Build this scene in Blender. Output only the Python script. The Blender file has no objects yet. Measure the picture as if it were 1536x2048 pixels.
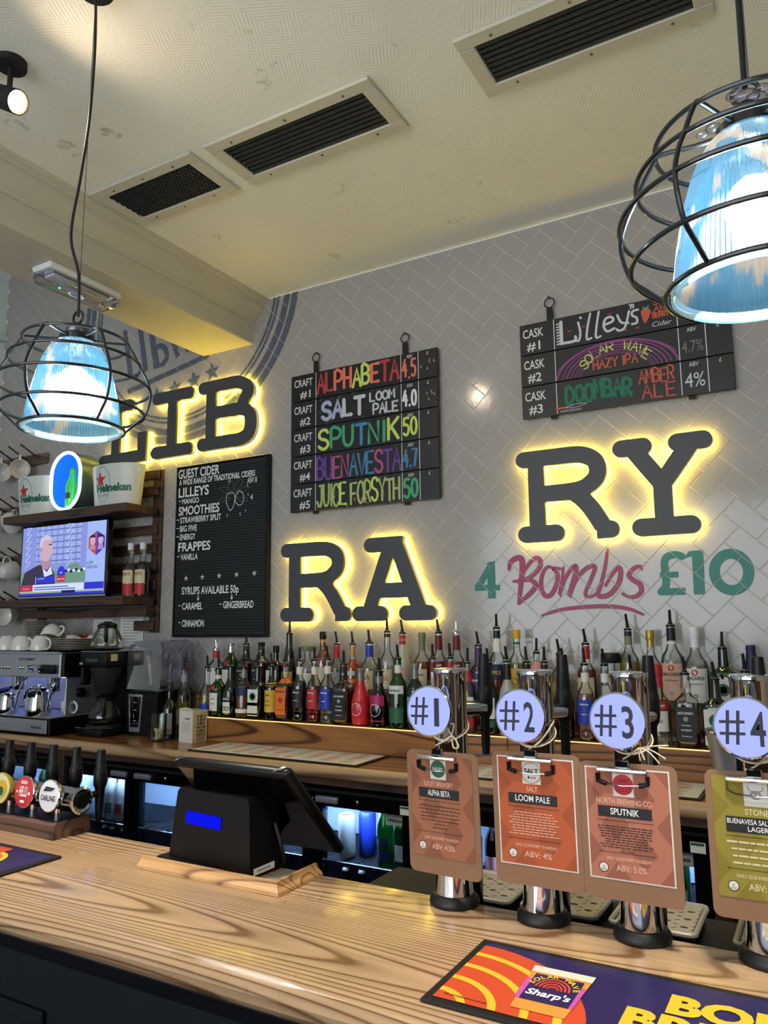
import bpy, bmesh, math, random
from mathutils import Vector, Matrix
S = bpy.context.scene
COL = S.collection
R = math.radians
PI = math.pi
random.seed(7)

# ------------------------------------------------------------------ camera
def make_camera():
    yaw, pitch, roll = R(29.84), R(8.43), R(-0.53)
    f = Vector((-math.sin(yaw)*math.cos(pitch), math.cos(yaw)*math.cos(pitch), math.sin(pitch)))
    r = Vector((math.cos(yaw), math.sin(yaw), 0))
    u = r.cross(f)
    r, u = math.cos(roll)*r + math.sin(roll)*u, -math.sin(roll)*r + math.cos(roll)*u
    cd = bpy.data.cameras.new('camera')
    cd.sensor_fit = 'VERTICAL'; cd.sensor_height = 36; cd.lens = 1532.8/2048*36
    cd.clip_start = .02; cd.clip_end = 60
    c = bpy.data.objects.new('camera', cd); COL.objects.link(c)
    m = Matrix((r, u, -f)).transposed().to_4x4(); m.translation = (0, -3.0, 1.63)
    c.matrix_world = m
    S.camera = c
make_camera()

# ------------------------------------------------------------------ world, exposure, renderer options
W = bpy.data.worlds.new('world'); S.world = W; W.use_nodes = True
bg = W.node_tree.nodes['Background']
bg.inputs[0].default_value = (.86, .93, 1.0, 1); bg.inputs[1].default_value = 1.0
S.view_settings.view_transform = 'Standard'; S.view_settings.look = 'None'
S.view_settings.exposure = 0.36; S.view_settings.gamma = 1; S.view_settings.use_curve_mapping = False
S.cycles.use_denoising = True
S.cycles.max_bounces = 6; S.cycles.diffuse_bounces = 3; S.cycles.glossy_bounces = 3
S.cycles.transmission_bounces = 3; S.cycles.transparent_max_bounces = 16
S.cycles.use_adaptive_sampling = True; S.cycles.adaptive_threshold = .06; S.cycles.adaptive_min_samples = 16; S.cycles.use_light_tree = False
S.cycles.caustics_reflective = False; S.cycles.caustics_refractive = False
S.cycles.sample_clamp_indirect = 6

def lamp(name, kind, loc, energy, color, size=.1, rot=None, spot=None, parent=None, size_y=None):
    d = bpy.data.lights.new(name, kind); d.energy = energy; d.color = color
    if kind == 'AREA':
        d.size = size
        if size_y: d.shape = 'RECTANGLE'; d.size_y = size_y
    else: d.shadow_soft_size = size
    if spot: d.spot_size = R(spot); d.spot_blend = 1.0
    o = bpy.data.objects.new(name, d); COL.objects.link(o); o.location = loc
    if rot: o.rotation_euler = rot
    if parent: o.parent = parent
    return o
# daylight from the street windows behind the camera
lamp('window_daylight', 'AREA', (-1.6, -6.4, 1.9), 86, (.84, .92, 1), 4.6, (R(90), 0, 0), size_y=2.2)

# ------------------------------------------------------------------ materials
def lin(c):
    return tuple((x/12.92 if x <= .04045 else ((x+.055)/1.055)**2.4) for x in [v/255 for v in c])
MATS = {}
def new_mat(name):
    m = bpy.data.materials.new(name); m.use_nodes = True
    MATS[name] = m
    nt = m.node_tree; b = nt.nodes['Principled BSDF']
    return m, nt, b
def pm(name, c, rough=.5, metal=0, spec=.5, em=None, es=0, trans=0, coat=0, alpha=1, sub=0, ior=None, noise=0, nscale=20, bump=0, bscale=60):
    """plain procedural material; c is sRGB 0-255; noise = value variation"""
    m, nt, b = new_mat(name)
    col = (*lin(c), 1)
    b.inputs['Base Color'].default_value = col
    b.inputs['Roughness'].default_value = rough; b.inputs['Metallic'].default_value = metal
    b.inputs['Specular IOR Level'].default_value = spec
    if coat: b.inputs['Coat Weight'].default_value = coat; b.inputs['Coat Roughness'].default_value = .06
    if trans: b.inputs['Transmission Weight'].default_value = trans
    if ior: b.inputs['IOR'].default_value = ior
    if em: b.inputs['Emission Color'].default_value = (*lin(em), 1); b.inputs['Emission Strength'].default_value = es
    if noise:
        n = nt.nodes.new('ShaderNodeTexNoise'); n.inputs['Scale'].default_value = nscale; n.inputs['Detail'].default_value = 5
        tc = nt.nodes.new('ShaderNodeTexCoord'); nt.links.new(tc.outputs['Object'], n.inputs['Vector'])
        mx = nt.nodes.new('ShaderNodeMixRGB'); mx.inputs[1].default_value = tuple(min(1, x*(1-noise)) for x in col[:3])+(1,)
        mx.inputs[2].default_value = tuple(min(1, x*(1+noise)) for x in col[:3])+(1,)
        nt.links.new(n.outputs['Fac'], mx.inputs[0]); nt.links.new(mx.outputs[0], b.inputs['Base Color'])
    if bump:
        n = nt.nodes.new('ShaderNodeTexNoise'); n.inputs['Scale'].default_value = bscale; n.inputs['Detail'].default_value = 3
        tc = nt.nodes.new('ShaderNodeTexCoord'); nt.links.new(tc.outputs['Object'], n.inputs['Vector'])
        bp = nt.nodes.new('ShaderNodeBump'); bp.inputs['Strength'].default_value = bump; bp.inputs['Distance'].default_value = .002
        nt.links.new(n.outputs['Fac'], bp.inputs['Height']); nt.links.new(bp.outputs[0], b.inputs['Normal'])
    return m
def glassy(name, c, refl=.9, rough=.03, body=0, bodyc=None):
    """thin tinted glass: transparent tint with a fresnel gloss, optional milky body"""
    m, nt, b = new_mat(name)
    nt.nodes.remove(b); out = nt.nodes['Material Output']
    t = nt.nodes.new('ShaderNodeBsdfTransparent'); t.inputs[0].default_value = (*lin(c), 1)
    g = nt.nodes.new('ShaderNodeBsdfGlossy'); g.inputs['Roughness'].default_value = rough
    g.inputs[0].default_value = (1, 1, 1, 1)
    lw = nt.nodes.new('ShaderNodeLayerWeight'); lw.inputs[0].default_value = .25
    mu = nt.nodes.new('ShaderNodeMath'); mu.operation = 'MULTIPLY_ADD'; mu.inputs[1].default_value = refl; mu.inputs[2].default_value = .05
    nt.links.new(lw.outputs['Fresnel'], mu.inputs[0])
    base = t.outputs[0]
    if body:
        d = nt.nodes.new('ShaderNodeBsdfDiffuse'); d.inputs[0].default_value = (*lin(bodyc or c), 1)
        tl = nt.nodes.new('ShaderNodeBsdfTranslucent'); tl.inputs[0].default_value = (*lin(bodyc or c), 1)
        a = nt.nodes.new('ShaderNodeMixShader'); a.inputs[0].default_value = .5
        nt.links.new(d.outputs[0], a.inputs[1]); nt.links.new(tl.outputs[0], a.inputs[2])
        x = nt.nodes.new('ShaderNodeMixShader'); x.inputs[0].default_value = body
        nt.links.new(base, x.inputs[1]); nt.links.new(a.outputs[0], x.inputs[2]); base = x.outputs[0]
    mx = nt.nodes.new('ShaderNodeMixShader')
    nt.links.new(mu.outputs[0], mx.inputs[0]); nt.links.new(base, mx.inputs[1]); nt.links.new(g.outputs[0], mx.inputs[2])
    nt.links.new(mx.outputs[0], out.inputs[0])
    return m
def emis(name, c, s):
    m, nt, b = new_mat(name); nt.nodes.remove(b)
    e = nt.nodes.new('ShaderNodeEmission'); e.inputs[0].default_value = (*lin(c), 1); e.inputs[1].default_value = s
    nt.links.new(e.outputs[0], nt.nodes['Material Output'].inputs[0])
    if s < 1.2: m.cycles.emission_sampling = 'NONE'      # faint emitters need no lamp sampling
    return m
def wood(name, dark, light, sx=.7, sy=9, sz=9, rings=26, rough=.4, spec=.5, coat=0, wet=False, fine=.4, warp=.35):
    """flat-sawn timber: contour lines of a stretched noise give cathedral grain"""
    m, nt, b = new_mat(name); N = nt.nodes.new; Lk = nt.links.new
    tc = N('ShaderNodeTexCoord'); mp = N('ShaderNodeMapping'); mp.inputs['Scale'].default_value = (sx, sy, sz)
    Lk(tc.outputs['Object'], mp.inputs[0])
    n1 = N('ShaderNodeTexNoise'); n1.inputs['Scale'].default_value = .55; n1.inputs['Detail'].default_value = 1.2; n1.inputs['Distortion'].default_value = warp
    Lk(mp.outputs[0], n1.inputs['Vector'])
    mu = N('ShaderNodeMath'); mu.operation = 'MULTIPLY'; mu.inputs[1].default_value = rings; Lk(n1.outputs['Fac'], mu.inputs[0])
    fr = N('ShaderNodeMath'); fr.operation = 'FRACT'; Lk(mu.outputs[0], fr.inputs[0])
    n2 = N('ShaderNodeTexNoise'); n2.inputs['Scale'].default_value = 9; n2.inputs['Detail'].default_value = 6
    mp2 = N('ShaderNodeMapping'); mp2.inputs['Scale'].default_value = (sx*.8, sy*2.2, sz*2.2); Lk(tc.outputs['Object'], mp2.inputs[0]); Lk(mp2.outputs[0], n2.inputs['Vector'])
    rp = N('ShaderNodeValToRGB'); e = rp.color_ramp.elements
    mid = lambda t: (*[x*(1-t)+y*t for x, y in zip(lin(light), lin(dark))], 1)
    e[0].position = 0; e[0].color = mid(.30); e[1].position = 1; e[1].color = mid(.55)
    for q, t in ((.16, .02), (.5, .10), (.72, .35), (.86, 1.0), (.95, .95)): a = e.new(q); a.color = mid(t)
    Lk(fr.outputs[0], rp.inputs[0])
    mx = N('ShaderNodeMixRGB'); mx.blend_type = 'MULTIPLY'; mx.inputs[0].default_value = fine
    r2 = N('ShaderNodeValToRGB'); r2.color_ramp.elements[0].position = .3; r2.color_ramp.elements[0].color = (.55, .5, .45, 1); r2.color_ramp.elements[1].position = .62
    Lk(n2.outputs['Fac'], r2.inputs[0]); Lk(rp.outputs[0], mx.inputs[1]); Lk(r2.outputs[0], mx.inputs[2])
    Lk(mx.outputs[0], b.inputs['Base Color'])
    b.inputs['Specular IOR Level'].default_value = spec
    if coat: b.inputs['Coat Weight'].default_value = coat; b.inputs['Coat Roughness'].default_value = .08
    b.inputs['Roughness'].default_value = rough
    if wet:
        # wiped-wet rings and smears: glossier patches
        n3 = N('ShaderNodeTexNoise'); n3.inputs['Scale'].default_value = 3.1; n3.inputs['Detail'].default_value = 4; Lk(tc.outputs['Object'], n3.inputs['Vector'])
        r3 = N('ShaderNodeMapRange'); r3.inputs[1].default_value = .5; r3.inputs[2].default_value = .56; r3.inputs[3].default_value = rough; r3.inputs[4].default_value = .11
        Lk(n3.outputs['Fac'], r3.inputs[0]); Lk(r3.outputs[0], b.inputs['Roughness'])
    bp = N('ShaderNodeBump'); bp.inputs['Strength'].default_value = .12; bp.inputs['Distance'].default_value = .001
    Lk(n2.outputs['Fac'], bp.inputs['Height']); Lk(bp.outputs[0], b.inputs['Normal'])
    return m

pm('grout', (222, 216, 204), .85)
pm('tile', (166, 161, 157), .12, spec=.55, noise=.03, nscale=2.2, bump=.12, bscale=26)
pm('paint_cream', (200, 193, 174), .6, noise=.03, nscale=2)
pm('paint_pale', (196, 210, 214), .6)
pm('vent_frame', (205, 200, 182), .5, noise=.05, nscale=6)
pm('vent_dark', (10, 11, 12), .6, noise=.3, nscale=40)
pm('vent_slat', (44, 48, 50), .5, noise=.5, nscale=60)
pm('black', (6, 6, 8), .4, spec=.3); pm('black_gloss', (7, 7, 9), .12, coat=.5); pm('black_matt', (14, 14, 16), .7)
pm('black_wire', (13, 15, 18), .32, coat=.3); pm('rubber', (14, 14, 15), .45)
pm('cable', (16, 16, 18), .5)
pm('chrome', (205, 207, 212), .07, 1); pm('steel', (186, 188, 194), .32, .75, noise=.08, nscale=40); pm('steel_dark', (112, 112, 118), .35, 1)
pm('steel_tray', (178, 172, 158), .42, .5, noise=.08, nscale=50)
pm('letter_face', (66, 66, 70), .5, noise=.04); pm('letter_side', (226, 226, 214), .35)
emis('letter_led', (255, 220, 74), 30.0)
pm('paint_teal', (10, 118, 104), .45, noise=.12, nscale=50); pm('paint_magenta', (156, 34, 84), .45, noise=.12, nscale=50); pm('paint_slate', (88, 95, 112), .4)
pm('board', (17, 18, 20), .42, noise=.2, nscale=12); pm('board_edge', (150, 148, 142), .5); pm('board_felt', (20, 22, 26), .55)
pm('white', (232, 232, 230), .5); pm('white_print', (225, 222, 218), .6)
for n, c in dict(chalk_red=(186, 62, 66), chalk_coral=(238, 120, 92), chalk_lime=(206, 224, 104), chalk_green=(72, 168, 120), chalk_blue=(74, 140, 196),
                 chalk_white=(206, 208, 214), chalk_lilac=(178, 182, 214), chalk_purple=(112, 66, 158), chalk_pink=(186, 84, 136), chalk_steel=(78, 128, 168), chalk_olive=(176, 190, 112),
                 chalk_magenta=(150, 74, 134), chalk_teal=(40, 120, 92), chalk_orange=(206, 96, 70), chalk_grey=(120, 124, 122)).items():
    pm(n, c, .75, noise=.18, nscale=160)
wood('wood_bar', (122, 88, 58), (194, 161, 124), sx=.34, sy=3.6, sz=3.6, rings=120, rough=.34, spec=.5, wet=True, fine=.45, warp=.06)
wood('wood_tray', (134, 92, 54), (206, 160, 104), sx=2, sy=14, sz=14, rings=14, rough=.5)
wood('wood_back', (74, 42, 18), (166, 110, 56), sx=.8, sy=6, sz=6, rings=20, rough=.3, coat=.3)
wood('wood_nose', (122, 92, 62), (190, 156, 116), sx=.5, sy=12, sz=12, rings=9, rough=.35)
wood('wood_dark', (40, 26, 20), (84, 56, 42), sx=1, sy=14, sz=14, rings=9, rough=.5)
wood('wood_post', (34, 22, 18), (62, 42, 34), sx=12, sy=12, sz=1, rings=9, rough=.5)
wood('wood_rail', (76, 62, 54), (122, 102, 90), sx=1, sy=14, sz=14, rings=8, rough=.55)
wood('copper_wood', (46, 30, 26), (110, 82, 70), sx=1.5, sy=16, sz=16, rings=8, rough=.3, coat=.4)
pm('panel_dark', (11, 17, 25), .55, spec=.25, noise=.2, nscale=8)
pm('hardboard', (139, 103, 74), .6, noise=.1, nscale=30)
pm('twine', (214, 196, 172), .8)
emis('badge_glow', (170, 182, 255), .88); emis('neon', (215, 242, 255), 4.5); emis('fridge_led', (186, 214, 255), 240); emis('till_blue', (12, 22, 235), .8)
emis('spot_glow', (255, 214, 150), 20); emis('bulb_glow', (236, 248, 255), 14); emis('shelf_led', (255, 232, 140), 1.4); emis('machine_led', (120, 140, 255), 22)
pm('badge_ink', (16, 14, 44), .5)
pm('cup_white', (226, 222, 216), .18, coat=.4); pm('cup_brown', (118, 112, 106), .25, coat=.3); pm('plate', (188, 180, 164), .25)
glassy('glass_clear', (250, 253, 251)); glassy('glass_thin', (246, 248, 250), .7); glassy('acrylic', (236, 236, 244), .8, .06, .06, (200, 200, 212))
glassy('glass_green', (40, 160, 62), .9, .03, .25, (16, 110, 40)); glassy('glass_dkgreen', (20, 86, 44), .9, .03, .35, (8, 58, 28)); glassy('glass_brown', (92, 44, 12), .9); glassy('glass_smoke', (120, 122, 124), .9)
glassy('glass_door', (226, 236, 244), .35, .02)
glassy('frosted', (226, 228, 224), .6, .3, .75, (226, 226, 222))
for n, c, bdy in (('liq_amber', (206, 118, 30), .35), ('liq_whisky', (150, 62, 14), .35), ('liq_orange', (240, 116, 12), .55), ('liq_yellow', (222, 206, 110), .35), ('liq_red', (196, 20, 26), .65),
                  ('liq_clear', (232, 232, 222), .12), ('liq_pink', (214, 150, 160), .35), ('liq_purple', (70, 20, 92), .6), ('liq_dark', (22, 10, 10), .7), ('liq_green', (16, 96, 36), .5), ('liq_lime', (200, 200, 120), .25), ('liq_cola', (38, 14, 8), .6)):
    glassy(n, c, .15, .1, bdy, c)
pm('label_white', (222, 218, 210), .55); pm('label_cream', (214, 200, 160), .55); pm('label_yellow', (214, 168, 42), .55); pm('label_red', (178, 34, 38), .5); pm('label_dkred', (110, 26, 32), .5)
pm('label_blue', (26, 52, 168), .45); pm('label_navy', (22, 26, 74), .5); pm('label_black', (16, 16, 18), .5); pm('label_green', (34, 92, 62), .5); pm('label_orange', (222, 112, 30), .5); pm('label_gold', (176, 142, 72), .4, .3)
pm('label_pink', (222, 150, 150), .5); pm('label_grey', (150, 150, 146), .5); pm('label_peach', (222, 176, 152), .5); pm('label_magenta', (168, 36, 92), .4); pm('label_crimson', (200, 32, 40), .35, coat=.4); pm('label_purple', (70, 30, 92), .4)
pm('cap_grey', (126, 126, 122), .35, .4); pm('cap_silver', (196, 196, 196), .25, .8); pm('cap_gold', (176, 150, 60), .35, .5); pm('cap_khaki', (120, 122, 96), .5)
# ------------------------------------------------------------------ mesh helpers
class MB:
    """collects shapes; build() links them as ONE mesh object"""
    def __init__(s, mat='white'):
        s.v = []; s.f = []; s.fm = []; s.mats = []; s.use(mat)
    def use(s, mat):
        if mat not in s.mats: s.mats.append(mat)
        s.c = s.mats.index(mat); return s
    def add(s, vs, fs, M=None):
        k = len(s.v)
        for p in vs: s.v.append(tuple(M @ Vector(p)) if M else tuple(p))
        for f in fs: s.f.append(tuple(i+k for i in f)); s.fm.append(s.c)
        return s
    def box(s, x0, x1, y0, y1, z0, z1, M=None):
        return s.add([(x0,y0,z0),(x1,y0,z0),(x1,y1,z0),(x0,y1,z0),(x0,y0,z1),(x1,y0,z1),(x1,y1,z1),(x0,y1,z1)],
                     [(0,3,2,1),(4,5,6,7),(0,1,5,4),(1,2,6,5),(2,3,7,6),(3,0,4,7)], M)
    def rbox(s, x0, x1, y0, y1, z0, z1, r=.005, seg=2, M=None):
        bm = bmesh.new(); bmesh.ops.create_cube(bm, size=1)
        for v in bm.verts:
            v.co = Vector(((x0+x1)/2+v.co.x*(x1-x0), (y0+y1)/2+v.co.y*(y1-y0), (z0+z1)/2+v.co.z*(z1-z0)))
        r = min(r, .49*min(x1-x0, y1-y0, z1-z0))
        bmesh.ops.bevel(bm, geom=bm.edges[:], offset=r, segments=seg, affect='EDGES', profile=.5)
        bm.verts.index_update()
        s.add([v.co.copy() for v in bm.verts], [[v.index for v in f.verts] for f in bm.faces], M); bm.free(); return s
    def lathe(s, prof, seg=24, M=None, sq=None, caps=True, a0=0, ph=0):
        """profile [(r,z)..] about z; sq = per-row squareness exponent (2 round)"""
        vs = []; n = len(prof)
        for i, (r, z) in enumerate(prof):
            p = sq[i] if sq else 2
            for k in range(seg):
                a = 2*PI*k/seg+ph; c, d = math.cos(a), math.sin(a)
                q = 1 if p == 2 else 1/(abs(c)**p+abs(d)**p)**(1/p)
                vs.append((r*q*c, r*q*d, z))
        fs = [(i*seg+k, i*seg+(k+1) % seg, (i+1)*seg+(k+1) % seg, (i+1)*seg+k) for i in range(n-1) for k in range(seg)]
        if caps:
            fs.append(tuple(range(seg-1, -1, -1))); fs.append(tuple((n-1)*seg+k for k in range(seg)))
        return s.add(vs, fs, M)
    def cyl(s, p0, p1, r0, r1=None, seg=16, caps=True):
        p0, p1 = Vector(p0), Vector(p1); d = p1-p0
        M = Matrix.Translation(p0) @ d.to_track_quat('Z', 'Y').to_matrix().to_4x4()
        return s.lathe([(r0, 0), (r0 if r1 is None else r1, d.length)], seg, M, caps=caps)
    def tube(s, pts, r, seg=8, closed=False):
        pts = [Vector(p) for p in pts]; n = len(pts); vs = []; prev = None
        for i in range(n):
            a = pts[(i-1) % n] if (closed or i > 0) else pts[i]; b = pts[(i+1) % n] if (closed or i < n-1) else pts[i]
            t = (b-a).normalized()
            if prev is None:
                x = t.orthogonal().normalized()
            else:
                x = (prev-t*prev.dot(t)).normalized()
            prev = x; y = t.cross(x)
            for k in range(seg):
                q = 2*PI*k/seg; vs.append(pts[i]+(x*math.cos(q)+y*math.sin(q))*r)
        fs = []
        for i in range(n if closed else n-1):
            j = (i+1) % n
            for k in range(seg): fs.append((i*seg+k, i*seg+(k+1) % seg, j*seg+(k+1) % seg, j*seg+k))
        if not closed:
            fs.append(tuple(range(seg-1, -1, -1))); fs.append(tuple((n-1)*seg+k for k in range(seg)))
        return s.add(vs, fs)
    def torus(s, c, R0, r, n=32, seg=8, M=None):
        pts = [Vector((R0*math.cos(2*PI*k/n), R0*math.sin(2*PI*k/n), 0)) for k in range(n)]
        if M: pts = [M @ p for p in pts]
        return s.tube([Vector(c)+p for p in pts], r, seg, True)
    def sphere(s, c, r, seg=16, rings=10, sc=(1,1,1)):
        pr = [(max(1e-5, r*math.sin(PI*i/rings)), -r*math.cos(PI*i/rings)) for i in range(rings+1)]
        return s.lathe(pr, seg, Matrix.Translation(c) @ Matrix.Diagonal((*sc, 1)), caps=False)
    def prism(s, poly, d, M):
        """poly in local xy (CCW), extruded along local +z by d, placed by M"""
        n = len(poly)
        return s.add([(x, y, 0) for x, y in poly]+[(x, y, d) for x, y in poly],
                     [tuple(range(n-1, -1, -1)), tuple(range(n, 2*n))]+[(i, (i+1) % n, n+(i+1) % n, n+i) for i in range(n)], M)
    def flat(s, poly, M): return s.add([(x, y, 0) for x, y in poly], [tuple(range(len(poly)))], M)
    def build(s, name, parent=None, smooth=35, **kw):
        me = bpy.data.meshes.new(name)
        vs = s.v; org = Vector((0, 0, 0))
        if parent is not None: org = WL[parent.name]
        elif kw.get('origin', True):
            xs = [p[0] for p in vs]; ys = [p[1] for p in vs]; zs = [p[2] for p in vs]
            org = Vector(((min(xs)+max(xs))/2, (min(ys)+max(ys))/2, min(zs)))
        me.from_pydata([(p[0]-org.x, p[1]-org.y, p[2]-org.z) for p in vs], [], s.f)
        for m in s.mats: me.materials.append(MATS[m])
        me.polygons.foreach_set('material_index', s.fm)
        if smooth:
            me.polygons.foreach_set('use_smooth', [True]*len(s.f)); me.update(); me.set_sharp_from_angle(angle=R(smooth))
        me.update()
        o = bpy.data.objects.new(name, me); COL.objects.link(o)
        if parent is not None: o.parent = parent
        else: o.location = org
        WL[o.name] = org.copy()
        tag(o, kw.get('label'), kw.get('cat'), kw.get('group'), kw.get('kind'))
        return o
WL = {}
def tag(o, label=None, cat=None, group=None, kind=None):
    if label: o['label'] = label
    if cat: o['category'] = cat
    if group: o['group'] = group
    if kind: o['kind'] = kind
    return o
def thing(name, loc, label, cat, group=None):
    o = bpy.data.objects.new(name, None); COL.objects.link(o); o.location = loc; o.empty_display_size = .05
    WL[o.name] = Vector(loc); return tag(o, label, cat, group)
def plane_M(org, u, v):
    """local x->u, y->v, z->u x v"""
    u = Vector(u).normalized(); v = Vector(v).normalized(); w = u.cross(v)
    M = Matrix((u, v, w)).transposed().to_4x4(); M.translation = Vector(org); return M
def wall_M(x, y, z): return plane_M((x, y, z), (1, 0, 0), (0, 0, 1))      # local x->+x, y->+z, z-> -y (out of the wall)
def top_M(x, y, z): return plane_M((x, y, z), (1, 0, 0), (0, 1, 0))
def circ(cx, cy, r, n=24, a0=0, a1=2*PI, ry=None):
    full = abs(a1-a0-2*PI) < 1e-6
    return [(cx+r*math.cos(a0+(a1-a0)*k/(n if full else n-1)), cy+(ry or r)*math.sin(a0+(a1-a0)*k/(n if full else n-1))) for k in range(n)]
def rrect(x0, x1, y0, y1, r, n=5):
    o = []
    for cx, cy, a in ((x1-r, y1-r, 0), (x0+r, y1-r, PI/2), (x0+r, y0+r, PI), (x1-r, y0+r, 1.5*PI)): o += circ(cx, cy, r, n, a, a+PI/2)
    return o
_RC = [0]
def ribbon(mb, pts, w, M, cap=True, wf=None):
    """flat stroke of width w along 2D pts, rounded ends, in the plane of M"""
    _RC[0] = (_RC[0]+1) % 8; M = M @ Matrix.Translation((0, 0, .00013*_RC[0]))     # overlapping strokes never share a plane
    n = len(pts); P = [Vector(p) for p in pts]; L = []; Rr = []
    for i in range(n):
        a = P[max(0, i-1)]; b = P[min(n-1, i+1)]; t = (b-a)
        if t.length < 1e-9: t = Vector((1, 0))
        t.normalize(); nn = Vector((-t.y, t.x)); k = 1
        if 0 < i < n-1:
            t0 = (P[i]-a); t1 = (b-P[i])
            if t0.length > 1e-9 and t1.length > 1e-9:
                c = t0.normalized().dot(t1.normalized()); k = min(1.35, 1/max(.3, math.sqrt(max(0, (1+c)/2))))
        hw = w/2*(wf(i/(n-1)) if wf and n > 1 else 1)
        L.append(P[i]+nn*hw*k); Rr.append(P[i]-nn*hw*k)
    vs = [(p.x, p.y, 1.5e-5*i) for i, p in enumerate(L)]+[(p.x, p.y, 1.5e-5*i) for i, p in enumerate(Rr)]
    mb.add(vs, [(n+i, n+i+1, i+1, i) for i in range(n-1)], M)
    if cap:
        for q, i in ((P[0], 0), (P[-1], n-1)):
            hw = w/2*(wf(i/(n-1)) if wf else 1)
            mb.flat(circ(q.x, q.y, hw, 8), M @ Matrix.Translation((0, 0, .00006+1.5e-5*i)))
def smoothline(pts, n=4, closed=False):
    """Catmull-Rom through pts"""
    P = [Vector(p) for p in pts]; o = []; m = len(P)
    for i in range(m if closed else m-1):
        if closed: a, b, c, d = P[(i-1) % m], P[i], P[(i+1) % m], P[(i+2) % m]
        else: a, b, c, d = P[max(0, i-1)], P[i], P[i+1], P[min(m-1, i+2)]
        for k in range(n):
            t = k/n; o.append(.5*((2*b)+(c-a)*t+(2*a-5*b+4*c-d)*t*t+(3*b-a-3*c+d)*t*t*t))
    if not closed: o.append(P[-1])
    return o
# built-in font -> flat mesh, cached
_TX = {}
def glyphs(s, bold=0, shear=0):
    k = (s, bold, shear)
    if k not in _TX:
        c = bpy.data.curves.new('t', 'FONT'); c.body = s; c.size = 1; c.offset = bold; c.shear = shear; c.resolution_u = 3; c.fill_mode = 'FRONT'
        o = bpy.data.objects.new('t', c); me = o.to_mesh()
        _TX[k] = ([(v.co.x, v.co.y) for v in me.vertices], [tuple(p.vertices) for p in me.polygons])
        o.to_mesh_clear(); bpy.data.objects.remove(o); bpy.data.curves.remove(c)
    return _TX[k]
def text(mb, s, x, y, h, M, width=None, align='c', bold=0, shear=0, fn=None, cond=1):
    """printed text, cap height h, at (x,y)=baseline anchor in plane M; width squeezes the line"""
    vs, fs = glyphs(s, bold, shear)
    if not vs: return
    x0 = min(v[0] for v in vs); x1 = max(v[0] for v in vs); k = h/.7
    kx = width/(x1-x0) if width else k*cond
    w = (x1-x0)*kx; ox = x-(w/2 if align == 'c' else 0 if align == 'l' else w)
    pts = [(ox+(a-x0)*kx, y+b*k) for a, b in vs]
    mb.add([fn(p) for p in pts] if fn else [(p[0], p[1], 0) for p in pts], fs, None if fn else M)
# hand-drawn stroke letters on a 10 x 10 grid
_G = {}
for _l in """A:0,0 5,10 10,0|2,4 8,4
B:0,0 0,10 5,10 8,8.5 8,6.5 5,5.3 0,5.3|5,5.3 9,4 9,1.5 6,0 0,0
C:9,8.5 7,10 3,10 0,7 0,3 3,0 7,0 9,1.5
D:0,0 0,10 5,10 9,7 9,3 5,0 0,0
E:9,10 0,10 0,0 9,0|0,5 7,5
F:9,10 0,10 0,0|0,5 7,5
G:9,8.5 7,10 3,10 0,7 0,3 3,0 7,0 9,2 9,4.5 5,4.5
H:0,0 0,10|9,0 9,10|0,5 9,5
I:5,0 5,10
J:8,10 8,3 6,0 3,0 0,2.5|4,10 10,10
K:0,0 0,10|9,10 0,4.5|2.5,6 9,0
L:0,10 0,0 8,0
M:0,0 1,10 5,3 9,10 10,0
N:0,0 0,10 9,0 9,10
O:5,0 2,1 0,4 0,6 2,9 5,10 8,9 10,6 10,4 8,1 5,0
P:0,0 0,10 6,10 9,8.5 9,6 6,4.5 0,4.5
R:0,0 0,10 6,10 9,8.5 9,6 6,4.8 0,4.8|4,4.8 9,0
S:9,8.5 7,10 3,10 0.5,8.5 0.5,6.5 3,5.3 6.5,4.7 9,3.2 9,1.5 6.5,0 3,0 0,1.5
T:5,0 5,10|0,10 10,10
U:0,10 0,3 2.5,0 6.5,0 9,3 9,10
V:0,10 5,0 10,10
W:0,10 2.5,0 5,7 7.5,0 10,10
X:0,0 10,10|0,10 10,0
Y:0,10 5,5 10,10|5,5 5,0
Z:0,10 9,10 0,0 9,0
0:5,0 2,1 0.5,4 0.5,6 2,9 5,10 8,9 9.5,6 9.5,4 8,1 5,0
4:5,10 0,3.5 9,3.5|6.5,7 6.5,0
5:8.5,10 1.5,10 1,5.8 5,6.2 8.5,4.5 8.5,2 6,0 3,0 .5,1
7:0,10 9,10 4,0
%:0,0 10,10|2,8 3,9.5 4,8 3,6.5 2,8|7,2 8,3.5 9,2 8,.5 7,2
.:4,0 5,.4""".split('\n'):
    _k, _r = _l.split(':', 1)
    _G[_k] = [[tuple(float(q)/10 for q in p.split(',')) for p in st.split()] for st in _r.split('|')]
def hand(mb, s, x, y, w, h, M, lw, mats, gap=.25, jit=.0, seed=0, fn=None, wid=None):
    """hand-lettered word filling box (x,y,w,h) ; mats = one material per letter (cycled)"""
    rnd = random.Random(seed); ws = [(wid or {}).get(c, .35 if c in 'I.' else .5 if c == ' ' else 1) for c in s]
    tot = sum(ws)+gap*(len(s)-1); ux = w/tot; cx = x
    for i, c in enumerate(s):
        if c in _G:
            mb.use(mats[i % len(mats)]); dy = rnd.uniform(-jit, jit)*h; hh = h*(1+rnd.uniform(-jit, jit))
            for st in _G[c]:
                pts = [(cx+(a if c != 'I' else .5)*ux*ws[i], y+dy+b*hh) for a, b in st]
                if len(pts) > 5: pts = [tuple(p) for p in smoothline(pts, 2)]
                if fn: pts = [fn(p) for p in pts]
                ribbon(mb, pts, lw, M)
        cx += ux*(ws[i]+gap)
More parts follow.
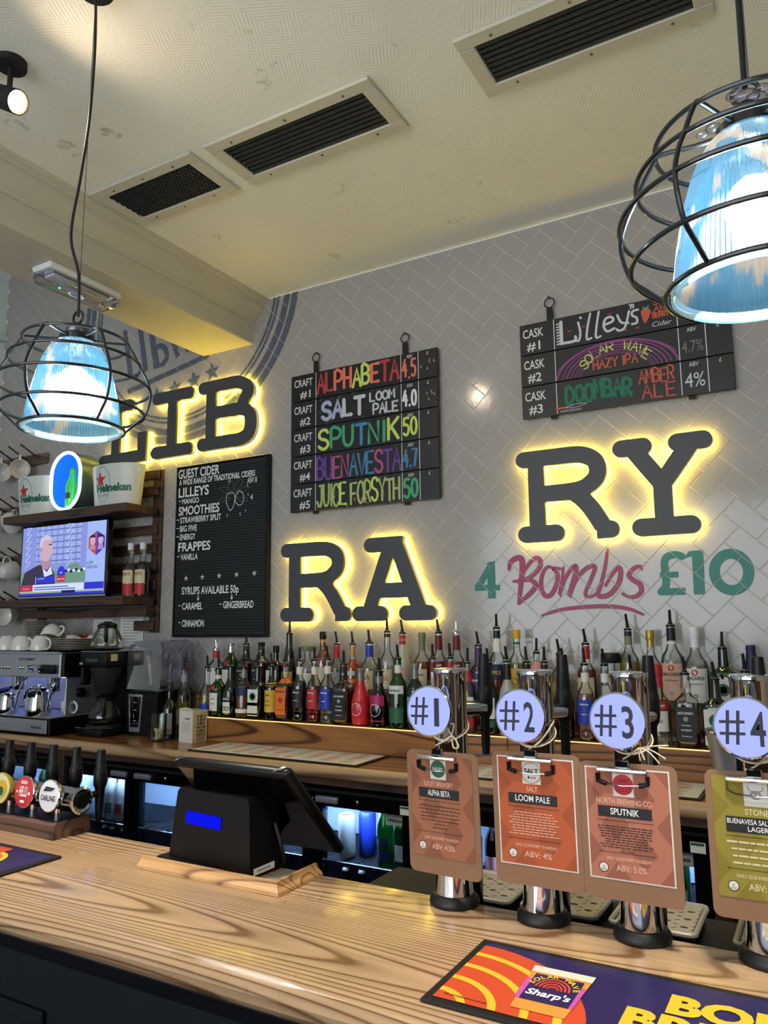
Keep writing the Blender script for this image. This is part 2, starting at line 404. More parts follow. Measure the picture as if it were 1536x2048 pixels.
def cyl_fn(cx, cy, r, z0):
    """map (u,v) on a label facing -y around a vertical cylinder"""
    return lambda p: (cx+r*math.sin(p[0]/r), cy-r*math.cos(p[0]/r), z0+p[1])
# ------------------------------------------------------------------ the room
def ceiling_material():
    m, nt, b = new_mat('ceiling_paper'); N = nt.nodes.new; Lk = nt.links.new
    tc = N('ShaderNodeTexCoord')
    # embossed lining paper: concentric angular figures per cell + leafy squiggles
    vo = N('ShaderNodeTexVoronoi'); vo.distance = 'MANHATTAN'; vo.inputs['Scale'].default_value = 5.5; vo.inputs['Randomness'].default_value = .35
    mp = N('ShaderNodeMapping'); mp.inputs['Rotation'].default_value = (0, 0, R(20)); Lk(tc.outputs['Object'], mp.inputs[0]); Lk(mp.outputs[0], vo.inputs['Vector'])
    mu = N('ShaderNodeMath'); mu.operation = 'MULTIPLY'; mu.inputs[1].default_value = 75; Lk(vo.outputs['Distance'], mu.inputs[0])
    sn = N('ShaderNodeMath'); sn.operation = 'SINE'; Lk(mu.outputs[0], sn.inputs[0])
    n1 = N('ShaderNodeTexNoise'); n1.inputs['Scale'].default_value = 4; n1.inputs['Detail'].default_value = 2; Lk(tc.outputs['Object'], n1.inputs['Vector'])
    st = N('ShaderNodeMapRange'); st.inputs[1].default_value = .45; st.inputs[2].default_value = .62; Lk(n1.outputs['Fac'], st.inputs[0])
    pa = N('ShaderNodeMath'); pa.operation = 'MULTIPLY'; Lk(sn.outputs[0], pa.inputs[0]); Lk(st.outputs[0], pa.inputs[1])
    n2 = N('ShaderNodeTexNoise'); n2.inputs['Scale'].default_value = 38; n2.inputs['Detail'].default_value = 2; n2.inputs['Distortion'].default_value = 1.6; Lk(tc.outputs['Object'], n2.inputs['Vector'])
    ad = N('ShaderNodeMath'); ad.operation = 'MULTIPLY_ADD'; ad.inputs[1].default_value = 2.4; Lk(n2.outputs['Fac'], ad.inputs[0]); Lk(pa.outputs[0], ad.inputs[2])
    bp = N('ShaderNodeBump'); bp.inputs['Strength'].default_value = .13; bp.inputs['Distance'].default_value = .0035
    Lk(ad.outputs[0], bp.inputs['Height']); Lk(bp.outputs[0], b.inputs['Normal'])
    # nicotine stains and scuffs
    n3 = N('ShaderNodeTexNoise'); n3.inputs['Scale'].default_value = 5.2; n3.inputs['Detail'].default_value = 6; n3.inputs['Roughness'].default_value = .7; Lk(tc.outputs['Object'], n3.inputs['Vector'])
    rp = N('ShaderNodeValToRGB'); e = rp.color_ramp.elements
    e[0].position = .28; e[0].color = (*lin((168, 162, 142)), 1); e[1].position = .37; e[1].color = (*lin((244, 242, 230)), 1)
    Lk(n3.outputs['Fac'], rp.inputs[0]); Lk(rp.outputs[0], b.inputs['Base Color']); b.inputs['Roughness'].default_value = .62
ceiling_material()
ZCEIL = 3.322
MB('ceiling_paper').box(-2.6, 3.0, -6.6, .1, ZCEIL, ZCEIL+.1).build('ceiling', kind='structure', smooth=0, origin=False)
MB('paint_cream').box(-4.75, -2.6, -6.6, .1, 4.3, 4.4).build('ceiling', kind='structure', smooth=0, origin=False)
wood('floor_wood', (52, 38, 28), (96, 72, 52), sx=.6, sy=8, rings=10, rough=.5)
MB('floor_wood').box(-4.75, 3.0, -6.6, .1, -.1, 0).build('floor', kind='structure', smooth=0, origin=False)
MB('paint_pale').box(-4.75, -4.62, -6.6, 0, 0, 4.3).build('wall_left', kind='structure', smooth=0, origin=False)
MB('paint_pale').rbox(-4.62, -4.585, -2.5, -.002, 3.52, 3.56, .008).build('trim_1', kind='structure', origin=False)
MB('paint_cream').box(3.0, 3.1, -6.6, .1, 0, ZCEIL).build('wall_right', kind='structure', smooth=0, origin=False)
wf = MB('panel_dark'); wf.box(-4.75, 3, -6.7, -6.6, 0, .75); wf.use('paint_cream').box(-4.75, 3, -6.7, -6.6, 3.05, 4.3)
for a, b in ((-4.75, -3.95), (-2.45, -2.25), (-.75, -.55), (.75, 3.0)): wf.box(a, b, -6.7, -6.6, .75, 3.05)
wf.build('wall_front', kind='structure', smooth=0, origin=False)
wall = MB('grout').box(-4.75, 3.0, -.0088, .1, 0, 4.3).build('wall_back', kind='structure', smooth=0, origin=False)
# dropped beam left of the bar, with its moulded cornice
MB('paint_cream').rbox(-2.845, -2.49, -5.5, -.005, 3.09, 3.6, .006, 1).build('beam', kind='structure', origin=False)
cor = [(-2.49, 3.205), (-2.482, 3.205), (-2.478, 3.222), (-2.468, 3.226), (-2.462, 3.24), (-2.445, 3.256), (-2.432, 3.276), (-2.430, 3.288), (-2.418, 3.291), (-2.414, 3.302), (-2.402, 3.306), (-2.398, 3.322), (-2.49, 3.322)]
MB('paint_cream').prism([(x, z) for x, z in cor], 5.48, plane_M((0, -.014, 0), (1, 0, 0), (0, 0, 1))).build('trim_2', kind='structure', origin=False, smooth=50)
MB('white').tube([(-2.39, -.012, ZCEIL-.004), (3, -.012, ZCEIL-.004)], .004, 6).build('trim_3', kind='structure', origin=False)

# herringbone metro tiles, 150 x 75 mm, laid at 45 degrees
TW = .075; A0 = 8.19; B0 = 31.94; Q = math.sqrt(.5)
def ab2xz(a, b): a = (a+A0)*TW; b = (b+B0)*TW; return ((a-b)*Q, (a+b)*Q)
def xz2ab(x, z): return ((x+z)*Q/TW-A0, (z-x)*Q/TW-B0)
def tile_mesh():
    mb = MB('tile'); L, H, T, g, bv = .15, .075, .0085, .0010, .0014
    x, y = L/2-g, H/2-g
    mb.add([(-x, 0, -y), (x, 0, -y), (x, 0, y), (-x, 0, y),
            (-x, -T+bv, -y), (x, -T+bv, -y), (x, -T+bv, y), (-x, -T+bv, y),
            (-x+bv, -T, -y+bv), (x-bv, -T, -y+bv), (x-bv, -T, y-bv), (-x+bv, -T, y-bv)],
           [(0, 1, 5, 4), (1, 2, 6, 5), (2, 3, 7, 6), (3, 0, 4, 7), (4, 5, 9, 8), (5, 6, 10, 9), (6, 7, 11, 10), (7, 4, 8, 11), (8, 9, 10, 11)])
    me = bpy.data.meshes.new('tile'); me.from_pydata(mb.v, [], mb.f); me.materials.append(MATS['tile']); me.update()
    return me, mb
_cm = S.camera.matrix_world.inverted()
def proj(x, y, z):
    p = _cm @ Vector((x, y, z)); return (768+1532.8*p.x/-p.z, 1024-1532.8*p.y/-p.z) if p.z < 0 else (-9999, -9999)
def build_tiles():
    me, mb = tile_mesh(); tiles = []
    covered = [(-2.12, -1.52, 2.28, 2.75), (-.93, -.33, 2.57, 2.77), (-2.88, -2.46, 1.69, 2.38), (-2.76, -2.58, 3.2, 5)]
    for i in range(-90, 60):
        for j in range(-60, 60):
            k = (i-j) % 4
            if k == 0: c = ab2xz(i+.5, j+1); rot = 0
            elif k == 1: c = ab2xz(i+1, j+.5); rot = 1
            else: continue
            x, z = c
            if x < -4.63 or x > 1.7 or z < 1.05 or z > (3.42 if x > -2.5 else 4.2): continue
            px, py = proj(x, 0, z)
            if px < -60 or py < 300-(px > 1536)*900 or py > 1520+(px > 1536)*300: continue
            if any(a < x < b and c0 < z < d for a, b, c0, d in covered): continue
            d = (Vector((x, 0, z))-Vector((0, -3, 1.63))); size = 3/d.length**3
            if px > 1570: size *= .01
            if z < 1.42: size *= .2            # mostly behind the bottles
            if z > 3.28 and x > -2.5: size *= .5
            tiles.append((size, x, z, rot))
    tiles.sort(reverse=True); rnd = random.Random(3)
    rest = MB('tile')
    for n, (sz, x, z, rot) in enumerate(tiles):
        ang = R(-45) if rot else R(45)
        M = Matrix.Translation((x, -.002, z)) @ Matrix.Rotation(ang, 4, 'Y') @ Matrix.Rotation(rnd.uniform(-.004, .004), 4, 'X') @ Matrix.Rotation(rnd.uniform(-.003, .003), 4, 'Z')
        if n < 300:
            o = bpy.data.objects.new('tile', me); COL.objects.link(o); o.parent = wall; o.matrix_local = M
        else: rest.add(mb.v, mb.f, M)
    rest.build('tiling', wall, smooth=0, kind='stuff')
build_tiles()
def clip_poly(poly, ax, lim, keep_less):
    o = []; n = len(poly)
    for i in range(n):
        p, q = poly[i], poly[(i+1) % n]
        ip = (p[ax] <= lim) == keep_less; iq = (q[ax] <= lim) == keep_less
        if ip: o.append(p)
        if ip != iq:
            t = (lim-p[ax])/(q[ax]-p[ax]); o.append((p[0]+(q[0]-p[0])*t, p[1]+(q[1]-p[1])*t))
    return o
def on_tiles(src, inset=.02, y=-.0122):
    """cut flat artwork (MB with local x,z in v[0],v[2]) along the tile joints so it sits on the tile faces only"""
    out = MB(src.mats[0]); out.mats = list(src.mats)
    for f, m in zip(src.f, src.fm):
        out.c = m; pol = [xz2ab(src.v[i][0], src.v[i][2]) for i in f]
        i0 = math.floor(min(p[0] for p in pol))-2; i1 = math.floor(max(p[0] for p in pol))+1
        j0 = math.floor(min(p[1] for p in pol))-2; j1 = math.floor(max(p[1] for p in pol))+1
        for i in range(i0, i1+1):
            for j in range(j0, j1+1):
                k = (i-j) % 4
                if k > 1: continue
                w, h = (1, 2) if k == 0 else (2, 1)
                q = pol
                for ax, lim, less in ((0, i+inset, False), (0, i+w-inset, True), (1, j+inset, False), (1, j+h-inset, True)):
                    q = clip_poly(q, ax, lim, less)
                    if len(q) < 3: break
                if len(q) >= 3:
                    dy = src.v[f[0]][1]; out.add([(*(lambda t: (t[0], y+dy, t[1]))(ab2xz(*p)),) for p in q], [tuple(range(len(q)))])
    return out

# painted circular emblem on the tiles behind the first letters
def emblem():
    cx, cz = -3.006, 3.438; M = wall_M(cx, 0, cz); mb = MB('paint_slate')
    for r, w in ((.792, .036), (.742, .036), (.690, .013), (.665, .013)):
        ribbon(mb, circ(0, 0, r, 97, R(-205), R(25)), w, M, False)
    W0 = wall_M(0, 0, 0)
    for pts, w in (([(-3.466, 3.37), (-3.403, 3.08), (-3.335, 3.066)], .031), ([(-3.345, 3.39), (-3.279, 3.08)], .037), ([(-3.258, 3.36), (-3.193, 3.094), (-3.135, 3.106)], .035),
                   (smoothline([(-3.145, 3.102), (-3.116, 3.135), (-3.132, 3.19), (-3.17, 3.214), (-3.222, 3.206)], 4), .033), ([(-3.09, 3.27), (-3.030, 3.125)], .033), ([(-3.075, 3.24), (-2.995, 3.21), (-2.948, 3.142)], .033),
                   ([(-3.42, 2.984), (-2.80, 3.090)], .030)): ribbon(mb, pts, w, W0, False)
    for x, z in ((-2.905, 2.964), (-2.773, 2.990), (-3.045, 2.945), (-3.18, 2.92)):
        st = [(x+(.055 if k % 2 == 0 else .023)*math.sin(k*PI/5-.15), z+(.055 if k % 2 == 0 else .023)*math.cos(k*PI/5-.15)) for k in range(10)]
        for k in range(10): mb.flat([(x, z), st[(k+1) % 10], st[k]], W0)
    on_tiles(mb).build('painted_emblem', label='large slate grey circular emblem painted on the tiles behind the first glowing letters', cat='painted sign', smooth=0)
emblem()

# painted offer on the tiles
def painted_offer():
    M = wall_M(0, 0, 0)
    root = thing('painted_offer', (-.74, -.0122, 1.66), 'hand-painted teal and magenta price offer on the tiles above the bottles', 'painted sign')
    def part(fn):
        mb = MB('paint_teal'); fn(mb); on_tiles(mb).build('lettering', root, smooth=0)
    def four(mb):
        P = [(-1.278, 1.773), (-1.278, 1.798), (-1.207, 1.892), (-1.186, 1.892), (-1.186, 1.791), (-1.166, 1.791), (-1.166, 1.770), (-1.186, 1.770), (-1.186, 1.737), (-1.22, 1.737), (-1.22, 1.770)]
        mb.flat([(-1.22, 1.737), (-1.186, 1.737), (-1.186, 1.892), (-1.22, 1.886)], M); mb.flat([(-1.278, 1.770), (-1.166, 1.770), (-1.166, 1.792), (-1.278, 1.796)], M @ Matrix.Translation((0, 0, .0002)))
        mb.flat([(-1.278, 1.790), (-1.245, 1.790), (-1.196, 1.858), (-1.207, 1.892)], M @ Matrix.Translation((0, 0, .0004)))
    part(four)
    def ten(mb):
        mb.flat([(-.419, 1.731), (-.381, 1.731), (-.377, 1.891), (-.409, 1.891), (-.417, 1.886)], M); mb.flat([(-.445, 1.865), (-.410, 1.872), (-.410, 1.891), (-.428, 1.889)], M @ Matrix.Translation((0, 0, .0002)))
        ribbon(mb, circ(-.289, 1.808, .056, 40, 0, 2*PI+.05, ry=.065), .036, M, False)
        ribbon(mb, smoothline([(-.452, 1.872), (-.475, 1.880), (-.505, 1.872), (-.515, 1.846), (-.512, 1.80), (-.515, 1.765), (-.533, 1.744)], 4), .027, M)
        ribbon(mb, [(-.535, 1.744), (-.447, 1.744)], .026, M, False); ribbon(mb, [(-.533, 1.806), (-.468, 1.806)], .022, M, False)
    part(ten)
    def bombs(mb):
        mb.use('paint_magenta'); fat = lambda t: .7+.5*math.sin(PI*t)
        for pts, w in (([(-1.124, 1.855), (-1.118, 1.880), (-1.1, 1.895), (-1.075, 1.898), (-1.066, 1.877), (-1.071, 1.82), (-1.080, 1.76), (-1.086, 1.714)], .021),
                       ([(-1.087, 1.80), (-1.046, 1.863), (-1.011, 1.894), (-.99, 1.883), (-.996, 1.853), (-1.03, 1.822), (-1.07, 1.806), (-1.106, 1.804)], .017),
                       ([(-1.07, 1.806), (-1.035, 1.806), (-1.012, 1.787), (-1.03, 1.76), (-1.06, 1.735), (-1.086, 1.714)], .018),
                       ([(-.938, 1.85), (-.962, 1.856), (-.985, 1.825), (-.991, 1.775), (-.975, 1.742), (-.95, 1.747), (-.928, 1.786), (-.922, 1.826), (-.938, 1.85), (-.905, 1.846)], .016),
                       ([(-.897, 1.851), (-.905, 1.80), (-.918, 1.744), (-.893, 1.805), (-.86, 1.85), (-.845, 1.848), (-.862, 1.79), (-.880, 1.737), (-.851, 1.799), (-.805, 1.844), (-.772, 1.848), (-.79, 1.80), (-.815, 1.745), (-.795, 1.733), (-.762, 1.752)], .0155),
                       ([(-.720, 1.911), (-.735, 1.84), (-.752, 1.78), (-.766, 1.742), (-.749, 1.733), (-.715, 1.745), (-.684, 1.785), (-.675, 1.825), (-.682, 1.842), (-.705, 1.82), (-.735, 1.775)], .0165),
                       ([(-.597, 1.832), (-.603, 1.842), (-.625, 1.836), (-.645, 1.812), (-.632, 1.793), (-.607, 1.775), (-.603, 1.75), (-.62, 1.732), (-.645, 1.728), (-.672, 1.741)], .0165),
                       ([(-.991, 1.664), (-.904, 1.687), (-.762, 1.696), (-.664, 1.687), (-.601, 1.662)], .014)):
            ribbon(mb, smoothline(pts, 5), w, M, True, fat)
    part(bombs)
painted_offer()

# ceiling grilles
def vent(x0, x1, label, kind):
    y0, y1 = -1.10, -.921; z = ZCEIL; f = .05
    root = thing('ceiling_vent', ((x0+x1)/2, (y0+y1)/2, z-.012), label, 'vent', 'grilles in the ceiling above the bar')
    mb = MB('vent_frame')
    for a, b, c, d in ((x0-f, x1+f, y0-f, y0), (x0-f, x1+f, y1, y1+f), (x0-f, x0, y0, y1), (x1, x1+f, y0, y1)): mb.rbox(a, b, c, d, z-.012, z-.0005, .003, 1)
    mb.build('frame', root)
    mb = MB('steel_dark')
    for a in (x0+.06, (x0+x1)/2, x1-.06):
        for b in (y0-.022, y1+.022): mb.lathe([(.005, 0), (.004, .002)], 8, Matrix.Translation((a, b, z-.0142)))
    mb.build('screws', root, kind='stuff')
    MB('vent_dark').box(x0, x1, y0, y1, z-.0015, z-.0005).build('backing', root, smooth=0)
    if kind == 'slat':
        for k in range(8):
            y = y0+(k+.5)*(y1-y0)/8
            M = Matrix.Translation(((x0+x1)/2, y, z-.006)) @ Matrix.Rotation(R(-18), 4, 'X')
            MB('vent_slat').box(-(x1-x0)/2, (x1-x0)/2, -.0062, .0062, -.0007, .0007, M).build('slat', root, smooth=0)
    else:
        mb = MB('vent_slat'); d = .016; n = int((x1-x0)/d); m = int((y1-y0)/(d*.866))
        for j in range(m+1):
            for i in range(n+1):
                cx = x0+(i+(j % 2)*.5)*d; cy = y0+j*d*.866
                for a in (30, 90, 150):
                    p = (cx+.0092*math.cos(R(a)), cy+.0092*math.sin(R(a))); q = (cx+.0092*math.cos(R(a+60)), cy+.0092*math.sin(R(a+60)))
                    if x0 < p[0] < x1 and y0 < p[1] < y1 and x0 < q[0] < x1 and y0 < q[1] < y1:
                        dx, dy = q[0]-p[0], q[1]-p[1]; l = math.hypot(dx, dy); nx, ny = -dy/l*.0014, dx/l*.0014
                        mb.add([(p[0]+nx, p[1]+ny, z-.009), (q[0]+nx, q[1]+ny, z-.009), (q[0]-nx, q[1]-ny, z-.009), (p[0]-nx, p[1]-ny, z-.009),
                                (p[0]+nx, p[1]+ny, z-.002), (q[0]+nx, q[1]+ny, z-.002), (q[0]-nx, q[1]-ny, z-.002), (p[0]-nx, p[1]-ny, z-.002)], [(0, 1, 2, 3), (0, 4, 5, 1), (2, 6, 7, 3), (1, 5, 6, 2), (3, 7, 4, 0)])
        mb.build('honeycomb_grille', root, smooth=0)
vent(-2.333, -1.902, 'square honeycomb ceiling grille in a cream frame beside the cornice', 'hex')
vent(-1.741, -1.156, 'slatted black ceiling vent in a cream frame, between the honeycomb grille and the other vent', 'slat')
vent(-.769, -.188, 'slatted black ceiling vent in a cream frame, above the cask ale board', 'slat')

# bulkhead emergency light under the beam
def bulkhead():
    x0, x1, y0, y1 = -2.70, -2.58, -1.16, -.80; z = 3.09
    root = thing('emergency_light', ((x0+x1)/2, (y0+y1)/2, z-.075), 'long clear plastic emergency light fixed under the cream beam', 'light')
    MB('white').rbox(x0, x1, y0, y1, z-.028, z-.0005, .006).build('base', root)
    MB('acrylic').rbox(x0+.004, x1-.004, y0+.004, y1-.004, z-.075, z-.029, .016, 3).build('diffuser', root)
    MB('white').rbox(x0+.03, x1-.03, y0+.04, y1-.04, z-.042, z-.0285, .004).build('reflector_tray', root)
    pm('led_green', (40, 220, 140), .4, em=(60, 255, 170), es=6)
    MB('led_green').sphere((x0+.02, y0+.12, z-.05), .004, 8, 6).build('indicator', root)
    for yy in (y0+.012, y1-.012):
        MB('cap_silver').rbox(x0-.006, x0+.012, yy-.012, yy+.012, z-.045, z-.012, .004).build('clip', root)
bulkhead()

# ceiling spotlights (one in view at the left, the rest of the run over the customers' side)
def spotlight(x, y, aim, label, e):
    root = thing('ceiling_spotlight', (x, y, ZCEIL-.02), label, 'spotlight', 'ceiling spotlights')
    MB('black_matt').lathe([(.045, -.001), (.045, .018)], 24, Matrix.Translation((x, y, ZCEIL-.019))).build('ceiling_plate', root)
    MB('black_matt').tube([(x, y, ZCEIL-.02), (x, y, ZCEIL-.075), (x, y, ZCEIL-.11)], .008).build('arm', root)
    d = Vector(aim).normalized(); p = Vector((x, y, ZCEIL-.125)); M = Matrix.Translation(p) @ d.to_track_quat('Z', 'Y').to_matrix().to_4x4()
    MB('black_matt').lathe([(.012, -.07), (.028, -.068), (.034, -.05), (.036, .045), (.033, .046), (.031, .02), (.001, .02)], 24, M, caps=False).build('head', root)
    MB('spot_glow').lathe([(.0005, .043), (.030, .041), (.031, .03)], 24, M, caps=False).build('lens', root)
    l = lamp('spot_lamp', 'SPOT', p+d*.06-WL[root.name], e, (1, .80, .56), .03, spot=168, parent=root)
    l.rotation_euler = d.to_track_quat('-Z', 'Y').to_euler()
spotlight(-2.000, -1.745, (.80, .10, -.45), 'black ceiling spotlight glowing warm beside the hanging pendant cable', 11)
spotlight(-1.1, -4.3, (-.1, .8, -.6), 'black ceiling spotlight out of view above the customers, nearer the till', 8)
spotlight(.5, -4.2, (-.25, .8, -.6), 'black ceiling spotlight out of view above the customers, nearer the clipboards', 8)
# ------------------------------------------------------------------ bar counter (customer side)
ZB = 1.1
def bar_counter():
    root = thing('bar_counter', (-1.8, -1.78, 0), 'long varnished oak bar counter with a dark painted front', 'bar')
    prof = [(-1.553, 1.045), (-1.553, 1.096), (-1.557, 1.1), (-1.975, 1.1), (-1.992, 1.0965), (-2.004, 1.088), (-2.010, 1.076), (-2.008, 1.062), (-1.998, 1.05), (-1.982, 1.044), (-1.95, 1.042)]
    MB('wood_bar').prism(prof, 5.6, plane_M((-4.6, 0, 0), (0, 1, 0), (0, 0, 1))).build('worktop', root, smooth=30)
    fp = [(-1.60, 0), (-1.60, 1.042), (-1.955, 1.042), (-1.955, 1.022), (-1.945, 1.012), (-1.935, .995), (-1.925, .99), (-1.915, .975), (-1.915, 0)]
    MB('panel_dark').prism(fp[::-1] if False else fp, 5.6, plane_M((-4.6, 0, 0), (0, 1, 0), (0, 0, 1))).build('front_panel', root, smooth=30)
    for k in range(7):
        x = -4.5+k*.8
        mb = MB('panel_dark')
        for a, b, c, d in ((x, x+.7, .86, .885), (x, x+.7, .30, .325), (x, x+.025, .325, .86), (x+.675, x+.7, .325, .86)): mb.rbox(a, b, -1.927, -1.914, c, d, .004, 1)
        mb.build('panel_moulding', root)
bar_counter()
# ------------------------------------------------------------------ back counter, stepped bottle shelf
ZK = 1.122
def back_counter():
    root = thing('service_counter', (-1.9, -.3, 0), 'varnished wooden back counter with a rounded front edge below the bottles', 'counter')
    MB('wood_back').box(-4.6, 1.2, -.555, -.014, ZK-.045, ZK).build('worktop', root, smooth=0)
    nose = [(-.552, ZK-.048), (-.552, ZK), (-.566, ZK), (-.576, ZK-.004), (-.583, ZK-.012), (-.586, ZK-.024), (-.583, ZK-.036), (-.576, ZK-.044), (-.566, ZK-.048)]
    for a, b in ((-4.6, -3.27), (-3.268, -1.3), (-1.298, 1.2)):
        MB('wood_nose').prism(nose, b-a, plane_M((a, 0, 0), (0, 1, 0), (0, 0, 1))).build('edge_nosing', root, smooth=30)
    MB('wood_dark').box(-4.6, 1.2, -.545, -.50, ZK-.075, ZK-.0485).build('under_rail', root, smooth=0)
    MB('black_matt').box(-4.6, 1.2, -.06, -.014, 0, ZK-.05).build('back_panel', root, smooth=0)
    for a, b in ((-1.305, -1.268), (-.346, -.300), (-2.262, -2.178), (-3.182, -3.138)):
        MB('wood_post').rbox(a, b, -.545, -.45, 0, ZK-.076, .004, 1).build('support_post', root)
back_counter()
ZS = 1.226; ZT = 1.312
def bottle_shelf():
    root = thing('bottle_shelf', (-1.0, -.15, ZK), 'stepped wooden bottle shelf with a glowing edge, standing on the back counter', 'shelf')
    x0, x1 = -2.525, 1.0
    for a, b in ((x0, -1.045), (-1.043, -.05), (-.048, x1)):
        MB('wood_back').rbox(a, b, -.300, -.282, ZK+.0008, ZS-.002, .002, 1).build('front_board', root)
        MB('wood_back').rbox(a if a > x0 else -2.69, b, -.156, -.142, ZS+.0005, ZT-.0005, .002, 1).build('step_board', root)
    MB('wood_back').box(x0, x1, -.281, -.015, ZS-.018, ZS).build('lower_tread', root, smooth=0)
    MB('wood_back').box(-2.69, x1, -.156, -.015, ZT, ZT+.001).build('upper_tread', root, smooth=0)
    MB('wood_back').box(-2.69, x0-.001, -.156, -.142, ZK+.0008, ZS).build('step_foot', root, smooth=0)
    MB('wood_back').box(x0, x0+.018, -.281, -.015, ZK+.0008, ZS-.019).build('end_board', root, smooth=0)
    MB('shelf_led').box(x0, x1, -.2995, -.290, ZS-.0015, ZS+.0002).build('led_strip', root, smooth=0)
bottle_shelf()
pm('fridge_in', (176, 190, 208), .5); pm('handle_grey', (120, 124, 134), .35, .2); pm('cap_white', (224, 226, 226), .4)

def beer_bottle(x, y, z, glass, labels, label, cat='bottle', capm='cap_gold', h=.235, r=.031, name='beer_bottle', group=None):
    """labels: list of (z0, z1, halfwidth, material)"""
    root = thing(name, (x, y, z), label, cat, group); T = Matrix.Translation((x, y, z)); k = h/.235
    MB(glass).lathe([(r*.9, 0), (r, .006), (r, .125*k), (r*.93, .145*k), (r*.55, .175*k), (r*.42, .205*k), (r*.42, .226*k)], 18, T).build('glass', root)
    MB(capm).lathe([(r*.44, .226*k), (r*.48, .227*k), (r*.46, .234*k), (r*.36, .236*k)], 18, T).build('cap', root)
    for z0, z1, hw, m in labels:
        mb = MB(m); fn = cyl_fn(x, y, r+.0006, z); n = 8
        vs = [fn((-hw+2*hw*i/n, zz)) for zz in (z0*k, z1*k) for i in range(n+1)]
        mb.add(vs, [(i, i+1, n+2+i, n+1+i) for i in range(n)]); mb.build('paper_label', root)
    return root
def can(x, y, z, m, label, h=.155, r=.033):
    root = thing('drink_can', (x, y, z), label, 'can')
    T = Matrix.Translation((x, y, z))
    MB(m).lathe([(r*.8, 0), (r, .01), (r, h-.012), (r*.86, h-.001)], 20, T).build('body', root)
    MB('cap_silver').lathe([(r*.86, h-.001), (r*.88, h+.002), (r*.8, h-.002), (.001, h-.002)], 20, T, caps=False).build('lid', root)
    return root
def fridge(x0, doors, label, dim=1.0, stickers=()):
    wd = .43; x1 = x0+wd*doors; yb, yf = -.07, -.49
    root = thing('bottle_fridge', ((x0+x1)/2, -.3, 0), label, 'fridge', 'glass-door fridges under the back counter')
    mb = MB('black_matt')
    for a, b, c, d, e, f in ((x0, x0+.03, yf, yb, .02, 1.018), (x1-.03, x1, yf, yb, .02, 1.018), (x0+.03, x1-.03, yb-.02, yb, .02, 1.018), (x0+.03, x1-.03, yf, yb-.02, .02, .16), (x0+.03, x1-.03, yf, yb-.02, .985, 1.018)): mb.box(a, b, c, d, e, f)
    mb.build('cabinet', root, smooth=0)
    MB('fridge_in').box(x0+.031, x1-.031, yb-.024, yb-.021, .161, .984).build('inner_back', root, smooth=0)
    mb = MB('fridge_in'); mb.box(x0+.0305, x0+.033, yf+.01, yb-.025, .161, .984); mb.box(x1-.033, x1-.0305, yf+.01, yb-.025, .161, .984); mb.build('inner_sides', root, smooth=0)
    MB('fridge_led').box(x0+.05, x1-.05, yf+.02, yf+.032, .976, .984).build('led_strip', root, smooth=0)
    for z in (.762, .47):
        mb = MB('chrome'); mb.tube([(x0+.035, yf+.012, z), (x1-.035, yf+.012, z)], .0035, 6)
        mb.tube([(x0+.035, yb-.05, z), (x1-.035, yb-.05, z)], .0035, 6)
        n = int((x1-x0-.08)/.022)
        for k in range(n+1):
            x = x0+.04+k*(x1-x0-.08)/n; mb.tube([(x, yf+.012, z+.004), (x, yb-.05, z+.004)], .0015, 5)
        mb.build('wire_shelf', root)
        MB('black_matt').box(x0+.036, x1-.036, yf+.03, yb-.03, z-.010, z-.006).build('shading_plate', root, smooth=0)  # added plate, blocks the LED so the fridge below stays dark
    for k in range(doors):
        a, b = x0+k*wd+.003, x0+(k+1)*wd-.003; y0, y1 = -.53, -.493; g = .044
        d = MB('black_gloss')
        for p in ((a, a+g, .09, 1.012), (b-g, b, .09, 1.012), (a+g, b-g, .968, 1.012), (a+g, b-g, .09, .18)): d.rbox(p[0], p[1], y0, y1, p[2], p[3], .003, 1)
        door = d.build('door', root)
        MB('glass_door').box(a+g, b-g, -.512, -.510, .18, .968).build('pane', door, smooth=0)
        hl = a+.02 if k % 2 else b-.02-.1
        if doors == 1: hl = a+.02
        MB('handle_grey').rbox(hl, hl+.10, -.547, -.531, .982, 1.006, .006, 2).build('handle', door)
        lx = hl+.175 if (k % 2 or doors == 1) else hl-.075
        MB('chrome').lathe([(.009, 0), (.009, .004), (.006, .007), (.001, .007)], 14, Matrix.Translation((lx, -.530, .994)) @ Matrix.Rotation(R(90), 4, 'X')).build('lock', door)
        if k in stickers:
            M = wall_M(b-g-.075, -.5126, .928)
            mb = MB('label_grey').flat([(0, 0), (.073, 0), (.073, .037), (0, .037)], M)
            mb.use('label_black'); text(mb, 'rhino', .0365, .011, .013, Matrix.Translation((0, -.0004, 0)) @ M, width=.055, bold=.03); mb.build('maker_badge', door, smooth=0)
            mb = MB('label_white').flat([(0, 0), (.042, 0), (.042, .03), (0, .03)], wall_M(b-.05, -.5306, .972))
            mb.use('label_green').flat([(.002, .02), (.038, .02), (.038, .028), (.002, .028)], wall_M(b-.05, -.5310, .972)); mb.build('inspection_sticker', door, smooth=0)
    return root
fridge(-4.05, 2, 'black glass-door bottle fridge below the coffee machine')
fridge(-3.13, 2, 'black glass-door bottle fridge between the lager font and the till', stickers=())
fridge(-2.17, 2, 'black glass-door bottle fridge partly hidden by the till screen', stickers=(1,))
fridge(-1.21, 2, 'black glass-door bottle fridge behind the clipboards', stickers=(1,))
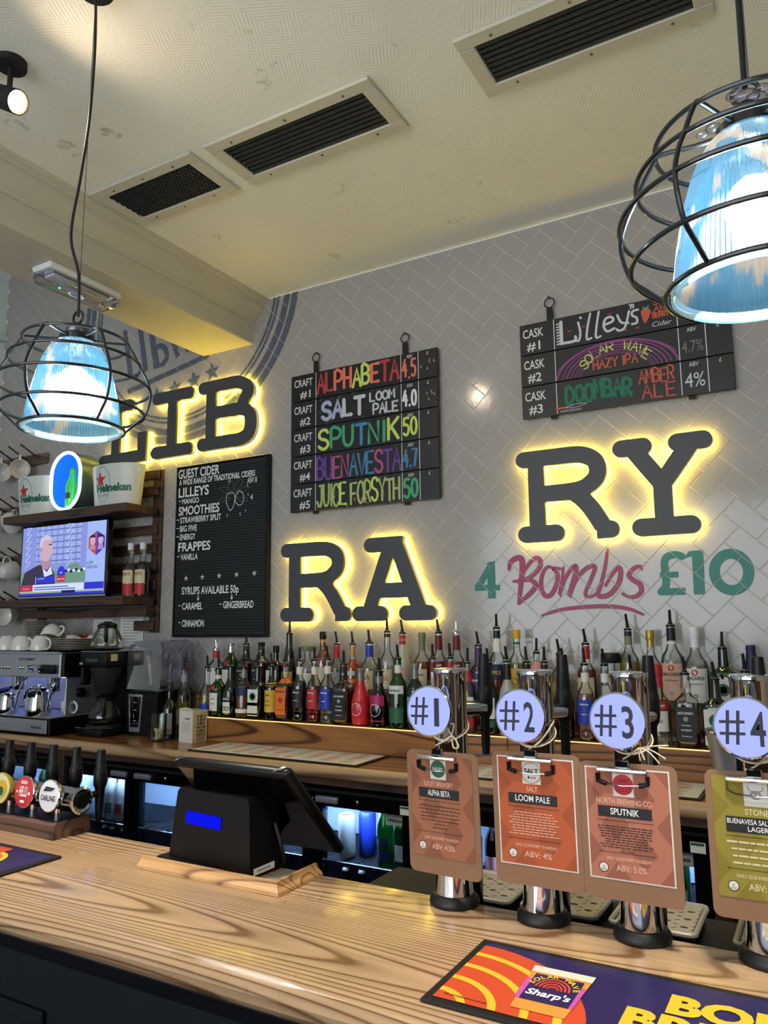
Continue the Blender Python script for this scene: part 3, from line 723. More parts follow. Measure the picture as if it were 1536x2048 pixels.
# fridge contents
g_ = 'bottles in the fridges'
for i, x in enumerate((-2.99, -2.925, -2.86, -2.795)):
    col = ('label_green', 'label_green', 'label_red', 'label_red')[i]
    beer_bottle(x, -.44, .768, 'frosted', [(.03, .075, .024, col)], 'clear bottle with a %s label in the fridge, %s' % (('green', 'green', 'red', 'red')[i], ('farther from the red labels', 'next to a red-labelled one', 'next to a green-labelled one', 'last before the door post')[i]), capm='cap_white', group=g_, r=.029)
MB('label_red').rbox(-2.44, -2.385, -.47, -.44, .477, .725, .006).build('drinks_carton', label='red drinks carton standing low in the fridge beside the till', cat='carton')
beer_bottle(-1.395, -.452, .768, 'glass_green', [(.03, .085, .026, 'label_white')], 'green beer bottle with a white oval label in the fridge beside the clipboards', group=g_)
beer_bottle(-1.468, -.452, .768, 'glass_green', [(.025, .062, .028, 'label_navy'), (.075, .098, .028, 'label_navy')], 'green beer bottle with navy labels in the fridge beside the clipboards', group=g_)
for i, (x, y, m, l) in enumerate(((-1.655, -.42, 'label_grey', 'pale silver can in the fridge just beyond the till screen'), (-1.60, -.36, 'label_blue', 'blue can in the fridge behind the pale silver can'), (-1.53, -.33, 'label_grey', 'silver can behind the blue can in the fridge beyond the till'), (-2.02, -.42, 'label_blue', 'blue can on the fridge shelf seen below the till screen'))): can(x, y, .768, m, l)
for i, x in enumerate((-1.64, -1.57, -1.45, -1.40, -2.95, -2.90, -2.83)):
    beer_bottle(x, -.45, .476, 'glass_smoke', [(.04, .09, .024, 'label_grey')], 'white-capped small bottle low in the fridge, '+('below the pale silver can', 'below the blue can', 'below the navy-labelled beer', 'below the white-oval beer', 'below the green-labelled row, near its start', 'below the green-labelled row, second along', 'below the red-labelled bottles')[i], capm='cap_white', h=.262, group='white-capped bottles on the lower fridge shelf')
beer_bottle(-1.05, -.44, .768, 'glass_brown', [(.03, .09, .026, 'label_pink')], 'brown bottle with a pink label in the fridge seen between two clipboards', group=g_)
beer_bottle(-.99, -.40, .768, 'glass_dkgreen', [(.03, .09, .026, 'label_grey')], 'dark green bottle in the fridge seen between two clipboards', group=g_)
beer_bottle(-.452, -.45, .768, 'glass_green', [(.02, .08, .026, 'label_white')], 'green bottle with a white label in the fridge seen past the SPUTNIK clipboard', group=g_)
beer_bottle(-3.40, -.44, .768, 'glass_green', [(.03, .09, .026, 'label_white')], 'green bottle in the dim fridge seen between the lager tap handles', group=g_)
beer_bottle(-3.27, -.44, .768, 'frosted', [(.03, .09, .026, 'label_cream')], 'pale bottle in the dim fridge seen between the lager tap handles', group=g_)

# stainless drip trays behind the bar
def drip_tray(x0, x1, label, first=[]):
    y0, y1, z = -1.418, -1.243, 1.06
    root = thing('drip_tray', ((x0+x1)/2, (y0+y1)/2, z-.035), label, 'drip tray', 'perforated drip trays under the taps')
    # perforated top plate built as strips round staggered oblong holes
    mb = MB('steel_tray'); nx, ny = 4, 7; dx = (x1-x0-.02)/nx; dy = (y1-y0-.02)/ny
    for i in range(nx):
        for j in range(ny):
            cx = x0+.01+(i+.5)*dx; cy = y0+.01+(j+.5)*dy; hole = [(cx+.0085*math.cos(a), cy+.0052*math.sin(a)) for a in [2*PI*k/12 for k in range(12)]]
            if (i+j) % 2: hole = [(cx+(p[0]-cx), cy+(p[1]-cy)) for p in hole]
            ox = (dx/2 if False else 0)
            outer = []
            for k in range(12):
                a = 2*PI*k/12; c, s_ = math.cos(a), math.sin(a); q = 1/max(abs(c), abs(s_)); outer.append((cx+dx/2*c*q, cy+dy/2*s_*q))
            if (i+j) % 2 == 0:
                mb.add([(p[0], p[1], z) for p in hole]+[(p[0], p[1], z) for p in outer]+[(p[0], p[1], z-.002) for p in hole], [(k, 12+k, 12+(k+1) % 12, (k+1) % 12) for k in range(12)]+[(k, (k+1) % 12, 24+(k+1) % 12, 24+k) for k in range(12)])
            else: mb.add([(cx-dx/2, cy-dy/2, z), (cx+dx/2, cy-dy/2, z), (cx+dx/2, cy+dy/2, z), (cx-dx/2, cy+dy/2, z)], [(0, 1, 2, 3)])
    mb.build('perforated_plate', root, smooth=20)
    MB('steel_tray').tube([(x, y, z) for x, y in rrect(x0+.003, x1-.003, y0+.003, y1-.003, .012, 4)], .0055, 8, True).build('rim', root)
    MB('black').rbox(x0+.008, x1-.008, y0+.008, y1-.008, z-.035, z-.006, .004, 1).build('basin', root)
drip_tray(-.775, -.620, 'perforated steel drip tray behind the first tap column')
drip_tray(-.598, -.440, 'perforated steel drip tray behind the second tap column')
drip_tray(-.418, -.258, 'perforated steel drip tray behind the third tap column')
drip_tray(-.196, -.04, 'perforated steel drip tray behind the fourth tap column')
MB('black_matt').box(-1.0, .6, -1.5, -1.2, .3, 1.024).build('under_bar_unit', label='black under-bar unit carrying the drip trays behind the tap columns', cat='cabinet')

# ------------------------------------------------------------------ runners (bar mats)
def menu_mat(x0, x1, y0, y1, label, seed):
    root = thing('bar_runner', ((x0+x1)/2, (y0+y1)/2, ZK), label, 'bar mat', 'printed runners on the back counter'); rnd = random.Random(seed)
    MB('rubber').rbox(x0, x1, y0, y1, ZK+.0005, ZK+.006, .002, 1).build('rubber_base', root)
    mb = MB('label_white').box(x0+.012, x1-.012, y0+.012, y1-.012, ZK+.006, ZK+.0065)
    n = 9
    for i in range(n):
        for j in range(4):
            cx = x0+.03+(i+.1)*(x1-x0-.06)/n; cy = y1-.03-j*(y1-y0-.05)/4; w = (x1-x0-.06)/n*.8
            mb.use('label_red' if (i*3+j*5) % 7 < 4 else 'label_grey')
            for k in range(3):
                yy = cy-k*.013; mb.flat([(0, 0), (w*rnd.uniform(.5, 1), 0), (w*rnd.uniform(.5, 1), .006), (0, .006)], top_M(cx, yy-.008, ZK+.0068))
    mb.build('printed_menu', root, smooth=0)
menu_mat(-2.36, -1.53, -.552, -.308, 'white and red printed runner on the back counter behind the till', 1)
menu_mat(-1.18, -.36, -.556, -.312, 'white and red printed runner on the back counter behind the clipboards', 2)

def hop_mat():
    x0, y0, y1 = -.549, -1.955, -1.718; x1 = x0+.89
    pm('mat_navy', (28, 24, 82), .4); pm('mat_orange', (206, 74, 38), .4); pm('mat_yellow', (232, 188, 46), .4); pm('mat_pink', (196, 84, 168), .4); pm('mat_beer', (214, 150, 62), .35); pm('mat_foam', (232, 218, 196), .4)
    root = thing('bar_mat', ((x0+x1)/2, (y0+y1)/2, ZB), 'navy and orange bar runner with yellow rings and a beer glass picture', 'bar mat')
    MB('rubber').rbox(x0, x1, y0, y1, ZB+.0005, ZB+.006, .002, 1).build('rubber_base', root)
    z = ZB+.0063; M = top_M(x0+.014, y0+.014, z); w, h = x1-x0-.028, y1-y0-.028
    mb = MB('mat_navy').flat([(0, 0), (w, 0), (w, h), (0, h)], M)
    def up(k): return top_M(x0+.014, y0+.014, z+.0003*k)
    # orange disc clipped to the panel
    def clipd(poly):
        for ax, lim, less in ((0, 0, False), (0, w, True), (1, 0, False), (1, h, True)):
            poly = clip_poly(poly, ax, lim, less)
            if len(poly) < 3: return None
        return poly
    def put(poly, m, k):
        p = clipd(poly)
        if p: mb.use(m).flat(p, up(k))
    put(circ(.0, -.02, .218, 48), 'mat_orange', 1)
    for r in (.048, .091, .136, .181):
        c0 = circ(-.0, -.02, r-.006, 33, 0, PI/2+.3); c1 = circ(-.0, -.02, r+.006, 33, 0, PI/2+.3)
        for k in range(32): put([c0[k], c1[k], c1[k+1], c0[k+1]], 'mat_yellow', 2)
    # beer glass picture
    G = Matrix.Translation((.105, .022, 0)) @ Matrix.Rotation(R(1), 4, 'Z') @ Matrix.Diagonal((.78, 1.02, 1, 1))
    def g(poly, m, k): mb.use(m).flat(poly, up(k) @ G)
    g([(.004, 0), (.102, 0), (.112, .125), (-.006, .125)], 'mat_beer', 4); g([(-.006, .118), (.112, .118), (.113, .138), (-.007, .138)], 'mat_foam', 5)
    g([(-.002, .03), (.106, .03), (.109, .095), (-.004, .095)], 'mat_pink', 5); g([(.008, .028), (.098, .028), (.1, .112), (.006, .112)], 'mat_navy', 6)
    for r in (.010, .017, .024, .031):
        mb.use('mat_orange'); ribbon(mb, circ(.053, .07, r, 17, 0, PI), .004, up(7) @ G, False)
    mb.use('mat_yellow'); fnA = up(8) @ G
    for i, ch in enumerate('SOLAR WAVE'):
        if ch == ' ': continue
        a = R(165-i*16.7); text(mb, ch, 0, 0, .011, fnA @ Matrix.Translation((.053+.038*math.cos(a), .070+.036*math.sin(a), 0)) @ Matrix.Rotation(a-PI/2, 4, 'Z'), bold=.03)
    mb.use('white'); text(mb, "Sharp's", .053, .044, .017, fnA, width=.082, bold=.03, shear=.15)
    mb.use('label_red'); text(mb, 'HAZY IPA', .053, .071, .006, fnA, bold=.02)
    mb.use('label_black'); text(mb, 'be-drinkaware.co.uk', .012, .012, .0055, up(3), align='l', bold=.01)
    mb.use('mat_yellow'); text(mb, 'BORN', .298, .111, .053, up(3), align='l', bold=.05, width=.215); text(mb, 'BREWED', .25, .046, .053, up(3), align='l', bold=.05, width=.315)
    mb.build('printed_face', root, smooth=0)
hop_mat()
def left_mat():
    x1, y1 = -1.595, -1.742; x0 = x1-.89; y0 = y1-.24
    root = thing('bar_mat', ((x0+x1)/2, (y0+y1)/2, ZB), 'navy bar runner with yellow arcs and a pink stripe before the lager font', 'bar mat')
    MB('rubber').rbox(x0, x1, y0, y1, ZB+.0005, ZB+.006, .002, 1).build('rubber_base', root)
    def up(k): return top_M(x1-.014, y0+.014, ZB+.0063+.0003*k)
    mb = MB('mat_navy').flat([(-.86, 0), (0, 0), (0, .212), (-.86, .212)], up(0))
    mb.use('mat_orange').flat([(-.5, .06), (-.16, .06), (-.135, .10), (-.135, .205), (-.5, .205)], up(1))
    for k, (r, m) in enumerate(((.062, 'mat_yellow'), (.05, 'mat_orange'), (.046, 'mat_yellow'), (.034, 'mat_orange'), (.03, 'mat_yellow'), (.018, 'mat_orange'), (.014, 'mat_yellow'))):
        mb.use(m).flat(circ(-.135, .115, r, 24, -PI/2, PI/2), up(2+k))
    mb.use('mat_pink').flat([(-.26, .028), (-.06, .050), (-.02, .072), (-.012, .060), (-.055, .036), (-.26, .016)], up(2))
    mb.use('label_blue').flat([(-.26, .0), (-.16, .0), (-.15, .014), (-.26, .014)], up(2))
    mb.build('printed_face', root, smooth=0)
left_mat()
# ------------------------------------------------------------------ glowing letters
LT = .066
def letter(ch, x0, z0, w, h, strokes, label):
    """strokes: list of 2D centre lines in box units 0..1 x 0..1 of (w,h); each a rounded bar"""
    yb, yf = -.0125, -.062
    root = thing('illuminated_letter', (x0+w/2, -.04, z0), label, 'illuminated letter', 'backlit letters on the tiled wall')
    def solid(mb, ya, yc, t, sub=0):
        for si, st in enumerate(strokes):
            sm, cap0, cap1, pts = st; ya0, yc0 = ya, yc
            yy = yc-.00025*si; yi = ya+.0001*si
            P = [Vector((x0+a*w, z0+b*h)) for a, b in pts]
            if sm: P = smoothline(P, 6)
            n = len(P); Lf = []; Rg = []; hw = (t-sub)/2
            for i in range(n):
                a = P[max(0, i-1)]; b = P[min(n-1, i+1)]; d = (b-a).normalized(); nn = Vector((-d.y, d.x)); Lf.append(P[i]+nn*hw); Rg.append(P[i]-nn*hw)
            poly = list(Rg)
            if cap1:
                d = (P[-1]-P[-2]).normalized(); a0 = math.atan2(d.y, d.x); poly += [P[-1]+Vector((math.cos(a0+q), math.sin(a0+q)))*hw for q in [R(-72+18*k) for k in range(9)]]
            poly2 = list(reversed(Lf))
            if cap0:
                d = (P[0]-P[1]).normalized(); a0 = math.atan2(d.y, d.x); tail = [P[0]+Vector((math.cos(a0+q), math.sin(a0+q)))*hw for q in [R(-72+18*k) for k in range(9)]]
            else: tail = []
            # side quads + front/back strips
            m = n; vs = [(p.x, yi, p.y) for p in Lf]+[(p.x, yi, p.y) for p in Rg]+[(p.x, yy, p.y) for p in Lf]+[(p.x, yy, p.y) for p in Rg]
            fs = []
            for i in range(m-1): fs += [(2*m+i, 2*m+i+1, 3*m+i+1, 3*m+i), (i+1, i, m+i, m+i+1), (i, i+1, 2*m+i+1, 2*m+i), (m+i+1, m+i, 3*m+i, 3*m+i+1)]
            fs += [(0, 2*m, 3*m, m), (m-1, 2*m-1, 4*m-1, 3*m-1)]
            mb.add(vs, fs)
            for q, on in ((P[0], cap0), (P[-1], cap1)):
                if on: mb.prism([(c[0], c[1]) for c in circ(q.x, q.y, hw, 20)], abs(yi-yy)-.0001, plane_M((0, max(yi, yy)-.00005, 0), (1, 0, 0), (0, 0, 1)))
        return mb
    solid(MB('letter_face'), -.050, yf, LT).build('face', root, smooth=40)
    solid(MB('letter_side'), -.0252, -.0502, LT, .001).build('returns', root, smooth=40)
    solid(MB('letter_led'), -.0142, -.0248, LT, .003).build('led_backing', root, smooth=40)
    mb = MB('steel')
    for st in strokes[:2]:
        a, b = st[3][0]; mb.cyl((x0+a*w, -.009, z0+b*h), (x0+a*w, -.0185, z0+b*h), .004, seg=8)
    mb.build('standoffs', root)
H_ = .37; t_ = LT/2/H_          # half stroke in height units
LO, HI = t_, 1-t_
R_st = lambda w: [(0, 1, 0, [(.09, HI), (.55, HI)]), (0, 0, 0, [(.215, HI), (.215, LO)]), (0, 1, 1, [(.09, LO), (.40, LO)]),
                  (1, 0, 0, [(.50, HI), (.68, HI-.012), (.80, HI-.08), (.835, HI-.19), (.80, HI-.29), (.68, HI-.375), (.50, HI-.395)]), (0, 0, 0, [(.215, HI-.395), (.53, HI-.395)]),
                  (1, 0, 0, [(.55, HI-.385), (.66, HI-.47), (.76, HI-.60), (.86, LO+.035)]), (0, 0, 1, [(.80, LO), (.93, LO)])]
letter('R', -1.065, 1.953, .40, .372, R_st(0), 'dark grey backlit slab letter R glowing yellow above the painted offer')
letter('Y', -.675, 1.95, .365, .374, [(0, 1, 1, [(.10, HI), (.32, HI)]), (0, 1, 1, [(.66, HI), (.90, HI)]), (0, 0, 0, [(.19, HI+.02), (.50, .50)]), (0, 0, 0, [(.81, HI+.02), (.48, .50)]),
        (0, 0, 0, [(.49, .54), (.49, LO)]), (0, 1, 1, [(.26, LO), (.74, LO)])], 'dark grey backlit slab letter Y glowing yellow on the tiled wall')
letter('R', -2.262, 1.651, .395, .370, R_st(0), 'dark grey backlit slab letter R glowing yellow, beside the letter A')
letter('A', -1.855, 1.65, .415, .370, [(0, 1, 0, [(.23, HI), (.62, HI)]), (0, 0, 0, [(.48, HI), (.20, LO)]), (0, 0, 0, [(.535, HI+.02), (.83, LO)]), (0, 0, 0, [(.27, .36), (.77, .36)]),
        (0, 1, 1, [(.08, LO), (.36, LO)]), (0, 1, 1, [(.66, LO), (.92, LO)])], 'dark grey backlit slab letter A glowing yellow above the bottles')
letter('L', -3.585, 2.545, .385, .372, [(0, 1, 1, [(.18, HI), (.62, HI)]), (0, 0, 0, [(.36, HI), (.36, LO)]), (0, 1, 0, [(.10, LO), (.92, LO)]), (0, 0, 0, [(.91, LO-.08), (.91, .45)])],
       'dark grey backlit slab letter L partly behind a pendant lamp')
letter('I', -3.165, 2.543, .31, .372, [(0, 1, 1, [(.11, HI), (.89, HI)]), (0, 0, 0, [(.50, HI), (.50, LO)]), (0, 1, 1, [(.11, LO), (.89, LO)])], 'dark grey backlit slab letter I between the letters L and B')
letter('B', -2.825, 2.545, .395, .375, [(0, 1, 0, [(.09, HI), (.6, HI)]), (0, 0, 0, [(.24, HI), (.24, LO)]), (0, 1, 0, [(.09, LO), (.6, LO)]), (0, 0, 0, [(.24, .52), (.6, .52)]),
        (1, 0, 0, [(.55, HI), (.70, HI-.01), (.82, HI-.07), (.86, HI-.16), (.82, HI-.25), (.72, .525), (.55, .52)]),
        (1, 0, 0, [(.55, .52), (.74, .515), (.88, .45), (.915, LO+.20), (.87, LO+.06), (.74, LO), (.55, LO)])], 'dark grey backlit slab letter B glowing yellow above the black menu board')

# ------------------------------------------------------------------ hanging chalk boards
def hanger(root, x, zt, zb, y):
    mb = MB('black_matt'); mb.box(x-.013, x+.013, y+.004, y+.008, zb-.012, zt+.055); mb.build('hanging_strap', root, smooth=0)
    MB('black_wire').torus((x, y+.006, zt+.078), .021, .0028, 24, 6, Matrix.Rotation(R(90), 4, 'X')).build('ring', root)
    mb = MB('steel_dark'); mb.tube([(x, -.011, zt+.108), (x, y+.004, zt+.103), (x-.002, y-.001, zt+.098), (x-.004, y, zt+.110)], .002, 6); mb.build('wall_hook', root)
def slat(root, x0, x1, z0, z1, y, divs):
    mb = MB('board').rbox(x0, x1, y, y+.012, z0+.0014, z1-.0014, .0015, 1)
    o = mb.build('slat', root)
    for d in divs:
        l = MB('white_print'); l.flat([(d-.0016, z0+.004), (d+.0016, z0+.004), (d+.0016, z1-.003), (d-.0016, z1-.003)], wall_M(0, y-.0005, 0)); l.build('ruled_line', o, smooth=0)
    return o
CY = -.040
def craft_board():
    x0, x1, z1, z0 = -2.222, -1.418, 2.858, 2.172; dz = (z1-z0)/5; d = (-2.073, -1.602, -1.513)
    root = thing('tap_list_board', ((x0+x1)/2, CY, z0), 'black five-slat chalk board listing craft beers, hung from two rings', 'chalkboard')
    for x in (-2.082, -1.586): hanger(root, x, z1, z0, CY+.006)
    M = wall_M(0, CY-.0008, 0); rnd = random.Random(5)
    for k in range(5):
        a, b = z1-(k+1)*dz, z1-k*dz; sl = slat(root, x0, x1, a, b, CY, d)
        mb = MB('white_print'); cx = (x0+d[0])/2
        text(mb, 'CRAFT', cx, b-.062, .037, M, width=.108, bold=.012); text(mb, '#%d' % (k+1), cx+.012, a+.016, .037, M, width=.062, bold=.012)
        mb.build('line_number', sl, smooth=0)
        mb = MB('white_print'); text(mb, 'ABV', (d[1]+d[2])/2, b-.026, .016, M, cond=.75); mb.build('strength_heading', sl, smooth=0)
        mb = MB('white_print'); text(mb, '£', (d[2]+x1)/2, b-.026, .015, M); mb.build('pound_sign', sl, smooth=0)
        mb = MB('chalk_white'); bx, bw = d[0]+.010, d[1]-d[0]-.022; ax, aw = d[1]+.010, d[2]-d[1]-.022; ab = MB('chalk_white')
        if k == 0:
            hand(mb, 'ALPHABETA', bx, a+.028, bw, dz*.66, M, .015, ['chalk_red', 'chalk_red', 'chalk_coral', 'chalk_coral', 'chalk_lime', 'chalk_lime', 'chalk_coral', 'chalk_red', 'chalk_red'], .22, .05, 1)
            hand(ab, '4.5', ax, a+.022, aw, dz*.55, M, .010, ['chalk_coral'], .3, .06, 2)
        elif k == 1:
            hand(mb, 'SALT', bx+.03, a+.03, bw*.52, dz*.58, M, .019, ['chalk_lilac', 'chalk_lilac', 'chalk_white', 'chalk_white'], .22, .05, 3)
            lo = MB('chalk_white'); hand(lo, 'LOOM', bx+bw*.66, b-.060, bw*.29, dz*.29, M, .0095, ['chalk_white'], .22, .03, 4); hand(lo, 'PALE', bx+bw*.70, a+.014, bw*.29, dz*.33, M, .0095, ['chalk_white'], .22, .03, 5)
            lo.build('chalk_lettering', sl, smooth=0)
            hand(ab, '4.0', ax, a+.026, aw, dz*.5, M, .011, ['white'], .3, .02, 6)
            mb.build('chalk_lettering', sl, smooth=0); mb = MB('chalk_grey')
            for q in range(46):
                px, pz, r = rnd.uniform(bx, bx+bw), rnd.uniform(a+.008, b-.008), rnd.uniform(.003, .008)
                if bx+.02 < px < bx+bw*.97 and a+.026 < pz < b-.03 and rnd.random() < .8: continue
                ribbon(mb, circ(px, pz, r, 9, 0, 2*PI*.999), .0013, M, False)
        elif k == 2:
            hand(mb, 'SPUTNIK', bx+.01, a+.022, bw-.01, dz*.68, M, .0155, ['chalk_lime', 'chalk_green', 'chalk_green', 'chalk_blue', 'chalk_green', 'chalk_green', 'chalk_lime'], .25, .04, 7)
            hand(ab, '50', ax, a+.03, aw, dz*.55, M, .012, ['chalk_lime'], .25, .02, 8)
        elif k == 3:
            hand(mb, 'BUENAVESTA', bx, a+.012, bw+.005, dz*.74, M, .012, ['chalk_purple', 'chalk_purple', 'chalk_pink', 'chalk_pink', 'chalk_steel', 'chalk_steel', 'chalk_steel', 'chalk_pink', 'chalk_purple', 'chalk_purple'], .16, .03, 9)
            hand(ab, '4.7', ax, a+.02, aw, dz*.55, M, .011, ['chalk_steel'], .25, .03, 10)
        else:
            hand(mb, 'JUICE FORSYTH', bx, a+.018, bw, dz*.72, M, .011, ['chalk_olive', 'chalk_olive', 'chalk_olive', 'chalk_olive', 'chalk_lime'], .16, .04, 11)
            hand(ab, '50', ax, a+.02, aw, dz*.58, M, .013, ['chalk_green'], .25, .02, 12)
            for q in range(26):
                px = bx+rnd.random()*bw; pz = a+.012+rnd.random()*.075; mb.use('chalk_orange' if q % 3 else 'chalk_lime'); ribbon(mb, [(px, pz), (px, pz-.008)], .0035, M)
        ab.build('chalk_strength', sl, smooth=0)
        if k != 1: mb.build('chalk_lettering', sl, smooth=0)
        else: mb.build('chalk_bubbles', sl, smooth=0, kind='stuff')
        if k < 2:
            mb = MB('chalk_white')
            for q in range(5):
                px = rnd.uniform(d[2]+.012, x1-.012); pz = rnd.uniform(a+.03, b-.045); r = rnd.uniform(.004, .008)
                ribbon(mb, [(px-r*.6, pz), (px+r*.6, pz)], .0016, M, False); ribbon(mb, [(px, pz-r), (px, pz+r)], .0016, M, False)
            mb.build('chalk_sparkles', sl, smooth=0, kind='stuff')
craft_board()
def cask_board():
    x0, x1, z1, z0 = -1.032, -.225, 2.874, 2.467; dz = (z1-z0)/3; d = (-.885, -.408, -.313)
    root = thing('tap_list_board', ((x0+x1)/2, CY, z0), 'black three-slat chalk board listing cask ales, partly behind a pendant lamp', 'chalkboard')
    for x in (-.903, -.375): hanger(root, x, z1, z0, CY+.006)
    M = wall_M(0, CY-.0008, 0)
    for k in range(3):
        a, b = z1-(k+1)*dz, z1-k*dz; sl = slat(root, x0, x1, a, b, CY, d)
        mb = MB('white_print'); cx = (x0+d[0])/2-.015
        text(mb, 'CASK', cx, b-.062, .037, M, width=.088, bold=.012); text(mb, '#%d' % (k+1), cx, a+.018, .037, M, width=.058, bold=.012); mb.build('line_number', sl, smooth=0)
        mb = MB('white_print'); text(mb, 'ABV', (d[1]+d[2])/2, b-.026, .016, M, cond=.8); mb.build('strength_heading', sl, smooth=0)
        mb = MB('white_print'); text(mb, '£', (d[2]+x1)/2, b-.026, .015, M); mb.build('pound_sign', sl, smooth=0)
        mb = MB('chalk_white'); bx, bw = d[0]+.010, d[1]-d[0]-.02
        if k == 0:
            def st(pts, w, m='chalk_white'): mb.use(m); ribbon(mb, smoothline([(bx+p*bw, a+q*dz) for p, q in pts], 5), w, M)
            for j in range(8): st([(.005, .16+.09*j), (.05, .18+.09*j)], .006)
            st([(.045, .18), (.045, .84)], .014); st([(.03, .17), (.16, .17), (.17, .30)], .012)
            st([(.20, .72), (.215, .40), (.20, .16), (.165, .18)], .009); st([(.22, .86), (.225, .84)], .010)
            st([(.31, .92), (.28, .5), (.27, .16), (.31, .16)], .009); st([(.385, .92), (.36, .5), (.35, .16), (.39, .16)], .009)
            st([(.42, .48), (.50, .55), (.49, .68), (.44, .66), (.42, .45), (.45, .27), (.51, .32)], .010)
            st([(.54, .70), (.57, .46), (.63, .40)], .009); st([(.64, .75), (.60, .30), (.55, .22), (.53, .28)], .009)
            st([(.655, .82), (.66, .90), (.645, .93)], .006); st([(.675, .82), (.68, .90), (.665, .93)], .006)
            st([(.715, .74), (.67, .72), (.665, .60), (.70, .50), (.70, .36), (.66, .34)], .009)
            S_ = [(.735, .66), (.755, .74), (.80, .74), (.82, .62), (.80, .44), (.765, .28), (.745, .44)]
            mb.use('chalk_orange').flat([(bx+p*bw, a+q*dz) for p, q in S_][::-1], M); st([(.76, .77), (.78, .72), (.80, .79)], .006, 'chalk_green')
            for p, q in ((.105, .52), (.235, .58), (.46, .80), (.59, .22), (.69, .22)): st([(p, q), (p+.012, q-.03), (p+.024, q)], .005, 'chalk_red')
            for j, s_ in enumerate(('STR', 'AW', 'BERRY')): hand(mb, s_, bx+(.845 if j < 2 else .83)*bw, a+(.78-.19*j)*dz, bw*(.09 if j == 1 else .13), dz*.15, M, .0045, ['chalk_orange'], .25, .04, j)
            mb.use('chalk_white'); text(mb, 'Cider', bx+.90*bw, a+.14*dz, .020, M, width=.07, shear=.25)
        elif k == 1:
            cx, cz = bx+bw*.5, a-.01
            for r, w in ((.235, .008), (.212, .004), (.195, .006), (.178, .004), (.162, .003), (.15, .003), (.14, .003), (.245, .004)):
                pts = [p for p in circ(cx, cz, r, 41, 0, PI, ry=min(r*.62, dz*1.02)) if a+.003 < p[1] < b-.003 and bx-.004 < p[0] < bx+bw+.004]
                if len(pts) > 2:
                    mb.use('chalk_magenta'); run = []
                    for p in pts:
                        if run and abs(p[0]-run[-1][0]) > .06: ribbon(mb, run, w, M); run = []
                        run.append(p)
                    if len(run) > 1: ribbon(mb, run, w, M)
            for i, ch in enumerate('SOLAR WAVE'):
                if ch == ' ': continue
                an = R(156-i*14.7); Mx = M @ Matrix.Translation((cx+.128*math.cos(an), cz+.020+.094*math.sin(an), .0003)) @ Matrix.Rotation((an-PI/2)*.6, 4, 'Z')
                hand(mb, ch, -.013, -.013, .026, .036, Mx, .0048, ['chalk_lime'], .2, 0, i)
            hand(mb, 'HAZY IPA', cx-.085, a+.026, .17, dz*.27, M, .0065, ['chalk_orange'], .22, .02, 3)
            ab = MB('chalk_grey'); text(ab, '4.7%', (d[1]+d[2])/2, a+.03, .045, M, width=.075); ab.build('chalk_strength', sl, smooth=0)
        else:
            hand(mb, 'DOOMBAR', bx+.03, a+.042, bw*.56, dz*.52, M, .0135, ['chalk_teal'], .2, .10, 4)
            rnd = random.Random(2)
            for q in range(14): px = bx+.03+bw*.56*q/13; mb.use('chalk_teal'); ribbon(mb, [(px, a+.05), (px+.002, a+.05-rnd.uniform(.01, .03))], .006, M, True, lambda t: 1-.7*t)
            hand(mb, 'AMBER', bx+bw*.69, a+.072, bw*.28, dz*.38, M, .006, ['chalk_orange'], .2, .05, 5); hand(mb, 'ALE', bx+bw*.71, a+.012, bw*.27, dz*.38, M, .006, ['chalk_orange'], .3, .03, 6)
            ab = MB('chalk_white'); text(ab, '4%', (d[1]+d[2])/2, a+.03, .055, M, width=.07); ab.build('chalk_strength', sl, smooth=0); mb.use('chalk_white'); text(mb, 'SHARPS BREWERY', bx+.002, a+.006, .0085, M, align='l', cond=.9)
            mb.use('chalk_orange'); ribbon(mb, [(bx-.012, a+.024), (bx+.028, a+.024)], .008, M); mb.use('chalk_white'); ribbon(mb, smoothline([(bx+.028, a+.024), (bx+.06, a+.032), (bx+.11, a+.03), (bx+.07, a+.02), (bx+.028, a+.022)], 4), .002, M)
        mb.build('chalk_lettering', sl, smooth=0)
cask_board()
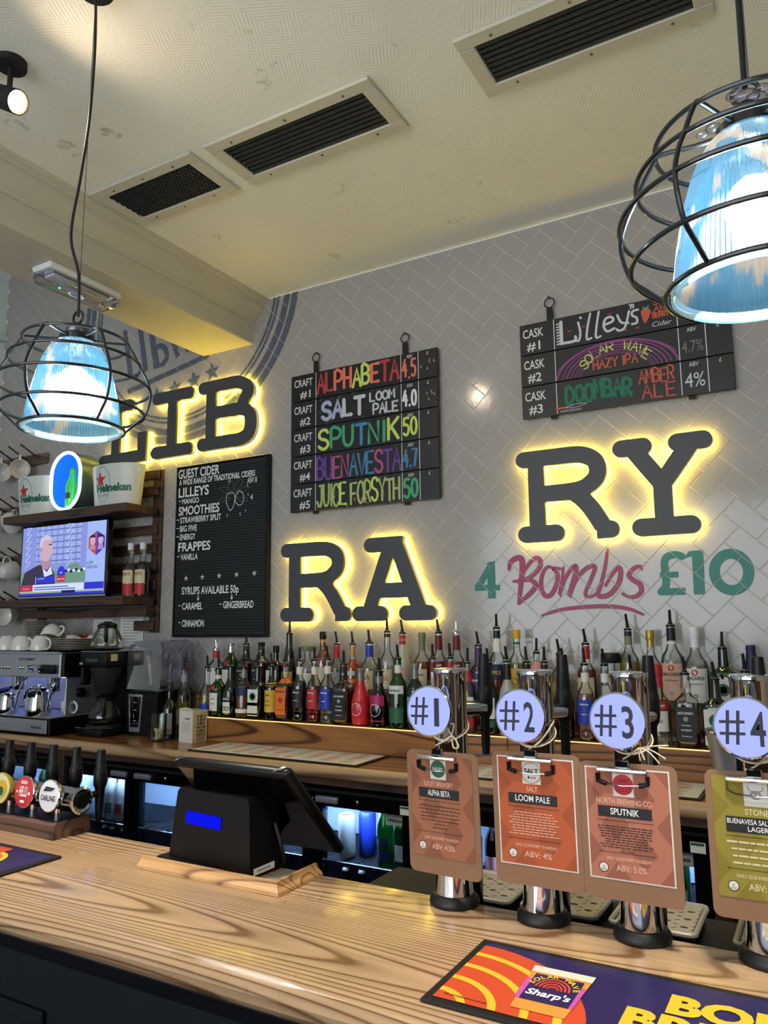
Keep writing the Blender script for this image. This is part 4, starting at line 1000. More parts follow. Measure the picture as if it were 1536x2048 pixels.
def letter_board():
    x0, x1, z0, z1 = -2.985, -2.358, 1.580, 2.486; y = -.034
    root = thing('menu_board', ((x0+x1)/2, y, z0), 'tall black peg-letter menu board with white letters hung beside the slatted shelf', 'menu board')
    mb = MB('black')
    for a, b, c, d in ((x0, x0+.008, z0, z1), (x1-.02, x1, z0, z1), (x0+.008, x1-.02, z0, z0+.014), (x0+.008, x1-.02, z1-.012, z1)): mb.rbox(a, b, y-.006, -.0125, c, d, .003, 1)
    mb.build('frame', root)
    mb = MB('board_felt').box(x0+.008, x1-.02, y+.004, -.0125, z0+.014, z1-.012)
    mb.build('felt_panel', root, smooth=0)
    g = MB('black'); n = 60
    for k in range(n):
        zz = z0+.025+k*(z1-z0-.05)/n; g.box(x0+.021, x1-.021, y+.003, y+.0042, zz, zz+.006)
    g.build('felt_grooves', root, smooth=0, kind='stuff')
    rows = [('GUEST CIDER', -2.975, 2.420, .048, .29), ('A WIDE RANGE OF TRADITIONAL CIDERS', -2.968, 2.383, .030, .52), ('LILLEYS', -2.970, 2.318, .050, .215), ('MANGO', -2.942, 2.280, .028, .12),
            ('SMOOTHIES', -2.965, 2.220, .046, .285), ('STRAWBERRY SPLIT', -2.952, 2.178, .030, .285), ('BIG FIVE', -2.952, 2.132, .031, .12), ('ENERGY', -2.950, 2.088, .030, .11), ('FRAPPES', -2.960, 2.027, .046, .225),
            ('VANILLA', -2.942, 1.981, .031, .122), ('SYRUPS AVAILABLE 50p', -2.926, 1.800, .038, .385), ('CARAMEL', -2.920, 1.722, .034, .14), ('GINGERBREAD', -2.640, 1.724, .034, .195), ('CINNAMON', -2.918, 1.634, .034, .152)]
    M = wall_M(0, y-.0005, 0)
    for s, x, z, h, w in rows:
        mb = MB('white'); text(mb, s, x, z, h, M, width=w, align='l', bold=.022)
        if s in ('MANGO', 'STRAWBERRY SPLIT', 'BIG FIVE', 'ENERGY', 'VANILLA', 'CARAMEL', 'GINGERBREAD', 'CINNAMON'): mb.flat([(x-.027, z+h*.55), (x-.008, z+h*.55), (x-.008, z+h*.55+.004), (x-.027, z+h*.55+.004)], M)
        mb.build('peg_letters', root, smooth=0)
    mb = MB('white'); text(mb, 'ABV 8', -2.467, 2.350, .028, M, width=.062, bold=.01); text(mb, '4', -2.468, 2.262, .028, M, width=.016, bold=.01)
    for k in range(5):
        for a in (90, 18, -54, 162, 234): c0 = (-2.898+k*.114, 1.884+.002*k); ribbon(mb, [c0, (c0[0]+.013*math.cos(R(a)), c0[1]+.013*math.sin(R(a)))], .0042, M, False)
    for x in (-2.81, -2.585): mb.flat([(x-.003, 1.775), (x+.003, 1.775), (x+.003, 1.793), (x-.003, 1.793)], M); mb.flat([(x-.009, 1.778), (x, 1.764), (x+.009, 1.778)], M)
    mb.build('peg_letters', root, smooth=0)
    mb = MB('chalk_white'); c = (-2.585, 2.27)
    def sk(pts, w=.0022, m='chalk_white'): mb.use(m); ribbon(mb, smoothline([(c[0]+a, c[1]+b) for a, b in pts], 4), w, M, False)
    sk([(-.045, .035), (-.05, 0), (-.025, -.05), (.0, -.03), (.008, .02), (-.01, .04), (-.045, .035)], .004); sk([(.02, .03), (.01, -.005), (.04, -.03), (.065, -.01), (.06, .03), (.035, .045), (.02, .03)], .004)
    for a0 in (20, 60, 110, 150, 200, 330):
        ca, sa = math.cos(R(a0)), math.sin(R(a0)); sk([(.02*ca, .02*sa+.02), (.07*ca-.02*sa, .06*sa+.03+.01*ca), (.11*ca, .085*sa+.03), (.07*ca+.02*sa, .06*sa+.03-.01*ca), (.02*ca, .02*sa+.02)], .0016, 'chalk_grey')
    for a, b, r in ((-.03, .10, .014), (.02, .115, .008), (.09, .07, .010), (.095, .02, .007), (-.105, -.05, .011), (-.04, -.075, .009), (.045, -.075, .010), (.08, -.06, .006)): sk([(a, b-r), (a, b+r)]); sk([(a-r*.6, b), (a+r*.6, b)])
    mb.build('chalk_drawing', root, smooth=0)
    MB('steel_dark').tube([((x0+x1)/2-.02, -.012, z1+.014), ((x0+x1)/2, -.02, z1+.008), ((x0+x1)/2, -.02, z1-.003)], .002, 6).build('hanging_screw', root)
letter_board()
# ------------------------------------------------------------------ bottles on the stepped shelf
PROF = dict(
    std=[(0, .92), (.015, 1), (.58, 1), (.66, .9), (.73, .55), (.79, .38), (1, .35)],
    vod=[(0, .94), (.012, 1), (.56, 1), (.62, .9), (.68, .58), (.74, .42), (1, .39)],
    jd=[(0, .93), (.02, 1), (.60, 1), (.645, .93), (.70, .6), (.75, .40), (.84, .44), (.92, .38), (1, .36)],
    jag=[(0, .96), (.012, 1), (.60, 1), (.66, .9), (.71, .5), (.75, .34), (1, .32)],
    sou=[(0, .82), (.03, .97), (.10, .95), (.14, 1), (.36, 1), (.52, .86), (.66, .56), (.76, .40), (.8, .40), (1, .40)],
    lam=[(0, .75), (.02, .97), (.10, 1), (.15, .93), (.17, 1), (.55, 1), (.64, .86), (.72, .5), (.77, .42), (1, .40)],
    mal=[(0, .95), (.015, 1), (.50, 1), (.62, .82), (.73, .46), (.8, .38), (1, .37)],
    cha=[(0, .95), (.012, 1), (.42, 1), (.6, .72), (.78, .42), (1, .38)],
    tan=[(0, .9), (.02, 1), (.50, 1), (.54, .9), (.56, 1), (.62, .97), (.70, .62), (.76, .38), (1, .34)],
    pan=[(0, .95), (.015, 1), (.50, .98), (.60, .80), (.66, .66), (.74, .48), (.80, .42), (1, .38)])
SQ = {'jd': 6, 'jag': 5}
def rad(style, t):
    p = PROF[style]
    for (a, ra), (b, rb) in zip(p, p[1:]):
        if t <= b: return ra+(rb-ra)*(t-a)/(b-a) if b > a else rb
    return p[-1][1]
def bottle(x, y, z, h, r, style, glass, liq, fill, top, collar, labels, label, group, name='spirit_bottle', face=0):
    root = thing(name, (x, y, z), label, 'bottle', group); T = Matrix.Translation((x, y, z)); p = SQ.get(style); seg = 32 if p else 24
    if p: r *= .88
    pr = PROF[style]; sq = None
    if p: sq = [p if a < .64 else 2+(p-2)*max(0, (.72-a)/.08) for a, _ in pr]
    ph = PI/seg
    MB(glass).lathe([(b*r, a*h) for a, b in pr], seg, T, sq, ph=ph).build('glass', root)
    if liq:
        ts = [.02]+[a for a, b in pr if .03 < a < fill]+[fill]
        q = [p if t < .64 else 2+(p-2)*max(0, (.72-t)/.08) for t in ts] if p else None
        MB(liq).lathe([(rad(style, t)*r*.93, t*h+.002) for t in ts], seg, T, q, ph=ph).build('liquid', root)
    nr = pr[-1][1]*r
    if collar:
        for (a, b, m) in collar:
            MB(m).lathe([(rad(style, a)*r+.0008, a*h), (rad(style, b)*r+.0008, b*h)], 20, T, caps=False).build('neck_band', root)
    if top == 'pour' or top == 'silver':
        o = MB('chrome' if top == 'silver' else 'black').lathe([(nr*.8, h-.001), (nr*1.12, h), (nr*1.1, h+.006), (nr*.7, h+.009), (nr*.55, h+.016)], 16, T).build('pourer', root)
        rnd = random.Random(int(x*1000)); lx = rnd.uniform(-.006, .004); L = .060 if top == 'pour' else .05
        m = MB('black' if top == 'pour' else 'chrome'); m.cyl((x, y, z+h+.014), (x+lx, y-.004, z+h+L), .0056, .0046 if top == 'pour' else .0025, 10); m.build('spout', o)
        MB('chrome').torus((x, y, z+h+.008), nr*.85, .0016, 16, 6).build('collar_ring', o)
    elif top:
        cm, ch, cr = top
        MB(cm).lathe([(nr*cr, h-.012), (nr*cr*1.04, h-.010), (nr*cr*1.04, h+ch-.003), (nr*cr*.9, h+ch)], 18, T).build('cap', root)
    for lb in labels:
        z0, z1, hw, m = lb[:4]; tx = lb[4] if len(lb) > 4 else ()
        mb = MB(m); n = 10; rr = max(rad(style, z0), rad(style, z1))*r+.0009
        c, s_ = math.cos(face), math.sin(face)
        def fn(pt, off=0, rr=rr):
            if p: u, v = pt[0], -(rr+off+.0004)
            else: a = pt[0]/rr; u, v = (rr+off)*math.sin(a), -(rr+off)*math.cos(a)
            return (x+u*c-v*s_, y+u*s_+v*c, z+pt[1])
        W_ = hw*r
        vs = [fn((-W_+2*W_*i/n, q)) for q in (z0*h, z1*h) for i in range(n+1)]
        mb.add(vs, [(i, i+1, n+2+i, n+1+i) for i in range(n)])
        for t in tx:
            mb.use(t[3])
            if t[0] == 'disc':
                poly = circ(t[4] if len(t) > 4 else 0, t[1]*h, t[2], 16); mb.add([fn(q, .0005) for q in poly], [tuple(range(16))])
            else: text(mb, t[0], 0, t[1]*h, t[2], None, width=t[4] if len(t) > 4 else None, bold=.02, fn=lambda q: fn(q, .0007))
        mb.build('paper_label', root)
    return root
FR = 'front row of bottles on the lower step'; BK = 'back row of bottles on the upper step'
YF, YB = -.232, -.085
def fb(x, h, r, *a, **k): return bottle(x, YF, ZS+.0005, h, r, *a, FR, **k)
def bb(x, h, r, *a, **k): return bottle(x, YB, ZT+.0015, h, r, *a, BK, **k)
Wt, Bl, Wh = 'label_white', 'label_black', 'white'
lam = lambda m: [(.22, .54, .95, m, (('LaMusica', .47, .0065, Wh, .034), ('SAMBUCA', .34, .004, Wh, .022)))]
lamc = [(.78, .90, Wt)]
# standing on the counter at the left end of the shelf
bottle(-2.71, -.22, ZK+.0005, .305, .034, 'std', 'glass_clear', 'liq_yellow', .5, 'pour', [(.82, .93, 'label_grey')], [(.18, .40, 1.2, 'label_cream')], 'clear bottle of pale yellow spirit with a pourer, behind the white box', 'bottles on the counter by the shelf end', name='spirit_bottle')
bottle(-2.855, -.058, ZK+.0005, .33, .034, 'vod', 'glass_clear', 'liq_lime', .55, 'pour', [(.86, .98, 'label_red')], [(.25, .5, 1.1, 'label_white')], 'clear bottle with a red neck band and pourer, behind the blender hood edge', 'bottles on the counter by the shelf end')
bottle(-2.583, -.20, ZK+.0005, .315, .033, 'std', 'glass_clear', 'liq_yellow', .55, 'pour', [], [(.20, .48, 1.2, 'label_blue'), (.24, .40, 1.21, 'label_cream')], 'clear bottle with a blue and cream label between the white box and the green gin', 'bottles on the counter by the shelf end')
# front row
fb(-2.483, .209, .0395, 'tan', 'glass_green', 'liq_green', .6, 'pour', [(.80, .88, Wt)], [(.12, .50, .62, Wt, (('London', .36, .006, Bl), ('Dry Gin', .26, .005, Bl))), (.57, .66, .3, 'label_red')], 'green ribbed gin bottle with a white label and pourer on the lower step')
fb(-2.408, .221, .0357, 'pan', 'black_gloss', None, 0, 'pour', [], [(.08, .30, .62, Wt, (('disc', .17, .010, Bl, -.008), ('disc', .17, .010, Bl, .009))), (.34, .40, .7, 'label_black', (('XOXO', .345, .009, Wh),))], 'black bottle with a white animal-face oval label, beside the green gin')
fb(-2.330, .218, .0364, 'std', 'glass_clear', 'liq_amber', .42, 'pour', [(.80, .96, 'cap_grey')], [(.45, .62, 1.25, 'label_navy'), (.10, .18, 1.25, Wt)], 'clear bottle with a navy band label and pale amber drink in the front row')
fb(-2.250, .220, .0400, 'jag', 'glass_dkgreen', 'liq_green', .6, 'pour', [(.74, .95, 'glass_dkgreen')], [(.06, .58, .80, Wt, (('disc', .44, .0175, 'label_green'), ('disc', .44, .010, 'label_cream'))), (.26, .32, .81, 'label_red'), (.08, .11, .78, 'label_red')], 'square dark green herbal liqueur bottle beside the yellow-label bottle on the lower step')
fb(-2.171, .226, .0305, 'std', 'glass_brown', 'liq_cola', .6, 'pour', [(.64, .70, 'label_yellow')], [(.14, .56, 1.2, 'label_yellow', (('CAMEL', .45, .007, 'label_dkred', .03), ('CAFE', .34, .006, 'label_dkred'), ('LIQUEUR', .26, .006, 'label_dkred', .03)))], 'slim dark bottle with a tall yellow label beside the orange-label whisky')
fb(-2.097, .240, .0384, 'jd', 'glass_clear', 'liq_whisky', .6, ('label_dkred', .006, 1.15), [(.66, .74, 'label_orange')], [(.10, .58, .78, 'label_orange', (('FIREBALL', .50, .008, 'label_black', .05), ('disc', .36, .012, 'label_red'), ('CINNAMON WHISKY', .18, .0035, 'label_black', .045)))], 'amber cinnamon whisky bottle with a burnt orange label')
fb(-2.019, .254, .0320, 'lam', 'glass_clear', 'liq_dark', .66, 'pour', lamc, lam('label_black'), 'slim sambuca bottle of black liqueur with a black label')
fb(-1.940, .256, .0318, 'lam', 'glass_clear', 'liq_red', .18, 'pour', lamc, lam('label_red'), 'slim nearly empty sambuca bottle with a red label')
fb(-1.872, .261, .0330, 'lam', 'glass_clear', 'liq_clear', .5, 'pour', lamc, lam('label_blue'), 'slim clear sambuca bottle with a blue label beside the square black-label whiskey')
jdl = [(.08, .56, .86, 'label_black', (("JACK DANIEL'S", .46, .0075, Wh, .048), ('disc', .395, .008, 'label_grey'), ('Tennessee', .30, .005, Wh, .03), ('WHISKEY', .23, .0055, Wh, .034), ('70cl 40% vol', .15, .0035, Wh, .03)))]
fb(-1.791, .241, .0430, 'jd', 'glass_clear', 'liq_whisky', .60, 'pour', [(.74, .98, 'label_black')], jdl, 'square black-label whiskey bottle beside the red fruit liqueur')
srz = lambda a: [(.10, .46, .95, a, (('sourz', .26, .017, Wh, .05), ('disc', .41, .001, Wh)))]
def ring(root, x, m='white'):
    mb = MB(m); fn = cyl_fn(x, YF, .0405, ZS); pts = circ(0, .066, .0225, 28)
    for k in range(28):
        a, b = pts[k], pts[(k+1) % 28]; q = lambda p, f: fn((p[0]*f, .066+(p[1]-.066)*f))
        mb.add([q(a, 1), q(b, 1), q(b, 1.07), q(a, 1.07)], [(0, 1, 2, 3)])
        if k % 3 == 0: mb.add([q(a, 1.06), q(b, 1.06), q(((a[0]+b[0])/2, (a[1]+b[1])/2), 1.16)], [(0, 1, 2)])
    mb.build('sunburst_print', root)
ring(fb(-1.707, .224, .0393, 'sou', 'label_crimson', None, 0, ('cap_grey', .004, 1.1), [(.80, .99, 'cap_grey')], srz('label_crimson'), 'glossy red fruit liqueur bottle with a white sunburst print and grey cap'), -1.707)
ring(fb(-1.618, .214, .0405, 'sou', 'black_gloss', None, 0, 'pour', [(.80, .93, 'cap_grey')], [(.10, .58, 1.0, 'label_magenta', (('sourz', .27, .017, Wh, .05),))], 'black and magenta fruit liqueur bottle with a pourer beside the red one'), -1.618)
fb(-1.529, .267, .0370, 'std', 'glass_green', 'liq_green', .6, 'pour', [(.80, .92, Wt)], [(.50, .62, 1.1, Wt, (("Gordon's", .53, .012, Bl, .05),)), (.08, .30, 1.0, 'label_green')], 'bright green gin bottle with a white script band beside the magenta liqueur')
fb(-1.452, .247, .0335, 'std', 'glass_dkgreen', 'liq_green', .6, ('cap_grey', .004, 1.1), [(.78, .98, 'cap_grey')], [(.30, .50, .9, 'label_grey'), (.10, .25, .9, 'label_green')], 'dark green bottle with a grey neck seal, half behind the first round badge')
fb(-1.372, .270, .0300, 'vod', 'glass_clear', 'liq_clear', .5, 'pour', [(.82, .95, 'label_dkred')], [(.2, .5, 1.1, 'label_red')], 'clear bottle with a red label behind the first tap column')
fb(-1.296, .273, .0300, 'vod', 'glass_clear', 'liq_whisky', .3, 'pour', [(.82, .95, 'label_red')], [(.2, .5, 1.1, 'label_white')], 'clear bottle with a white label behind the first tap column')
fb(-1.223, .255, .0300, 'std', 'glass_clear', 'liq_pink', .45, 'pour', [(.74, .90, 'label_red')], [(.30, .52, 1.1, Wt, (('SLATER', .40, .009, 'label_red', .036),)), (.08, .2, 1.1, 'label_red')], 'clear bottle with a red neck band and red-lettered white label by the first tap')
fb(-1.138, .255, .0350, 'std', 'glass_dkgreen', 'liq_green', .6, 'pour', [], [(.22, .52, 1.0, Wt, (('disc', .38, .014, 'label_grey'),)), (.10, .20, 1.0, 'label_green')], 'green bottle with a black and white drawing, behind the first black tap handle')
fb(-1.062, .263, .0335, 'mal', 'frosted', None, 0, 'pour', [(.76, .98, 'label_black')], [(.35, .42, .8, 'label_black')], 'white frosted bottle with a black neck behind the second round badge')
fb(-.985, .262, .0300, 'vod', 'glass_clear', 'liq_clear', .5, 'pour', [(.84, .98, 'label_black')], [(.2, .5, 1.1, 'label_white')], 'clear bottle of colourless spirit mostly hidden by the second tap column')
fb(-.918, .262, .0300, 'vod', 'glass_clear', 'liq_amber', .5, 'pour', [(.84, .98, 'label_black')], [(.2, .5, 1.1, 'label_cream')], 'clear bottle of amber spirit mostly hidden by the second tap column')
fb(-.846, .257, .0320, 'lam', 'glass_clear', 'liq_dark', .55, 'pour', lamc, lam('label_black'), 'slim black sambuca bottle behind the second black tap handle')
fb(-.770, .257, .0320, 'lam', 'glass_clear', 'liq_pink', .60, 'pour', lamc, lam('label_blue'), 'slim sambuca bottle of pale rose liqueur with a blue label')
fb(-.700, .256, .0310, 'lam', 'glass_clear', 'liq_red', .2, 'pour', lamc, lam('label_red'), 'slim sambuca bottle with a red base beside the third tap column')
fb(-.610, .236, .0310, 'std', 'glass_clear', 'liq_clear', .5, 'pour', [], [(.2, .5, 1.1, 'label_white')], 'clear bottle hidden by the third tap column')
fb(-.522, .235, .0370, 'vod', 'glass_clear', 'liq_clear', .55, ('label_red', .03, 1.15), [(.80, .98, 'label_red')], [(.50, .62, 1.15, 'label_red', (('SMIRNOFF', .535, .008, Wh, .05),)), (.20, .48, .95, Wt, (('No.21', .32, .010, Bl, .03),))], 'clear vodka bottle with a red cap and red banner label behind the third tap handle')
fb(-.434, .231, .0415, 'jd', 'glass_clear', 'liq_whisky', .16, 'pour', [], jdl, 'nearly empty square black-label whiskey bottle beside the steel bucket')
fb(-.342, .216, .0480, 'jag', 'glass_dkgreen', 'liq_green', .6, 'pour', [(.74, .95, 'glass_dkgreen')], [(.06, .58, .84, Wt, (('disc', .42, .021, 'label_green'), ('disc', .42, .012, 'label_cream'))), (.20, .26, .85, 'label_red')], 'square dark green herbal liqueur bottle behind the steel bucket')
fb(-.250, .243, .0310, 'vod', 'glass_clear', 'liq_clear', .5, 'pour', [], [(.2, .5, 1.1, 'label_white')], 'clear bottle on the lower step hidden by the fourth tap column')
# back row
bb(-2.632, .205, .0440, 'std', 'glass_clear', 'liq_clear', .5, 'silver', [(.82, .98, 'label_red')], [(.2, .5, 1.1, Wt)], 'broad clear bottle with a red neck band and silver pourer on the upper step')
bb(-2.537, .237, .0411, 'tan', 'glass_green', 'liq_green', .6, ('cap_silver', .002, 1.15), [(.82, .97, 'cap_silver')], [(.12, .48, .7, Wt), (.57, .66, .3, 'label_red')], 'green ribbed gin bottle with a silver cap in the back row')
bb(-2.442, .231, .0430, 'jd', 'glass_clear', 'liq_whisky', .62, 'pour', [(.74, .98, 'label_black')], jdl, 'square black-label whiskey bottle with a pourer on the upper step')
bb(-2.350, .240, .0420, 'jd', 'glass_clear', 'liq_whisky', .62, ('black', .004, 1.2), [(.74, .98, 'label_black')], jdl, 'square black-label whiskey bottle with a black cap in the back row')
bb(-2.262, .208, .0420, 'jag', 'glass_dkgreen', 'liq_green', .6, ('black', .02, 1.2), [], [(.06, .56, .82, Wt, (('disc', .40, .014, 'label_green'),)), (.60, .64, .4, 'label_yellow')], 'square dark green herbal liqueur bottle with a black cap in the back row')
bb(-2.185, .280, .0370, 'cha', 'black_gloss', None, 0, 'pour', [], [(.2, .4, 1.0, 'label_gold'), (.52, .55, .4, 'label_cream')], 'tall black tapering bottle with a pourer under the foot of a letter R')
bb(-2.082, .216, .0370, 'std', 'glass_clear', 'liq_red', .5, ('cap_khaki', .016, 2.2), [], [(.2, .5, 1.1, Wt)], 'clear bottle with a wide khaki stopper in the back row')
bb(-1.997, .270, .0360, 'std', 'glass_clear', 'liq_amber', .9, ('black', .022, 1.2), [(.90, .97, 'label_gold')], [(.2, .5, 1.1, 'label_cream')], 'amber whisky bottle with a black cap in the back row')
bb(-1.922, .233, .0340, 'vod', 'glass_clear', 'liq_clear', .5, 'pour', [(.76, .98, 'label_red')], [(.2, .5, 1.1, 'label_grey', (('disc', .36, .016, 'label_red'),))], 'clear bottle with a red neck band and a round red label in the back row')
bb(-1.838, .233, .0345, 'vod', 'glass_clear', 'liq_orange', .72, 'pour', [(.80, .96, 'label_gold')], [(.44, .52, .8, 'label_white'), (.3, .38, 1.0, 'label_orange', (('WHITLEY', .32, .007, Wh, .04),))], 'bright orange gin bottle with a pourer in the back row')
bb(-1.752, .240, .0412, 'vod', 'glass_clear', 'liq_clear', .55, 'pour', [(.76, .96, 'label_blue')], [(.2, .52, .9, 'label_cream', (('disc', .38, .020, 'label_green'), ('disc', .38, .014, 'label_cream'), ('FREE', .37, .008, 'label_green')))], 'clear gin bottle with a blue neck band and a round green badge')
bb(-1.662, .287, .0330, 'vod', 'glass_clear', 'liq_clear', .5, 'pour', [(.93, .98, 'label_black')], [(.18, .46, 1.1, 'label_cream', (('OZ', .30, .018, 'label_red'),))], 'tall clear vodka bottle with red print, below the letter A')
bb(-1.587, .281, .0360, 'mal', 'frosted', None, 0, 'pour', [(.84, .98, 'label_red'), (.89, .93, Wt)], [(.3, .5, .8, 'label_pink', (('disc', .40, .012, 'label_magenta'),))], 'white frosted bottle with a red and white neck band in the back row')
bb(-1.494, .262, .0370, 'std', 'glass_clear', 'liq_amber', .62, ('cap_khaki', .025, 1.2), [(.80, .98, 'cap_khaki')], [(.14, .52, 1.0, 'label_cream', (('Captain', .42, .009, 'label_dkred', .045), ('disc', .30, .013, 'label_dkred'), ('SPICED', .17, .006, 'label_black')))], 'spiced rum bottle with an olive cap and cream label in the back row')
smir = lambda: [(.50, .60, 1.15, 'label_dkred', (('SMIRNOFF', .525, .009, Wh, .055),)), (.15, .46, .9, Wt)]
bb(-1.416, .282, .0360, 'vod', 'glass_clear', 'liq_clear', .5, 'pour', [(.76, .97, 'label_dkred')], smir(), 'clear vodka bottle with a dark red neck and black pourer in the back row')
bb(-1.335, .282, .0360, 'vod', 'glass_clear', 'liq_clear', .5, 'silver', [(.76, .97, 'label_dkred')], smir(), 'clear vodka bottle with a dark red neck and silver pourer in the back row')
bb(-1.239, .230, .0350, 'vod', 'glass_clear', 'liq_purple', .9, 'pour', [(.78, .98, 'label_purple')], [(.2, .55, 1.0, 'label_purple', (('BERRY', .40, .009, Wh, .04),))], 'deep purple bottle with a pourer in the back row')
bb(-1.158, .299, .0330, 'vod', 'glass_clear', 'liq_amber', .4, 'pour', [(.88, .98, 'label_black'), (.70, .87, Wt)], [(.34, .54, 1.1, 'label_navy', (('APPLE', .41, .014, 'label_yellow', .05),))], 'tall bottle with a white neck and a navy label lettered in yellow')
bb(-1.075, .272, .0350, 'std', 'glass_clear', 'liq_lime', .6, ('label_yellow', .025, 1.25), [(.88, .91, 'label_green')], [(.18, .54, 1.0, 'label_yellow', (('disc', .36, .014, 'label_black'), ('RUM', .22, .009, 'label_black')))], 'overproof rum bottle with a pale yellow cap and yellow label')
bb(-.996, .203, .0340, 'std', 'glass_clear', 'liq_pink', .7, 'pour', [(.66, .85, 'label_pink')], [(.2, .5, 1.1, 'label_pink')], 'pink gin bottle with a pourer behind the second tap column')
bb(-.906, .200, .0340, 'std', 'glass_clear', 'liq_yellow', .6, 'pour', [(.78, .98, 'label_gold')], [(.2, .5, 1.1, 'label_gold')], 'pale bottle with a gold neck between the second and third taps')
bb(-.803, .238, .0340, 'vod', 'glass_clear', 'liq_amber', .6, 'pour', [(.78, .98, 'label_red')], [(.2, .5, 1.1, 'label_cream')], 'amber bottle with a red neck band behind the rose sambuca')
bb(-.712, .185, .0380, 'std', 'glass_clear', 'liq_clear', .5, ('label_black', .024, 2.6), [], [(.2, .5, 1.1, Wt)], 'clear bottle with a very wide black stopper in the back row')
bb(-.645, .291, .0350, 'std', 'glass_clear', 'liq_yellow', .6, 'pour', [(.82, .93, 'cap_khaki'), (.93, .99, 'label_black')], [(.18, .5, 1.1, 'label_cream')], 'tall pale bottle with a brown neck band and pourer above the third tap column')
bb(-.568, .268, .0340, 'std', 'glass_clear', 'liq_yellow', .6, ('cap_gold', .024, 1.2), [(.86, .96, 'cap_gold')], [(.18, .5, 1.1, 'label_cream')], 'pale bottle with a gold cap behind the third tap handle')
bac = lambda m: [(.16, .58, 1.15, m, (('BACARDI', .44, .011, Bl, .06), ('disc', .53, .011, 'label_red'), ('CARTA BLANCA', .38, .004, Bl, .045), ('disc', .24, .008, 'label_grey')))]
bb(-.495, .303, .0400, 'std', 'glass_clear', 'liq_clear', .55, 'pour', [(.84, .99, 'label_black'), (.80, .83, Wt)], bac('label_peach'), 'rum bottle with a peach label and a black neck beside the white-label rum')
bb(-.418, .275, .0410, 'std', 'glass_clear', 'liq_clear', .6, ('cap_white', .026, 1.25), [(.84, .98, 'cap_white')], bac('label_white'), 'white rum bottle with a white cap and a red circle on its label')
bb(-.329, .225, .0500, 'jag', 'glass_green', 'liq_green', .6, 'pour', [(.74, .98, 'glass_dkgreen')], [(.06, .56, .85, Wt, (('disc', .40, .021, 'label_green'), ('disc', .40, .012, 'label_cream'))), (.14, .22, .86, 'label_red')], 'large square green herbal liqueur bottle with a pourer on the upper step')
bb(-.240, .235, .0330, 'cha', 'black_gloss', None, 0, ('label_navy', .004, 1.2), [(.62, .99, 'label_navy'), (.80, .84, 'label_gold')], [(.15, .4, 1.0, 'label_gold')], 'dark wine bottle with a navy and gold foil top')
bb(-.165, .205, .0330, 'vod', 'glass_smoke', 'liq_dark', .6, 'pour', [], [(.2, .5, 1.0, 'label_grey')], 'smoky dark bottle beside the navy and gold foil top')
# steel wine bucket
def steel_bucket():
    x, y = -.262, -.43; T = Matrix.Translation((x, y, ZK+.0005))
    root = thing('wine_bucket', (x, y, ZK), 'brushed stainless steel bucket on the back counter behind the fourth round badge', 'bucket')
    MB('steel').lathe([(.062, 0), (.066, .004), (.092, .185), (.090, .185), (.064, .006), (.001, .006)], 40, T, caps=False).build('body', root)
    MB('chrome').torus((x, y, ZK+.186), .0925, .0035, 40, 8).build('rolled_rim', root)
steel_bucket()
# ------------------------------------------------------------------ slatted shelf unit with the television
def shelf_unit():
    root = thing('slatted_shelf', (-3.6, -.06, 1.6), 'dark stained slatted wall shelf holding the television and buckets', 'shelf')
    for a, b in ((-3.165, -3.10), (-4.10, -4.04)): MB('wood_dark').rbox(a, b, -.030, -.0125, 1.605, 2.49, .002, 1).build('upright', root)
    for z in (2.435, 2.345, 2.13, 2.03, 1.93, 1.83, 1.69, 1.615):
        MB('wood_dark').rbox(-4.14 if z > 1.7 else -3.26, -3.115, -.050, -.0305, z, z+.052, .003, 1).build('slat', root) if z > 1.7 or z < 1.65 else MB('wood_dark').rbox(-4.14, -3.115, -.10, -.0305, z, z+.05, .003, 1).build('slat', root)
    for z in (2.232, 1.748): MB('wood_dark').rbox(-4.13, -3.108, -.268, -.0505, z, z+.043, .003, 1).build('shelf_board', root)
shelf_unit()
Z1, Z2 = 1.7915, 2.2755
